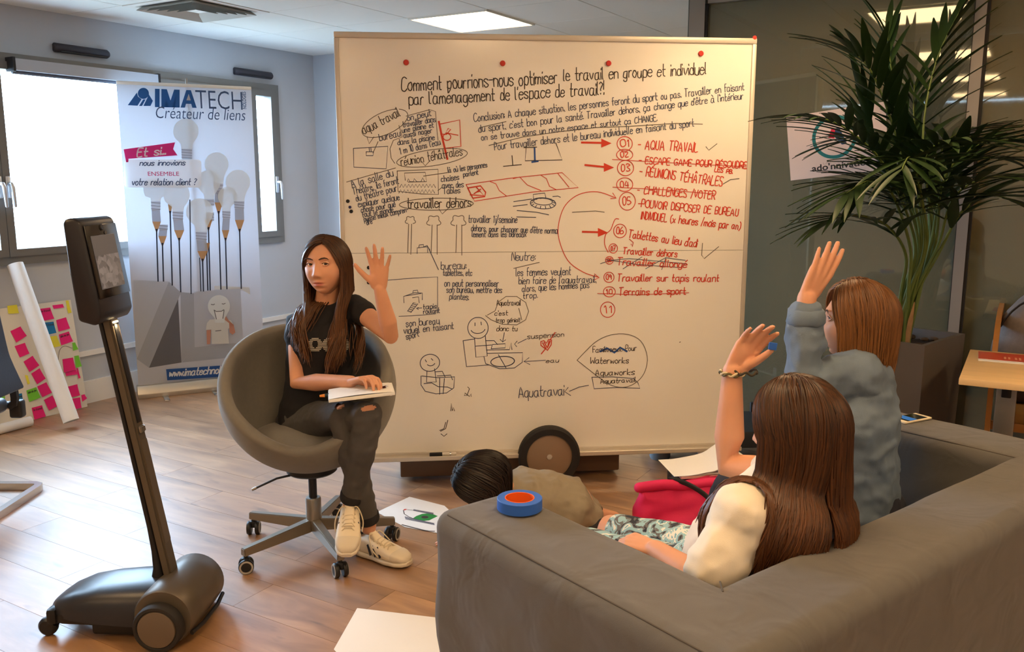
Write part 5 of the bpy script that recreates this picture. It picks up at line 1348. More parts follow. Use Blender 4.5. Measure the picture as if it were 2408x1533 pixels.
# ================================================================ wooden table with red brochure
tz = .72
tfl, tbl = P(2255, 897-8, tz), P(2265, 822, tz)
TX = -B; TY = A
tO = Vector((tfl.x, tfl.y, 0)); tw, td = 1.2, .66
tbM = basis(tO, TX, TY)
table = thing('table', 'light beech table top on grey metal legs beside the sofa', 'table', mw=tbM)
M_beech = mat('beech_laminate', lin((236, 198, 140)), .45, var=.06, vscale=4, stretch=(1, 8, 1))
obj('tabletop', rbox(tw, td, .026, .003, 2, c=(tw/2, td/2, tz-.013)), M_beech, table)
for x in (.16, tw-.16):
    obj('leg', rbox(.075, .05, tz-.05, .006, 2, c=(x, td*.5, (tz-.05)/2+.02)), M_greym, table)
    obj('foot', rbox(.07, td*.85, .03, .008, 2, c=(x, td*.5, .0155)), M_greym, table)
    obj('bracket', rbox(.035, .03, .09, .004, 2, c=(x, td*.5-.035, tz-.075)), M_blk, table)
bp_ = [P(2300, 849, tz), P(2325, 826, tz)]
br = thing('brochure', 'red brochure lying on the light wooden table', 'brochure', loc=(bp_[0].x, bp_[0].y, tz), rotz=atan2(TX.y, TX.x)+.05)
obj('pages', rbox(.30, .19, .006, .001, 1, c=(.15, .095, .0035)), M_paper, br)
obj('cover', rbox(.302, .165, .0012, 0, 1, c=(.151, .110, .0072), smooth=None), mat('brochure_red', lin((206, 70, 34)), .35), br)
for x in (.10, .115, .14, .155): obj('printed_mark', rbox(.008, .05, .0004, 0, 1, c=(x, .08, .0081), smooth=None), mat('brochure_pale', lin((236, 160, 120)), .4), br)

# ================================================================ bentwood chair with grey backpack behind the table
wc = PY(2400, 800, 3.98); cO = Vector((2.60, 3.98, 0))
wch = thing('bentwood_chair', 'bentwood armchair with curved beech arms behind the table', 'chair', loc=cO, rotz=atan2(TX.y, TX.x))
M_bent = mat('bent_beech', lin((176, 122, 66)), .45, var=.08, vscale=6)
for s in (-1, 1):
    x = s*.30
    ap = catmull([(x, -.36, .02), (x, -.36, .34), (x, -.35, .60), (x, -.28, .76), (x, -.12, .82), (x, .12, .83), (x, .33, .79), (x, .37, .4), (x, .37, .02)], 5)
    rod('arm', [wm(wch) @ p for p in ap], .055, .022, M_bent, wch, up=Vector(wm(wch).to_3x3() @ Vector((1, 0, 0))))
obj('seat', rbox(.54, .58, .07, .025, 3, c=(0, -.02, .40)), mat('chair_cushion', lin((150, 112, 60)), .8), wch)
obj('backrest', rbox(.50, .06, .45, .02, 3, c=(0, 0, 0), M=Matrix.Translation((0, .26, .66)) @ Matrix.Rotation(radians(-14), 4, 'X')), M_bent, wch)
for y in (-.30, .28): obj('crossbar', rbox(.60, .03, .04, .006, 2, c=(0, y, .36)), M_bent, wch)
bgM = wm(wch) @ Matrix.Translation((-.07, -.03, .435))
bag = thing('backpack', 'bulging grey backpack sitting on the bentwood chair', 'backpack', mw=bgM)
V, Fc = ellVF((0, 0, .27), (.235, .17, .275), None, 40, 26)
for i, v in enumerate(V):
    k_ = 1 if v.z > .2 else .9
    V[i] = Vector((v.x*(1.1 if abs(v.z-.2) < .1 else 1.0), v.y, max(0, v.z)))+Vector((noise.noise(v*9), noise.noise(v*9+Vector((5, 0, 0))), 0))*.018
obj('body', mesh_from(V, Fc, smooth=180), mat('backpack_grey', lin((124, 116, 112)), .8, var=.12, vscale=40, bump=.2), bag)
obj('base_panel', rbox(.38, .26, .12, .04, 3, c=(0, 0, .06)), mat('backpack_base', lin((54, 40, 34)), .7), bag)
obj('carry_loop', tube(catmull([(-.05, .0, .53), (-.03, .0, .57), (.03, .0, .57), (.05, .0, .53)], 5), .008, 8), M_blk, bag)
obj('zip', tube([(.235*sin(a_)*1.0, -.16*abs(cos(a_))*.2-.10, .27+.255*cos(a_)) for a_ in [radians(x) for x in range(-70, 71, 10)]], .005, 6), M_blk, bag)

# ================================================================ small things on the floor
def sheet_on(name, pxs, label, z=.0012, th=.001):
    c = [P(x, y, 0) for x, y in pxs]; cc = sum(c, Vector())/len(c)
    t = thing(name, label, 'paper', loc=(cc.x, cc.y, 0))
    obj('sheet', prism([(q.x-cc.x, q.y-cc.y) for q in c], z, z+th), M_paper, t); return t, cc
p4 = P(890, 1212, 0)+(P(1020, 1252, 0)-P(1037, 1188, 0))*.0
t, cc = sheet_on('eye_drawing', [(886, 1205), (963, 1169), (1045, 1190), (1100, 1240), (1028, 1254), (952, 1240)], 'white sheet with a drawn green eye on the floor behind the sofa arm')
def gp(px, py): q = P(px, py, 0)-cc; return Vector((q.x, q.y))
def ez(x, y): return (860+x*.0848, 1140+y*.0848)
obj('iris_drawing', flat([tuple(gp(*ez(*q))) for q in ((1310, 940), (1400, 880), (1560, 820), (1750, 800), (1880, 830), (2000, 880), (1900, 930), (1760, 1000), (1600, 1015), (1420, 975))][::-1], .0024), mat('marker_green', lin((36, 134, 58)), .6), t)
obj('pupil_drawing', flat([tuple(q) for q in [gp(*ez(*p)) for p in ellipse_pts(1640, 910, 100, 38)]][::-1], .0026), INK['k'], t)
obj('lid_line', mesh_from(*ribbonVF([[gp(*ez(*q)) for q in l] for l in ([(1045, 720), (1070, 820), (1180, 890), (1320, 950), (1500, 1010), (1700, 1050), (1900, 1080)], [(1160, 700), (1330, 720), (1600, 770), (1880, 810)])], .004, .0024)), INK['k'], t)
obj('lashes', mesh_from(*ribbonVF([[gp(*ez(x, 890+(x-1080)*.23)), gp(*ez(x+30, 970+(x-1080)*.20))] for x in range(1090, 1880, 28)]+[[gp(*ez(x, 690+(x-1330)*.18)), gp(*ez(x-10, 730+(x-1330)*.2))] for x in range(1340, 1880, 24)], .003, .0025)), INK['b'], t)
obj('tear_duct', flat([tuple(gp(*ez(*q))) for q in ((1040, 705), (1090, 680), (1160, 690), (1070, 725))], .0026), INK['r'], t)
obj('border_scribble', mesh_from(*ribbonVF([[gp(*ez(*q)) for q in ((1010, 1120), (1200, 1170), (1400, 1220), (1600, 1270), (1750, 1295), (1900, 1300))]], .008, .0024)), INK['k'], t)
sheet_on('paper_sheet', [(785, 1528), (840, 1431), (1100, 1462), (1120, 1580), (850, 1600)], 'blank white sheet on the floor in front of the sofa arm')
# pink bag by the sofa
bc = P(1600, 1262, 0.0)
pb = thing('pink_bag', 'bright pink fabric bag with black strap on the floor by the sofa', 'bag', loc=(bc.x+.02, bc.y+.0, 0))
V = []; Fc = []; nu, nv = 40, 22
for j in range(nv+1):
    t_ = j/nv; z = .235*t_; wx = .215*(1-.10*t_**2); wy = .11*(1-.80*t_**1.6)+.012
    for i in range(nu):
        an = 2*pi*i/nu; e = .7
        x = wx*abs(cos(an))**e*(1 if cos(an) > 0 else -1); y = wy*abs(sin(an))**e*(1 if sin(an) > 0 else -1)
        nzv = noise.noise(Vector((x*7, y*7, z*7)))*.03+.02*noise.noise(Vector((x*20, y*16, z*18)))
        V.append(Vector((x*(1+nzv*1.5), y+nzv, z+.02*sin(x*14)*t_)))
for j in range(nv):
    for i in range(nu): Fc.append((j*nu+i, j*nu+(i+1) % nu, (j+1)*nu+(i+1) % nu, (j+1)*nu+i))
Fc += [tuple(range(nu-1, -1, -1)), tuple(range(nv*nu, (nv+1)*nu))]
obj('body', mesh_from(V, Fc, smooth=180), mat('pink_fabric', lin((222, 34, 92)), .7, var=.06, vscale=20, bump=.15, bscale=400), pb)
obj('rolled_hem', tube(catmull([(-.20, -.02, .222), (-.1, -.025, .237), (0, -.02, .23), (.1, -.02, .243), (.2, -.02, .235)], 5), [.022]*21, 10, round_caps=True), MATS['pink_fabric'], pb)
obj('strap', tube(catmull([(-.06, -.03, .325), (0.02, -.06, .315), (.08, -.10, .27), (.13, -.125, .20), (.16, -.12, .10)], 6), (.012, .003), 8, up=(0, -1, 0)) if False else tube(catmull([(-.08, -.01, .255), (-.02, -.045, .252), (.05, -.085, .22), (.10, -.12, .17), (.14, -.125, .10)], 6), [(.011, .0035)]*25, 8), M_blk, pb)
# black pouch and open sketch pad behind the pink bag
pdc = PY(1660, 1115, 3.42)
pouch = solo('black_case', rbox(.30, .16, .235, .04, 4, c=(pdc.x+.04, pdc.y+.22, .1195)), M_blk, 'black soft case standing behind the pink bag', 'case')
pad = thing('sketch_pad', 'open white sketch pad with curled pages resting on the black case', 'sketch pad', loc=(pdc.x+.04, pdc.y+.10, .242), rotz=radians(8))
obj('block', rbox(.34, .22, .012, .002, 1, c=(.03, .07, .006)), mat('pad_cover', lin((196, 172, 164)), .7), pad)
for k_, (lift, x0_) in enumerate(((.002, -.17), (.016, -.13), (.030, -.06))):
    V = []; Fc = []; n_ = 14
    for i in range(n_+1):
        for j in range(2):
            u_ = i/n_; V.append((lerp(x0_, .20, u_), -.04+.22*j, .014+lift*(sin(u_*pi)**2)+.045*k_*sstep(.35, .75, u_)*sstep(1.0, .8, u_)*.6))
    for i in range(n_): Fc.append((2*i, 2*i+2, 2*i+3, 2*i+1))
    obj('page', mesh_from(V, Fc, smooth=180), M_paper, pad)
# low equipment trolley seen under the whiteboard
tq = P(1650, 1104, 0)
trl = thing('equipment_trolley', 'dark low trolley with steel posts standing behind the whiteboard', 'trolley', loc=(tq.x, tq.y, 0), rotz=radians(4))
obj('deck', rbox(.62, .40, .09, .01, 2, c=(.10, .22, .145)), mat('trolley_dark', lin((40, 48, 56)), .5), trl)
for x in (-.005, .40):
    for y in (.02, .40): obj('post', rbox(.035, .02, .24, .004, 2, c=(x, y, .125)), M_chrome if y < .1 else M_dark, trl)
obj('cable_drum', lathe([(0, 0), (.05, 0), (.055, .01), (.055, .12), (.05, .13), (0, .13)], 24, Matrix.Translation((-.17, .20, .0))), mat('drum_grey', lin((120, 130, 138)), .6), trl)
obj('link_bar', rbox(.22, .03, .03, .004, 1, c=(-.10, .2, .115)), M_dark, trl)
# ================================================================ people
M_skin = None
def skin_mat(name, col, lipc):
    m = mat(name, col, .52, var=.05, vscale=14, bump=.03, bscale=500, spec=.4, sss=.12)
    t = m.node_tree; n = t.nodes; l = t.links; b_ = n['Principled BSDF']
    at = n.new('ShaderNodeAttribute'); at.attribute_name = 'lip'
    mx = n.new('ShaderNodeMix'); mx.data_type = 'RGBA'
    src = b_.inputs['Base Color'].links[0].from_socket
    l.new(at.outputs['Fac'], mx.inputs[0]); l.new(src, mx.inputs[6]); mx.inputs[7].default_value = (*lipc, 1)
    l.new(mx.outputs[2], b_.inputs['Base Color']); return m
M_skin = skin_mat('skin', lin((212, 156, 124)), lin((188, 112, 96)))
class Body:
    def __init__(s): s.mb = MB()
    def chain(s, pts, rad, n=16, up=None):
        s.mb.add(*tubeVF(pts, rad, n, up, True, True)); return s
    def ell(s, c, r, M3=None): s.mb.add(*ellVF(c, r, M3, 24, 16)); return s
    def build(s, voxel, smooth=3, fac=.5):
        me = s.mb.mesh(180); o = bpy.data.objects.new('tmp', me); COL.objects.link(o)
        m1 = o.modifiers.new('r', 'REMESH'); m1.mode = 'VOXEL'; m1.voxel_size = voxel
        m2 = o.modifiers.new('s', 'SMOOTH'); m2.iterations = smooth; m2.factor = fac
        bpy.context.view_layer.update(); dg = bpy.context.evaluated_depsgraph_get()
        r = bpy.data.meshes.new_from_object(o.evaluated_get(dg)); bpy.data.objects.remove(o); bpy.data.meshes.remove(me)
        finish(r, 180); return r
def wrinkle(me, amp, sc, seed=0, stretch=(1, 1, 1)):
    n = len(me.vertices); co = np.empty(n*3); me.vertices.foreach_get('co', co); nr = np.empty(n*3); me.vertex_normals.foreach_get('vector', nr)
    co = co.reshape(-1, 3); nr = nr.reshape(-1, 3)
    d = np.array([noise.noise(Vector((c[0]*sc*stretch[0]+seed, c[1]*sc*stretch[1], c[2]*sc*stretch[2]))) + .4*noise.noise(Vector((c[0]*sc*2.6+seed, c[1]*sc*2.6, c[2]*sc*2.6))) for c in co])
    d = np.where(d > 0, d, d*.6); co += nr*(d*amp)[:, None]
    me.vertices.foreach_set('co', co.ravel()); me.update(); return me
def joinm(a, b, attr=None):
    """two meshes as one; attr: per-vertex 'lip' values of b"""
    V = [v.co.copy() for v in a.vertices]+[v.co.copy() for v in b.vertices]; o = len(a.vertices)
    Fc = [tuple(p.vertices) for p in a.polygons]+[tuple(i+o for i in p.vertices) for p in b.polygons]
    me = mesh_from(V, Fc, smooth=180)
    if attr is not None:
        at = me.attributes.new('lip', 'FLOAT', 'POINT'); at.data.foreach_set('value', [0.0]*o+list(attr))
    return me
def G(x, c, s): return np.exp(-((x-c)/s)**2)
def head_pts(nu=132, nv=100):
    th = np.linspace(0, pi, nv)[:, None]; ph = np.linspace(0, 2*pi, nu, endpoint=False)[None, :]
    dx = np.sin(th)*np.sin(ph); dy = np.sin(th)*np.cos(ph); dz = np.cos(th)*np.ones_like(ph)
    low = np.clip(-dz, 0, 1); fr = np.clip(dy, 0, 1)
    e = 1-.36*np.where((dz < 0) & (dy > 0), np.clip(fr*3, 0, 1), 0)
    sy = np.sign(dy)*np.abs(dy)**e; sz = np.sign(dz)*np.abs(dz)**e
    x = dx*.073; y = np.where(dy > 0, sy*.088, sy*.098); z = np.where(dz > 0, sz*.106, sz*.116)
    k = np.clip(-z/.116, 0, 1)
    x = x*(1-.36*k**1.5); y = np.where(y < 0, y*(1-.45*k), y*(1-.10*k**2))
    y = y+.004*np.clip(z/.1, 0, 1)*np.where(dy > 0, -2, 0)
    w = np.clip((y-.02)/.03, 0, 1); ax_ = np.abs(x)
    h = np.where(z > -.037, np.clip((.014-z)/.051, 0, 1)**1.4, np.clip((z+.050)/.013, 0, 1)**.8)*.021
    y = y+w*h*np.exp(-(x/(.0075+.004*np.clip(-z/.037, 0, 1)))**2)
    y = y+w*.006*G(ax_, .0125, .0055)*G(z, -.041, .006)
    y = y-w*.0115*G(ax_, .031, .016)*G(z, .004, .0115)
    y = y+w*.004*G(ax_, .028, .022)*G(z, .025, .008)
    y = y+w*.005*G(ax_, .040, .018)*G(z, -.034, .02)
    m_ = np.exp(-(x/.019)**2)
    y = y+w*m_*(.0065*G(z, -.0655, .0045)+.0075*G(z, -.0785, .0055)-.0045*G(z, -.0718, .0022))
    y = y-w*.004*G(x, 0, .02)*G(z, -.090, .006)+w*.006*G(x, 0, .016)*G(z, -.104, .011)
    lip = np.clip(1.6*(1-(x/.0235)**2-((z+.072)/.0115)**2), 0, 1)*w
    return x, y, z, lip
def head_mesh(M, s=1.0):
    x, y, z, lip = head_pts(); nv, nu = x.shape
    V = [M @ Vector((x[i, j]*s, y[i, j]*s, z[i, j]*s)) for i in range(nv) for j in range(nu)]; Fc = []
    for i in range(nv-1):
        for j in range(nu): Fc.append((i*nu+j, (i+1)*nu+j, (i+1)*nu+(j+1) % nu, i*nu+(j+1) % nu))
    n0 = len(V); lp = list(lip.ravel())
    for sd in (-1, 1):
        ev, ef = ellVF((sd*.0735*s, -.008*s, -.012*s), (.009*s, .018*s, .031*s), Matrix.Rotation(sd*.35, 3, 'Z'), 16, 12)
        o = len(V); V += [M @ v for v in ev]; Fc += [tuple(i+o for i in f) for f in ef]; lp += [0]*len(ev)
    return mesh_from(V, Fc, smooth=180), lp
M_eye = mat('eye_white', lin((226, 216, 208)), .2); M_iris = mat('iris_brown', lin((58, 36, 24)), .15); M_brow = mat('eyebrow', lin((60, 40, 28)), .8); M_lash = mat('eyelash', lin((34, 22, 18)), .7)
def face_parts(root, M, s, look=(0, 0), skin=None):
    for sd in (-1, 1):
        c = Vector((sd*.0305*s, .0665*s, .004*s)); r_ = .0125*s
        e_ = obj('eye', ellipsoid((0, 0, 0), (r_, r_, r_), None, 20, 14), M_eye, root); e_.data.transform(M @ Matrix.Translation(c)); e_.data.transform(wm(root).inverted())
        d = Vector((look[0], 1, look[1])).normalized(); q = Vector((0, 0, 1)).rotation_difference(d).to_matrix().to_4x4()
        ir = lathe([(0, r_*1.03), (.0022*s, r_*1.03), (.0052*s, r_*.93), (.0058*s, r_*.87), (0, r_*.8)], 18, M @ Matrix.Translation(c) @ q); obj('iris', ir, M_iris, e_, world=True)
        for up, zz_, wd_ in ((1, .0075, .0017), (-1, -.0070, .0009)):
            pts = [M @ Vector((sd*(.0305+x_*.0155)*s, (.0665+.0125*sqrt(max(0.04, 1-(x_*.92)**2-(.5)**2)))*s+.0015, (.004+zz_*(1-abs(x_)**2.2)+.0010*x_)*s)) for x_ in (-1, -.7, -.35, 0, .35, .7, 1)]
            obj('upper_eyelid' if up > 0 else 'lower_eyelid', tube(pts, [.0012*s, .0026*s, .0032*s, .0034*s, .0032*s, .0026*s, .0012*s] if up > 0 else [.001*s, .002*s, .0024*s, .0025*s, .0024*s, .002*s, .001*s], 8), skin, root, world=True)
            if up > 0:
                lp_ = [p+(M.to_3x3() @ Vector((0, .0032*s, -.0018*s))) for p in pts]; obj('eyelashes', tube(lp_, [.0004, .0009, .0011, .0011, .0011, .0011, .0006], 6), M_lash, root, world=True)
        bp_ = [M @ Vector((sd*x_*s, (.0875-.55*(x_-.012)**1.15*.25)*s+.000, z_*s)) for x_, z_ in ((.012, .0215), (.022, .0255), (.034, .0275), (.044, .0255), (.051, .020))]
        obj('eyebrow', tube(bp_, [(.0015*s, .0012*s), (.0030*s, .0014*s), (.0030*s, .0014*s), (.0022*s, .0012*s), (.0008*s, .0006*s)], 8, up=M.to_3x3() @ Vector((0, 0, 1))), M_brow, root, world=True)
def hair_mat(name, c0, c1):
    m = mat(name, c0, .42, spec=.45); t = m.node_tree; n = t.nodes; l = t.links; b_ = n['Principled BSDF']
    at = n.new('ShaderNodeAttribute'); at.attribute_name = 'tone'
    mx = n.new('ShaderNodeMix'); mx.data_type = 'RGBA'; mx.inputs[6].default_value = (*c0, 1); mx.inputs[7].default_value = (*c1, 1)
    l.new(at.outputs['Fac'], mx.inputs[0]); l.new(mx.outputs[2], b_.inputs['Base Color']); return m
def push(p, cols):
    for c, r, Mi_ in cols:
        q = Mi_ @ (p-c) if Mi_ is not None else p-c; k = (q.x/r[0])**2+(q.y/r[1])**2+(q.z/r[2])**2
        if k < 1: q = q/sqrt(max(k, 1e-4)); p = c+(Mi_.transposed() @ q if Mi_ is not None else q)
    return p
def hair(root, M, s, n, L, m, cols, part=.012, al0=58, seed=1, rad_=.0030, drift=None, wave=.010, vol=(.03, .13), cap_m=None, tipw=.6, hl=None, parts=26):
    """strands combed from a parting over the skull, then falling; returns nothing, adds lock meshes to the person"""
    rg = random.Random(seed); R3 = M.to_3x3(); locks = [(MB(), []) for _ in range(parts)]
    def skull(d, k): # d unit in head frame
        return Vector((d.x*.0735*s*k, d.y*(.088 if d.y > 0 else .099)*s*k, d.z*(.107 if d.z > 0 else .10)*s*k))
    for i in range(n):
        al = radians(lerp(al0, 360-al0, (i+rg.random())/n)); sd = 1 if al < pi else -1
        a_ = al if al < pi else 2*pi-al; f = (a_-radians(al0))/(pi-radians(al0)); f = min(1, max(0, f))
        k = 1+rg.uniform(*vol)
        y0 = lerp(.060, -.06, f**.8)+rg.uniform(-.012, .012)
        d0 = Vector((part+sd*rg.uniform(.0, .012), y0, .085 if y0 > .03 else .1)).normalized()
        if abs(f) > .75: d0 = Vector((rg.uniform(-.03, .03), -.06+rg.uniform(-.02, .02), .09)).normalized()
        zl = rg.uniform(-.25, .15); d1 = Vector((sin(al), cos(al), zl)).normalized()
        pts = []; ns = 9; om = math.acos(max(-1, min(1, d0.dot(d1)))); hn = M @ Vector((0, 0, 0))
        for j in range(ns+1):
            t = j/ns; d = (d0*sin((1-t)*om)+d1*sin(t*om))/max(1e-4, sin(om)); d.normalize()
            kk = 1.01+(k-1.0)*sin(pi*min(1, .25+t*.75)*.6)/.95
            if abs(d.x) < .9 and d.y > .2: d.z += .05*(1-t)*.0
            pts.append(M @ skull(d, kk))
        Lr = L(al)*rg.uniform(.88, 1.05) if callable(L) else L*rg.uniform(.85, 1.05)
        done = sum((pts[j+1]-pts[j]).length for j in range(ns)); st = .026; p = pts[-1].copy()
        v = (pts[-1]-pts[-2]).normalized(); outw = (R3 @ Vector((sin(al), cos(al), 0))); phs = rg.uniform(0, 6.28); wamp = wave*rg.uniform(.4, 1.4)
        nst = max(2, int((Lr-done)/st)+1); side = outw.cross(Z)
        for j in range(nst):
            g = Vector((0, 0, -1)); v = (v*.45+g*.75).normalized()
            dd = drift(p, al, j/nst) if drift else Vector((0, 0, 0))
            p = p+(v+dd)*st
            p = push(p, cols); q = p+side*(wamp*sin(phs+j*.55)*(j/nst))+outw*(wamp*.7*cos(phs*1.7+j*.5)*(j/nst)); pts.append(q)
        m_ = len(pts); rr = []
        for j in range(m_):
            t = j/(m_-1); r_ = rad_*(0.75+.5*sin(pi*min(1, t*1.15)))*(1-(max(0, t-.6)/.4)**2*tipw-.0); rr.append((r_*1.5, r_*.7) if t < .97 else (r_*.5, r_*.3))
        li = int((i/n)*parts) % parts; mb, tn = locks[li]; c0 = len(mb.V)
        V, Fc = tubeVF(pts, rr, 4, outw, False)
        mb.add(V, Fc); tv = rg.random()
        for j in range(m_):
            for q_ in range(4): tn.append(min(1, max(0, tv*.55+.55*(j/(m_-1))**1.6+rg.uniform(-.08, .08)-.12)))
    for mb, tn in locks:
        if not mb.V: continue
        me = mb.mesh(180); at = me.attributes.new('tone', 'FLOAT', 'POINT'); at.data.foreach_set('value', tn); obj('hair_lock', me, m, root, world=True)
    # scalp cap below the locks
    x, y, z, _ = head_pts(72, 54); nv_, nu_ = x.shape; V = []; Fc = []; ok = np.zeros((nv_, nu_), bool)
    hl = hl or (lambda az: lerp(.070, -.02, sstep(45, 78, az)) if az < 78 else lerp(-.02, -.095, sstep(78, 120, az)))
    for i in range(nv_):
        for j in range(nu_):
            az = abs(math.degrees(atan2(x[i, j], y[i, j]))); ok[i, j] = z[i, j] > hl(az)
            p = Vector((x[i, j], y[i, j], z[i, j])); V.append(M @ (p*s*1.035+p.normalized()*.002))
    for i in range(nv_-1):
        for j in range(nu_):
            jj = (j+1) % nu_
            if ok[i, j] and ok[i+1, j] and ok[i, jj] and ok[i+1, jj]: Fc.append((i*nu_+j, (i+1)*nu_+j, (i+1)*nu_+jj, i*nu_+jj))
    obj('hair_base', mesh_from(V, Fc, smooth=180), cap_m or m, root, world=True)
def hand(bd, wr, d, pn, thumb, curl=(.25, .3, .2), spread=1.0, s=1.0, th=(.75, .35, .25), fc=None):
    """palm, four fingers and thumb added to a body; thumb=+1/-1: side of d x pn on which the thumb sits; returns finger tips"""
    d = Vector(d).normalized(); pn = Vector(pn); pn = (pn-d*pn.dot(d)).normalized(); t = d.cross(pn)*thumb
    w = Vector(wr); tips = []
    offs = (.028, .0095, -.009, -.027); kl = (.086, .089, .085, .076); fl_ = (.070, .078, .072, .056); fr_ = (.0083, .0086, .0082, .0072); spr = (.13, .02, -.09, -.22)
    bd.ell(w+d*(.046*s), (.033*s, .047*s, .0125*s), Matrix((t, d, pn)).transposed())
    bd.ell(w+d*(.030*s)+t*(.020*s)+pn*(.006*s), (.016*s, .030*s, .013*s), Matrix((t, d, pn)).transposed())
    for i in range(4):
        k0 = w+t*(offs[i]*.55*s)+d*(.012*s); k1 = w+t*(offs[i]*s)+d*(kl[i]*s)-pn*(.002*s)
        bd.chain([k0, (k0+k1)/2, k1], [.0125*s, .0118*s, .0098*s], 12)
        c_ = fc[i] if fc else curl; a_ = spr[i]*spread; fd_ = (d*cos(a_)+t*sin(a_)).normalized(); p = k1; an = 0; pts = [k1]; L3 = fl_[i]*s
        for q, fr3 in enumerate((.45, .31, .24)):
            an += c_[q]; dd = fd_*cos(an)+pn*sin(an); p = p+dd*(L3*fr3); pts.append(p)
        bd.chain(pts, [fr_[i]*s*1.05, fr_[i]*s, fr_[i]*s*.93, fr_[i]*s*.80], 12); tips.append(p)
    b0 = w+d*(.022*s)+t*(.018*s)+pn*(.004*s); a1 = th[0]; dd = (d*cos(a1)+t*sin(a1)+pn*th[1]).normalized()
    b1 = b0+dd*(.040*s); dd2 = (dd+d*th[2]+pn*th[1]*.4).normalized(); b2_ = b1+dd2*(.033*s); b3 = b2_+(dd2+d*.2).normalized()*(.025*s)
    bd.chain([b0, b1, b2_, b3], [.0135*s, .0112*s, .0098*s, .0076*s], 12); tips.append(b3)
    return tips
def headM(c, fwd, roll=0.0, pitch=0.0):
    f = Vector(fwd); f.z = 0; f.normalize(); f = (f*cos(pitch)+Z*sin(pitch)).normalized(); r = f.cross(Z).normalized(); u = r.cross(f)
    r2 = r*cos(roll)+u*sin(roll); u2 = u*cos(roll)-r*sin(roll)
    return Matrix(((r2.x, f.x, u2.x, c[0]), (r2.y, f.y, u2.y, c[1]), (r2.z, f.z, u2.z, c[2]), (0, 0, 0, 1)))
def shoe(root, M, s=1.0):
    """low white sneaker; local x to the toe, z up"""
    def ringp(x, hw_, z0, z1, e=.6, n=20, c=0):
        return [Vector((x*s, (c+hw_*abs(cos(a_))**e*(1 if cos(a_) >= 0 else -1))*s, (lerp(z0, z1, .5)+(z1-z0)/2*abs(sin(a_))**e*(1 if sin(a_) >= 0 else -1))*s)) for a_ in [2*pi*i/n for i in range(n)]]
    def loft(R_):
        V = [v for r_ in R_ for v in r_]; n = len(R_[0]); Fc = []
        for i in range(len(R_)-1):
            for k_ in range(n): Fc.append((i*n+k_, i*n+(k_+1) % n, (i+1)*n+(k_+1) % n, (i+1)*n+k_))
        Fc += [tuple(range(n-1, -1, -1)), tuple(range((len(R_)-1)*n, len(R_)*n))]; return mesh_from([M @ v for v in V], Fc, smooth=60)
    M_s = mat('sneaker_white', lin((226, 214, 190)), .6, var=.04, vscale=20); M_so = mat('sneaker_sole', lin((214, 204, 184)), .6); M_st = mat('sneaker_stripe', lin((30, 28, 30)), .5); M_la = mat('sneaker_lace', lin((206, 192, 164)), .8)
    up_ = obj('shoe', loft([ringp(-.078, .020, .02, .065), ringp(-.072, .030, .018, .078), ringp(-.05, .036, .016, .080), ringp(-.02, .037, .016, .083), ringp(.02, .040, .016, .078), ringp(.06, .044, .016, .066), ringp(.10, .046, .016, .056), ringp(.13, .043, .016, .050), ringp(.155, .033, .018, .042), ringp(.165, .018, .02, .034)]), M_s, root, world=True)
    obj('sole', loft([ringp(-.085, .022, 0, .022, .5), ringp(-.076, .034, 0, .024, .5), ringp(-.04, .040, 0, .024, .5), ringp(.02, .041, .002, .022, .5), ringp(.08, .048, 0, .022, .5), ringp(.13, .046, .002, .022, .5), ringp(.16, .036, .005, .023, .5), ringp(.174, .02, .008, .022, .5)]), M_so, up_, world=True)
    obj('toe_cap', loft([ringp(.112, .0465, .018, .056), ringp(.13, .0445, .018, .0525), ringp(.155, .0345, .018, .0445), ringp(.168, .019, .02, .035)]), M_so, up_, world=True)
    obj('tongue', loft([ringp(-.012, .018, .078, .112, .7), ringp(.02, .02, .07, .088, .7), ringp(.07, .018, .058, .070, .7)]), M_s, up_, world=True)
    obj('heel_tab', loft([ringp(-.082, .016, .05, .088, .7), ringp(-.068, .018, .05, .092, .7)]), M_st, up_, world=True)
    for k_ in range(5):
        x = .012+k_*.017; z = .088-k_*.0055
        obj('lace', tube([M @ (Vector((x+.006, -.024, z-.010))*s), M @ (Vector((x, -.012, z+.001))*s), M @ (Vector((x-.003, .012, z+.001))*s), M @ (Vector((x+.006, .024, z-.010))*s)], .0026*s, 6), M_la, up_, world=True)
    for sd in (-1, 1):
        for k_ in range(3):
            x = .0+k_*.024; obj('stripe', rbox(.011*s, .003*s, .044*s, .001*s, 1, M=M @ Matrix.Translation(Vector((x+.006, sd*.0405, .046))*s) @ Matrix.Rotation(radians(-32), 4, 'Y') @ Matrix.Rotation(sd*radians(12), 4, 'X')), M_st, up_, world=True)
        obj('lace', tube(catmull([M @ (Vector((.005, sd*.005, .094))*s), M @ (Vector((.0, sd*.03, .10))*s), M @ (Vector((.03, sd*.052, .06))*s), M @ (Vector((.06, sd*.05, .03))*s)], 4), .0024*s, 6), M_la, up_, world=True)
    return up_
M_hair1 = hair_mat('hair_dark_brown', lin((44, 28, 20)), lin((112, 72, 42)))
M_hair2 = hair_mat('hair_chestnut', lin((46, 28, 16)), lin((112, 68, 36)))
M_hair3 = hair_mat('hair_light_brown', lin((92, 58, 30)), lin((150, 100, 54)))
M_hair4 = hair_mat('hair_black', lin((22, 16, 14)), lin((48, 34, 28)))

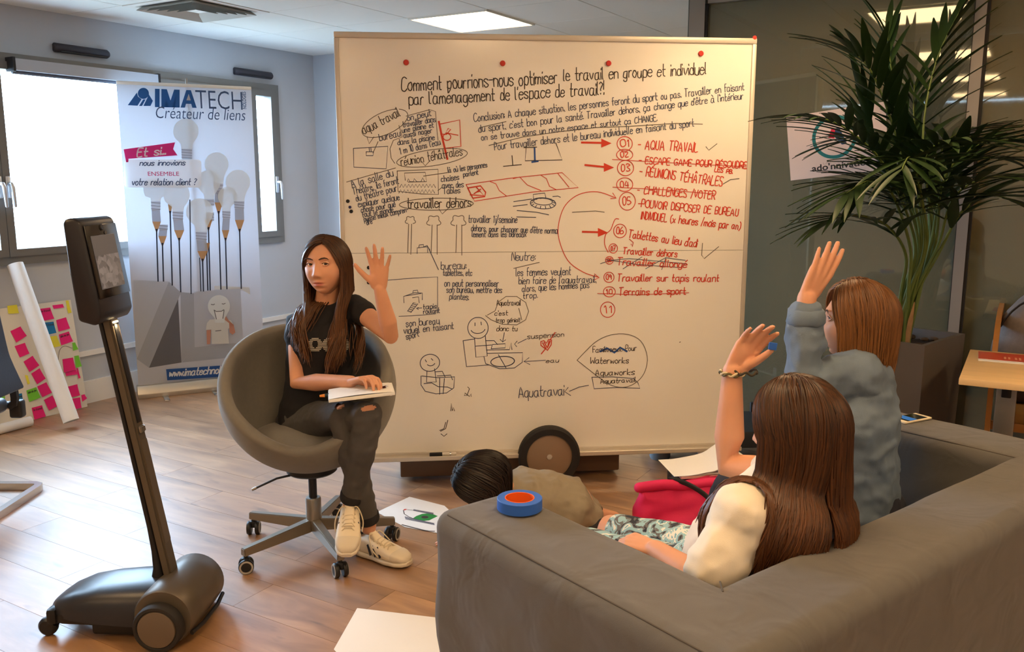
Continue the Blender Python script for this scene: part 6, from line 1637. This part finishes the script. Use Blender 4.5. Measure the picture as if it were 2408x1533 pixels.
# ---------------------------------------------------------------- 1: girl on the swivel chair, waving
J = {k_: PY(*v_) for k_, v_ in dict(pel=(738, 1000, 3.42), belly=(748, 900, 3.40), chest=(760, 800, 3.39), neck=(768, 722, 3.40), head=(769, 622, 3.37), rs=(700, 762, 3.40), re=(700, 900, 3.30), rw=(826, 897, 3.14), ls=(838, 722, 3.38),
     le=(920, 790, 3.22), lw=(893, 680, 3.17), rh=(716, 1000, 3.40), lh=(768, 1000, 3.40), rk=(805, 975, 3.11), lk=(866, 978, 3.07), la=(824, 1185, 3.21), ra=(866, 1222, 3.25)).items()}
girl1 = thing('person', 'girl in black top and ripped dark jeans waving from the swivel chair', 'person', loc=(J['pel'].x, J['pel'].y, 0))
bd = Body()
HM1 = headM(J['head'], Vector((-.30, -1, 0)), roll=radians(-3), pitch=radians(3)) @ Matrix.Diagonal((1.07, 1, 1, 1)); HS1 = .98
bd.chain([J['neck']-Z*.06, J['neck']+Z*.02, J['head']+HM1.to_3x3() @ Vector((0, -.022, -.055))], [.055, .046, .047], 18)
bd.chain([J['rs']+Vector((.03, 0, .01)), J['rs'], J['rs'].lerp(J['re'], .5), J['re'], J['re'].lerp(J['rw'], .35), J['rw']], [.042, .041, .036, .0315, .034, .0225], 18)
bd.chain([J['ls']+Vector((-.03, 0, -.01)), J['ls'], J['ls'].lerp(J['le'], .5), J['le'], J['le'].lerp(J['lw'], .3), J['lw']], [.042, .041, .037, .0315, .034, .0220], 18)
bd.chain([J['neck']-Z*.05, J['chest'], J['belly'], J['pel']], [(.10, .07), (.135, .088), (.115, .082), (.14, .10)], 24, up=Vector((1, 0, 0)))
for h_, k_, a_ in (('rh', 'rk', 'ra'), ('lh', 'lk', 'la')):
    bd.chain([J[h_], J[h_].lerp(J[k_], .5), J[k_], J[k_].lerp(J[a_], .3), J[k_].lerp(J[a_], .75), J[a_], J[a_]-Z*.03], [.078, .066, .051, .049, .034, .030, .031], 18)
hd = (PY(889, 575, 3.15)-J['lw']); tips1 = hand(bd, J['lw'], hd, Vector((-.1, -1, 0)), 1 if hd.cross(Vector((-.1, -1, 0))).x < 0 else -1, (.10, .12, .10), 1.5, 1.0, th=(.85, .15, .2))
hdr = (PY(905, 880, 3.05)-J['rw']); pnr = Vector((.1, -.2, -1)); tips1r = hand(bd, J['rw'], hdr, pnr, 1 if hdr.cross(pnr).dot(Vector((0, 1, 0))) > 0 else -1, (.45, .75, .45), .5, .95, th=(.45, .55, .5))
bm1 = bd.build(.0037, 2, .5)
hm, lp = head_mesh(HM1, HS1)
obj('body', joinm(bm1, hm, lp), M_skin, girl1, world=True)
face_parts(girl1, HM1, HS1, look=(-.34, .02), skin=M_skin)
# black top with cap sleeves
gt = Body()
gt.chain([J['neck']-Z*.045, J['chest'], J['belly'], J['pel']+Z*.01], [(.105, .078), (.145, .098), (.126, .094), (.150, .112)], 28, up=Vector((1, 0, 0)))
gt.chain([J['chest']+Vector((-.05, 0, .08)), J['rs'], J['rs'].lerp(J['re'], .22)], [.055, .053, .052], 18); gt.chain([J['chest']+Vector((.05, 0, .09)), J['ls'], J['ls'].lerp(J['le'], .22)], [.055, .053, .052], 18)
gt.ell(J['chest']+Vector((.045, -.06, .02)), (.06, .055, .06)); gt.ell(J['chest']+Vector((-.045, -.06, .02)), (.06, .055, .06))
me = wrinkle(gt.build(.006, 3), .006, 16, 3)
shirt1 = obj('top', me, mat('black_cotton', lin((26, 25, 28)), .85, var=.06, vscale=30, bump=.15, bscale=500), girl1, world=True)
# jeans with torn knees
jn = Body()
jn.chain([J['belly']-Z*.03, J['pel'], J['pel']-Z*.01], [(.120, .088), (.153, .112), (.150, .112)], 26, up=Vector((1, 0, 0)))
for h_, k_, a_, e_ in (('rh', 'rk', 'ra', .97), ('lh', 'lk', 'la', .90)):
    jn.chain([J[h_], J[h_].lerp(J[k_], .5), J[k_], J[k_].lerp(J[a_], .3), J[k_].lerp(J[a_], .75), J[k_].lerp(J[a_], e_)], [.086, .074, .0585, .056, .044, .042], 22)
me = wrinkle(jn.build(.0052, 2), .005, 18, 9, (1, 1, 1.8))
def hole(me, c, r):
    bm = bmesh.new(); bm.from_mesh(me); kill = []
    for f in bm.faces:
        q = f.calc_center_median()-c; k_ = (q.x/r[0])**2+(q.y/r[1])**2+(q.z/r[2])**2
        if k_ < 1+.25*noise.noise(q*160): kill.append(f)
    bmesh.ops.delete(bm, geom=kill, context='FACES'); bm.to_mesh(me); bm.free(); return me
h1 = PY(868, 967, 3.015); h2 = PY(796, 958, 3.06)
hole(me, h1, (.037, .06, .015)); hole(me, h2, (.022, .06, .009))
M_jean = mat('charcoal_denim', lin((76, 74, 73)), .85, var=.22, vscale=9, bump=.3, bscale=700)
jeans = obj('jeans', me, M_jean, girl1, world=True)
M_cuff = mat('denim_cuff', lin((32, 31, 33)), .85)
for k_, a_, e_ in (('rk', 'ra', .97), ('lk', 'la', .90)):
    dn = (J[a_]-J[k_]).normalized(); c = J[k_].lerp(J[a_], e_)
    obj('cuff', tube([c-dn*.020, c-dn*.010, c+dn*.010, c+dn*.018], [.0435, .0465, .0462, .043], 28), M_cuff, jeans, world=True)
sm = [J['lk'].lerp(J['la'], t)+Vector((-.032+.006*t, -.040+.012*t, 0)) for t in (.1, .3, .5, .7, .88)]
# sneakers
def shoeM(ank, toe, up=Z, dz=0.0):
    f = toe-ank; f = f.normalized(); s_ = Vector(up).cross(f).normalized(); u = f.cross(s_)
    return Matrix(((f.x, s_.x, u.x, ank.x), (f.y, s_.y, u.y, ank.y), (f.z, s_.z, u.z, ank.z), (0, 0, 0, 1)))
ra_f = Vector((J['ra'].x, J['ra'].y, 0.004)); rt = P(968, 1335, .004); M_r = shoeM(ra_f+(rt-ra_f).normalized()*.03, rt)
shoe(girl1, M_r, 1.0)
lt = PY(815, 1312, 3.03); la_f = J['la']+Vector((0, -.02, -.088)); M_l = shoeM(la_f, lt+Vector((0, 0, 0)), up=(0.05, -.2, 1)); shoe(girl1, M_l, 1.0)
# chest print: striped round letters
from mathutils.bvhtree import BVHTree
bv = BVHTree.FromPolygons([wm(girl1) @ v.co for v in shirt1.data.vertices], [tuple(p.vertices) for p in shirt1.data.polygons])
M_print = mat('shirt_print', lin((196, 190, 180)), .8)
for cx_, w_ in ((741, 17), (775, 17), (806, 15)):
    for row_ in range(9):
        yy = 796+row_*3.6; hwid = w_*sqrt(max(0, 1-((yy-811)/17)**2)); ihw = 7*sqrt(max(0, 1-((yy-809)/9)**2)) if abs(yy-809) < 9 else 0
        for xa, xb in (((cx_-hwid, cx_-ihw), (cx_+ihw, cx_+hwid)) if ihw > 1 else ((cx_-hwid, cx_+hwid),)):
            if xb-xa < 2: continue
            pts = []
            for q in range(5):
                dr = ray(lerp(xa, xb, q/4), yy); ht = bv.ray_cast(EYE, dr.normalized())
                if ht[0]: pts.append(ht[0]-dr.normalized()*.002)
            if len(pts) > 2: obj('print_stripe', tube(pts, (.0018), 5), M_print, shirt1, world=True)
cols = [(J['chest']+Vector((0, .0, -.02)), (.165, .118, .17), None), (J['neck']-Z*.03, (.12, .09, .06), None), (J['rs'], (.062, .062, .062), None), (J['ls'], (.062, .062, .062), None),
        (J['rs'].lerp(J['re'], .35), (.052, .052, .08), None)]
def drift1(p, al, t):
    # the hair is worn to the front, falling over both shoulders and the chest
    sg = 1 if sin(al) > 0 else -1; f = abs(al-pi)/(pi-radians(64))
    if p.z > J['head'].z-.085: return Vector((0, 0, 0))
    tx = J['chest'].x-sg*(.016+.095*(1-f)); ty = J['chest'].y-.15
    cl = lambda v, a_, b_: max(a_, min(b_, v))
    return Vector((cl((tx-p.x)*3, -.45, .45), cl((ty-p.y)*4, -.75, .2), 0))
hair(girl1, HM1, HS1, 1500, lambda al: .50, M_hair1, cols, part=-.018, al0=64, seed=4, rad_=.0033, drift=drift1, wave=.017, vol=(.03, .15),
     hl=lambda az: lerp(.082, -.02, sstep(48, 82, az)) if az < 82 else lerp(-.02, -.095, sstep(82, 120, az)))
# notebook, pens
nbp = PY(850, 922, 3.07)
nb = thing('notebook', 'open white notebook with curled pages on the lap of the seated girl', 'notebook', mw=Matrix.Translation((nbp.x, nbp.y, nbp.z-.012)) @ Matrix.Rotation(radians(12), 4, 'Z') @ Matrix.Rotation(radians(-4), 4, 'Y'))
obj('page_block', rbox(.235, .15, .012, .002, 1, c=(0, .02, .006)), M_paper, nb)
V = []; Fc = []; n_ = 16
for i in range(n_+1):
    t = i/n_; an = lerp(-.5, 1.35, t)*pi if t > .6 else 0
    if t <= .6: q = (lerp(-.115, .10, t/.6), .0135+.004*sin(t/.6*pi))
    else: a2 = (t-.6)/.4*pi; q = (.10+.016*sin(a2), .0135-.012*(1-cos(a2))*.6)
    V += [(q[0], -.055, q[1]), (q[0], .095, q[1])]
for i in range(n_): Fc.append((2*i, 2*i+2, 2*i+3, 2*i+1))
obj('curled_page', mesh_from(V, Fc, smooth=180), M_paper, nb)
obj('sketch_lines', mesh_from(*ribbonVF([[(-.02, 0), (.0, .012), (.03, .01), (.05, .02)], [(-.01, .03), (.03, .026)]], .002, .0185)), INK['g'], nb)
pp = PY(765, 930, 3.08)
pn1 = thing('marker_pen', 'dark marker with orange tip beside the notebook on the lap', 'marker', loc=pp)
obj('barrel', tube([Vector((-.002, 0, 0)), Vector((.05, .01, .004))], .0065, 12), mat('pen_teal', lin((24, 50, 62)), .5), pn1)
obj('tip', tube([Vector((-.02, -.004, -.001)), Vector((-.002, 0, 0))], [.004, .0065], 12), mat('pen_orange', lin((220, 140, 60)), .5), pn1)
ft = (tips1r[0]+tips1r[4])/2
pn2 = thing('pen', 'short dark red pen held in the fingers of the seated girl', 'pen', loc=ft)
obj('barrel', tube([Vector((-.035, .01, -.006)), Vector((.02, -.01, .010))], .0042, 10), mat('pen_red_black', lin((60, 14, 16)), .35), pn2)
obj('tip', tube([Vector((.02, -.01, .010)), Vector((.028, -.013, .0122))], [.003, .001], 10), M_chrome, pn2)

# ---------------------------------------------------------------- 2: girl in the white shirt on the sofa
def S3(u, v, z): return S0+SU*u+SV*v+Z*z
g2 = dict(pel=S3(.34, .27, .46), belly=S3(.345, .21, .57), chest=S3(.35, .125, .68), neck=S3(.36, .095, .785), head=PY(1872, 1003, 1.96), ls=S3(.215, .10, .715), rs=S3(.50, .12, .73), le=S3(.12, .13, .56), lw=S3(.15, .315, .572),
          re=PY(1712, 1092, 2.25), rw=PY(1722, 872, 2.25), rk=S3(.40, .72, .415), lk=S3(.24, .72, .41), ra=S3(.40, .80, .10), la=S3(.24, .80, .10))
girl2 = thing('person', 'girl with long brown hair and white shirt on the sofa raising her hand', 'person', loc=(g2['pel'].x, g2['pel'].y, 0))
bd = Body(); fwd2 = (SV*.9-SU*.30).normalized(); HM2 = headM(g2['head'], fwd2, roll=radians(2), pitch=radians(-6)); HS2 = 1.0
bd.chain([g2['chest'], g2['neck'], g2['head']+HM2.to_3x3() @ Vector((0, -.02, -.05))], [.06, .05, .05], 16)
bd.chain([g2['rs'], g2['rs'].lerp(g2['re'], .5), g2['re'], g2['re'].lerp(g2['rw'], .3), g2['rw']], [.046, .042, .037, .040, .0255], 18)
bd.chain([g2['ls'], g2['ls'].lerp(g2['le'], .5), g2['le'], g2['le'].lerp(g2['lw'], .35), g2['lw']], [.046, .041, .036, .037, .025], 18)
bd.chain([g2['neck']-Z*.06, g2['chest'], g2['belly'], g2['pel']], [(.08, .06), (.14, .09), (.12, .09), (.15, .11)], 24, up=SU)
for a_, k_, b_ in ((g2['pel']+SU*.08, g2['rk'], g2['ra']), (g2['pel']-SU*.08, g2['lk'], g2['la'])): bd.chain([a_, a_.lerp(k_, .5), k_, k_.lerp(b_, .3), b_], [.082, .07, .055, .052, .036], 18); bd.chain([b_-Z*.02, b_-Z*.065+SV*.04, b_-Z*.075+SV*.15], [.035, .032, .02], 14)
hd2 = PY(1808, 748, 2.22)-g2['rw']; pn_2 = Vector((.15, -1, .15)); cr2 = hd2.cross(pn_2)
tips2 = hand(bd, g2['rw'], hd2, pn_2, 1 if cr2.x > 0 else -1, (.22, .25, .2), .55, 1.0, th=(.30, .55, .7))
hl2 = PY(1432, 1262, 2.18)-g2['lw']; pl2 = Vector((.2, .1, -1)); tips2l = hand(bd, g2['lw'], SV*.9-SU*.1-Z*.05, pl2, 1 if SV.cross(pl2).dot(SU) > 0 else -1, (.5, .5, .3), .6, .98, th=(.5, .3, .3))
hm, lp = head_mesh(HM2, HS2)
obj('body', joinm(bd.build(.0042, 2), hm, lp), M_skin, girl2, world=True); face_parts(girl2, HM2, HS2, skin=M_skin)
gt = Body()
gt.chain([g2['neck']-Z*.03, g2['chest'], g2['belly'], g2['pel']-SV*.04], [(.115, .085), (.165, .112), (.155, .115), (.165, .12)], 28, up=SU)
gt.chain([g2['chest']-SU*.05, g2['ls'], g2['ls'].lerp(g2['le'], .75)], [.075, .072, .066], 20); gt.chain([g2['chest']+SU*.05, g2['rs'], g2['rs'].lerp(g2['re'], .45)], [.075, .068, .062], 20)
gt.ell(g2['ls'], (.076, .076, .076)); gt.ell(g2['rs'], (.072, .072, .072))
me = wrinkle(gt.build(.006, 3), .012, 13, 5)
obj('shirt', me, mat('white_cotton', lin((232, 222, 204)), .85, var=.02, bump=.1, bscale=500), girl2, world=True)
sk = Body()
for a_, k_ in ((g2['pel']+SU*.07, g2['rk']), (g2['pel']-SU*.07, g2['lk'])): sk.chain([a_, a_.lerp(k_, .5), k_.lerp(a_, .12)], [.090, .078, .068], 20)
sk.chain([g2['pel']-SV*.05, g2['pel']+SV*.02], [(.165, .12), (.16, .115)], 24, up=SU)
def floral():
    m = bpy.data.materials.new('floral_fabric'); m.use_nodes = True; t = m.node_tree; n = t.nodes; l = t.links; b_ = n['Principled BSDF']; b_.inputs['Roughness'].default_value = .85
    tc = n.new('ShaderNodeTexCoord'); nz = n.new('ShaderNodeTexNoise'); nz.inputs['Scale'].default_value = 17; nz.inputs['Detail'].default_value = 3; nz.inputs['Distortion'].default_value = 1.5; l.new(tc.outputs['Object'], nz.inputs[0])
    cr_ = n.new('ShaderNodeValToRGB'); cr_.color_ramp.interpolation = 'CONSTANT'; e = cr_.color_ramp.elements; e[0].position = 0; e[0].color = (*lin((38, 42, 50)), 1); e[1].position = .40; e[1].color = (*lin((104, 100, 96)), 1)
    for ps, c_ in ((.46, (150, 186, 190)), (.56, (226, 222, 206)), (.62, (120, 168, 180)), (.70, (60, 62, 68))): q = e.new(ps); q.color = (*lin(c_), 1)
    l.new(nz.outputs['Fac'], cr_.inputs[0]); l.new(cr_.outputs[0], b_.inputs['Base Color']); return m
obj('skirt', wrinkle(sk.build(.007, 3), .008, 12, 2), floral(), girl2, world=True)
for k_ in ('ra', 'la'): shoe(girl2, shoeM(Vector((g2[k_].x, g2[k_].y, .004))+SV*.02, Vector((g2[k_].x, g2[k_].y, .004))+SV*.2), 1.0)
# bracelet and tape piece
wd = (g2['rw']-g2['re']).normalized(); bc_ = g2['rw']-wd*.006; bu = wd.orthogonal().normalized(); bv_ = wd.cross(bu)
brc = thing('bracelet', 'braided olive and white bracelet on the raised wrist', 'bracelet', loc=bc_)
for s_ in (0, 1, 2):
    pts = [bc_+bu*(.0305*cos(a_))+bv_*(.0305*sin(a_))+wd*(.004*sin(6*a_+s_*2.1)+.0012*s_)+(bu*cos(a_)+bv_*sin(a_))*(.002*cos(6*a_+s_*2.1)) for a_ in [2*pi*i/60 for i in range(61)]]
    obj('strand', tube(pts, .0032, 7, cap=False), mat(('bracelet_olive', 'bracelet_white', 'bracelet_brown')[s_], lin(((92, 84, 52), (206, 190, 156), (60, 50, 34))[s_]), .7), brc, world=True)
obj('knot', ellipsoid(bc_+bu*.0, (.006, .006, .006)), MATS['bracelet_white'], brc, world=True)
brc.children[-1].data.transform(Matrix.Translation(Vector((.03, -.012, .004))))
tc_ = tips2[4]+Vector((.0, -.008, .012))
tpc = thing('tape_piece', 'small blue piece of tape stuck to the fingers of the raised hand', 'tape', loc=tc_)
obj('strip', rbox(.021, .004, .019, .0008, 1, M=Matrix.Rotation(radians(8), 4, 'Y')), MATS['tape_blue'], tpc)
cols = [(g2['chest']+Z*.0, (.19, .19, .13), None), (g2['neck']-Z*.02, (.12, .12, .07), None), (g2['ls'], (.082, .082, .082), None), (S3(.36, -.12, .55), (.6, .10, .11), Matrix((SU, SV, Z)))]
T2 = PY(1672, 1235, 2.06)
def drift2(p, al, t):
    # a thick part of the hair is swept over the left shoulder
    if al > radians(215):
        tg = T2-p; tg.z = 0; k_ = min(1, t*2.2)
        return tg*min(3.2, 1.0/max(.05, tg.length))*.55*k_
    return -SV*.06*t+SU*.02
hair(girl2, HM2, 1.06, 1500, lambda al: .49 if al < radians(215) else .58, M_hair2, cols, part=.0, al0=52, seed=9, rad_=.0037, drift=drift2, wave=.012, vol=(.03, .15))

# ---------------------------------------------------------------- 3: girl in the denim shirt
g3 = dict(pel=S3(.98, .25, .48), belly=S3(.965, .255, .66), chest=S3(.955, .255, .80), neck=S3(.965, .265, .93), head=PY(2012, 752, 2.50), ls=PY(2018, 882, 2.42), rs=Vector((1.10, 2.66, .885)), le=PY(1888, 890, 2.42), lw=PY(1897, 700, 2.42),
          re=S3(1.20, .38, .665), rw=S3(1.09, .56, .535), rk=S3(1.10, .71, .43), lk=S3(.94, .71, .43), ra=S3(1.1, .80, .10), la=S3(.94, .81, .10))
girl3 = thing('person', 'girl with brown bob and denim shirt on the sofa raising her arm', 'person', loc=(g3['pel'].x, g3['pel'].y, 0))
bd = Body(); fwd3 = (SV*.80-SU*.62).normalized(); HM3 = headM(g3['head'], fwd3, roll=radians(0), pitch=radians(2)); HS3 = .98
bd.chain([g3['chest'], g3['neck'], g3['head']+HM3.to_3x3() @ Vector((0, -.02, -.05))], [.06, .05, .05], 16)
bd.chain([g3['ls'], g3['ls'].lerp(g3['le'], .5), g3['le'], g3['le'].lerp(g3['lw'], .3), g3['lw']], [.046, .042, .037, .039, .026], 18)
bd.chain([g3['rs'], g3['rs'].lerp(g3['re'], .5), g3['re'], g3['rw']], [.046, .041, .036, .025], 18)
bd.chain([g3['neck']-Z*.07, g3['chest'], g3['belly'], g3['pel']], [(.08, .06), (.14, .09), (.12, .09), (.15, .11)], 24, up=Vector((.45, .89, 0)))
for a_, k_, b_ in ((g3['pel']+SU*.08, g3['rk'], g3['ra']), (g3['pel']-SU*.08, g3['lk'], g3['la'])): bd.chain([a_, a_.lerp(k_, .5), k_, k_.lerp(b_, .3), b_], [.082, .07, .055, .052, .036], 18); bd.chain([b_-Z*.02, b_-Z*.065+SV*.04, b_-Z*.075+SV*.15], [.035, .032, .02], 14)
hd3 = PY(1962, 580, 2.42)-g3['lw']; pn3 = Vector((-.25, 1, 0)); cr3 = hd3.cross(pn3)
hand(bd, g3['lw'], hd3, pn3, 1 if cr3.x > 0 else -1, (.08, .10, .08), .55, 1.04, th=(.35, .25, .4))
hand(bd, g3['rw'], SV, -Z, 1 if SV.cross(-Z).dot(-SU) > 0 else -1, (.3, .3, .2), .6, .98)
hm, lp = head_mesh(HM3, HS3)
obj('body', joinm(bd.build(.0042, 2), hm, lp), M_skin, girl3, world=True); face_parts(girl3, HM3, HS3, skin=M_skin)
M_den = mat('denim_blue', lin((108, 124, 142)), .85, var=.14, vscale=14, bump=.25, bscale=600)
gt = Body()
gt.chain([g3['neck']-Z*.03, g3['chest'], g3['belly'], g3['pel']-Z*.02], [(.12, .085), (.165, .105), (.155, .106), (.165, .115)], 28, up=Vector((.45, .89, 0)))
gt.chain([g3['chest'].lerp(g3['ls'], .4)+Z*.02, g3['ls'], g3['ls'].lerp(g3['le'], .5), g3['le'], g3['le'].lerp(g3['lw'], .45), g3['le'].lerp(g3['lw'], .80)], [.07, .072, .066, .060, .055, .047], 20)
gt.chain([g3['chest'].lerp(g3['rs'], .5), g3['rs'], g3['re'], g3['re'].lerp(g3['rw'], .7)], [.07, .068, .056, .046], 20)
gt.ell(g3['ls'], (.074, .074, .074)); gt.ell(g3['rs'], (.074, .074, .074))
me = wrinkle(gt.build(.006, 2), .013, 15, 7, (1, 1, 1.6))
den = obj('denim_shirt', me, M_den, girl3, world=True)
cd = (g3['lw']-g3['le']).normalized(); cc_ = g3['le'].lerp(g3['lw'], .80)
cm_ = tube([cc_-cd*.028, cc_-cd*.022, cc_-cd*.006, cc_+cd*.010, cc_+cd*.014], [.049, .054, .054, .050, .044], 28); wrinkle(cm_, .008, 26, 1); obj('rolled_cuff', cm_, M_den, den, world=True)
cp = MB(); nk = g3['neck']
pts = [nk+Vector((.075*cos(a_), .065*sin(a_), .01+.012*sin(a_*2)))+Z*.005 for a_ in [2*pi*i/24 for i in range(25)]]
obj('collar', tube(pts, [(.024, .007)]*25, 10, up=Z), M_den, den, world=True)
sp = [g3['ls']+SU*.035+Vector((.0, 0, .062)), g3['ls']+SU*.05-SV*.045+Z*.035, g3['ls']+SU*.045-SV*.072-Z*.03]
jn = Body()
for a_, k_, b_ in ((g3['pel']+SU*.08, g3['rk'], g3['ra']), (g3['pel']-SU*.08, g3['lk'], g3['la'])): jn.chain([a_, a_.lerp(k_, .5), k_, k_.lerp(b_, .3), k_.lerp(b_, .92)], [.092, .08, .064, .06, .05], 20)
jn.chain([g3['pel']-Z*.03, g3['pel']+Z*.02], [(.165, .122), (.16, .12)], 24, up=Vector((.45, .89, 0)))
obj('trousers', wrinkle(jn.build(.007, 2), .006, 14, 4), mat('navy_trousers', lin((44, 48, 62)), .85), girl3, world=True)
for k_ in ('ra', 'la'): shoe(girl3, shoeM(Vector((g3[k_].x, g3[k_].y, .004))+SV*.02, Vector((g3[k_].x, g3[k_].y, .004))+SV*.2), 1.0)
cols = [(g3['neck']-Z*.07, (.10, .10, .055), None)]
hair(girl3, HM3, 1.04, 950, lambda al: .30 if abs(al-pi) > .8 else .27, M_hair3, cols, part=-.008, al0=56, seed=12, rad_=.0031, drift=lambda p, al, t: (HM3.to_3x3() @ Vector((-sin(al), -cos(al), 0)))*(.28*t*t), wave=.004, vol=(.04, .17), tipw=.3)

# ---------------------------------------------------------------- 4: child crouching on the floor over a drawing
c4 = dict(head=PY(1138, 1140, 3.30), neck=PY(1205, 1165, 3.36), chest=PY(1235, 1185, 3.42), back=PY(1290, 1195, 3.46), pel=PY(1345, 1235, 3.48))
chd = thing('person', 'dark-haired child in beige shirt crouching over a drawing on the floor', 'person', loc=(c4['back'].x, c4['back'].y, 0))
for k_, z_ in (('neck', .215), ('chest', .195), ('back', .165), ('pel', .125)): c4[k_].z = z_
bd = Body(); HM4 = headM(c4['head'], Vector((-1, -.25, 0)), roll=0, pitch=radians(-52)); HS4 = 1.02
bd.chain([c4['chest'], c4['neck'], c4['head']+HM4.to_3x3() @ Vector((0, -.03, -.05))], [.055, .048, .046], 16)
bd.chain([c4['neck'], c4['chest'], c4['back'], c4['pel']], [(.08, .06), (.10, .075), (.10, .075), (.11, .09)], 24, up=Vector((0, 1, 0)))
for sd in (-1, 1):
    s_ = c4['chest']+Vector((-.02, sd*.11, -.02)); e_ = s_+Vector((-.02, sd*.06, -.15)); w_ = e_+Vector((-.19, -sd*.06, -.015)); w_.z = .035; e_.z = max(.05, e_.z)
    bd.chain([s_, s_.lerp(e_, .5), e_, w_], [.04, .036, .032, .022], 16); hand(bd, w_, Vector((-1, -sd*.2, -.08)), -Z, 1 if Vector((-1, 0, 0)).cross(-Z).dot(Vector((0, -sd, 0))) > 0 else -1, (.12, .15, .1), .8, .85)
    h_ = c4['pel']+Vector((0, sd*.08, -.02)); k_ = h_+Vector((-.18, sd*.0, 0)); k_.z = .07; f_ = h_+Vector((.10, sd*.0, 0)); f_.z = .05
    bd.chain([h_, h_.lerp(k_, .5), k_], [.065, .06, .05], 16); bd.chain([k_, k_.lerp(f_, .5), f_, f_+Vector((.09, 0, -.012))], [.045, .043, .036, .024], 16)
hm, lp = head_mesh(HM4, HS4)
obj('body', joinm(bd.build(.0045, 2), hm, lp), M_skin, chd, world=True); face_parts(chd, HM4, HS4, skin=M_skin)
gt = Body()
gt.chain([c4['neck'], c4['chest'], c4['back'], c4['pel']-Vector((.0, 0, 0)), c4['pel']+Vector((.05, .01, -.03))], [(.10, .07), (.145, .098), (.155, .102), (.165, .105), (.14, .07)], 28, up=Vector((0, 1, 0)))
for sd in (-1, 1):
    s_ = c4['chest']+Vector((-.02, sd*.11, -.02)); e_ = s_+Vector((-.02, sd*.06, -.15)); e_.z = max(.06, e_.z); gt.chain([s_+Vector((.05, -sd*.03, 0)), s_, s_.lerp(e_, .95)], [.062, .058, .05], 18)
obj('shirt', wrinkle(gt.build(.006, 3), .012, 14, 11), mat('beige_shirt', lin((148, 138, 120)), .88, var=.06, vscale=25, bump=.2, bscale=500), chd, world=True)
jn = Body()
for sd in (-1, 1):
    h_ = c4['pel']+Vector((0, sd*.08, -.02)); k_ = h_+Vector((-.18, sd*.0, 0)); k_.z = .07; f_ = h_+Vector((.10, 0, 0)); f_.z = .058
    jn.chain([h_, h_.lerp(k_, .5), k_], [.075, .068, .058], 18); jn.chain([k_, k_.lerp(f_, .5), f_], [.052, .05, .044], 18)
obj('trousers', wrinkle(jn.build(.007, 2), .006, 14, 1), mat('dark_trousers', lin((46, 46, 52)), .85), chd, world=True)
cols = [(c4['chest'], (.15, .15, .10), None)]
hair(chd, HM4, 1.14, 900, .27, M_hair4, cols, part=.0, al0=60, seed=3, rad_=.0034, drift=None, wave=.005, vol=(.05, .2))
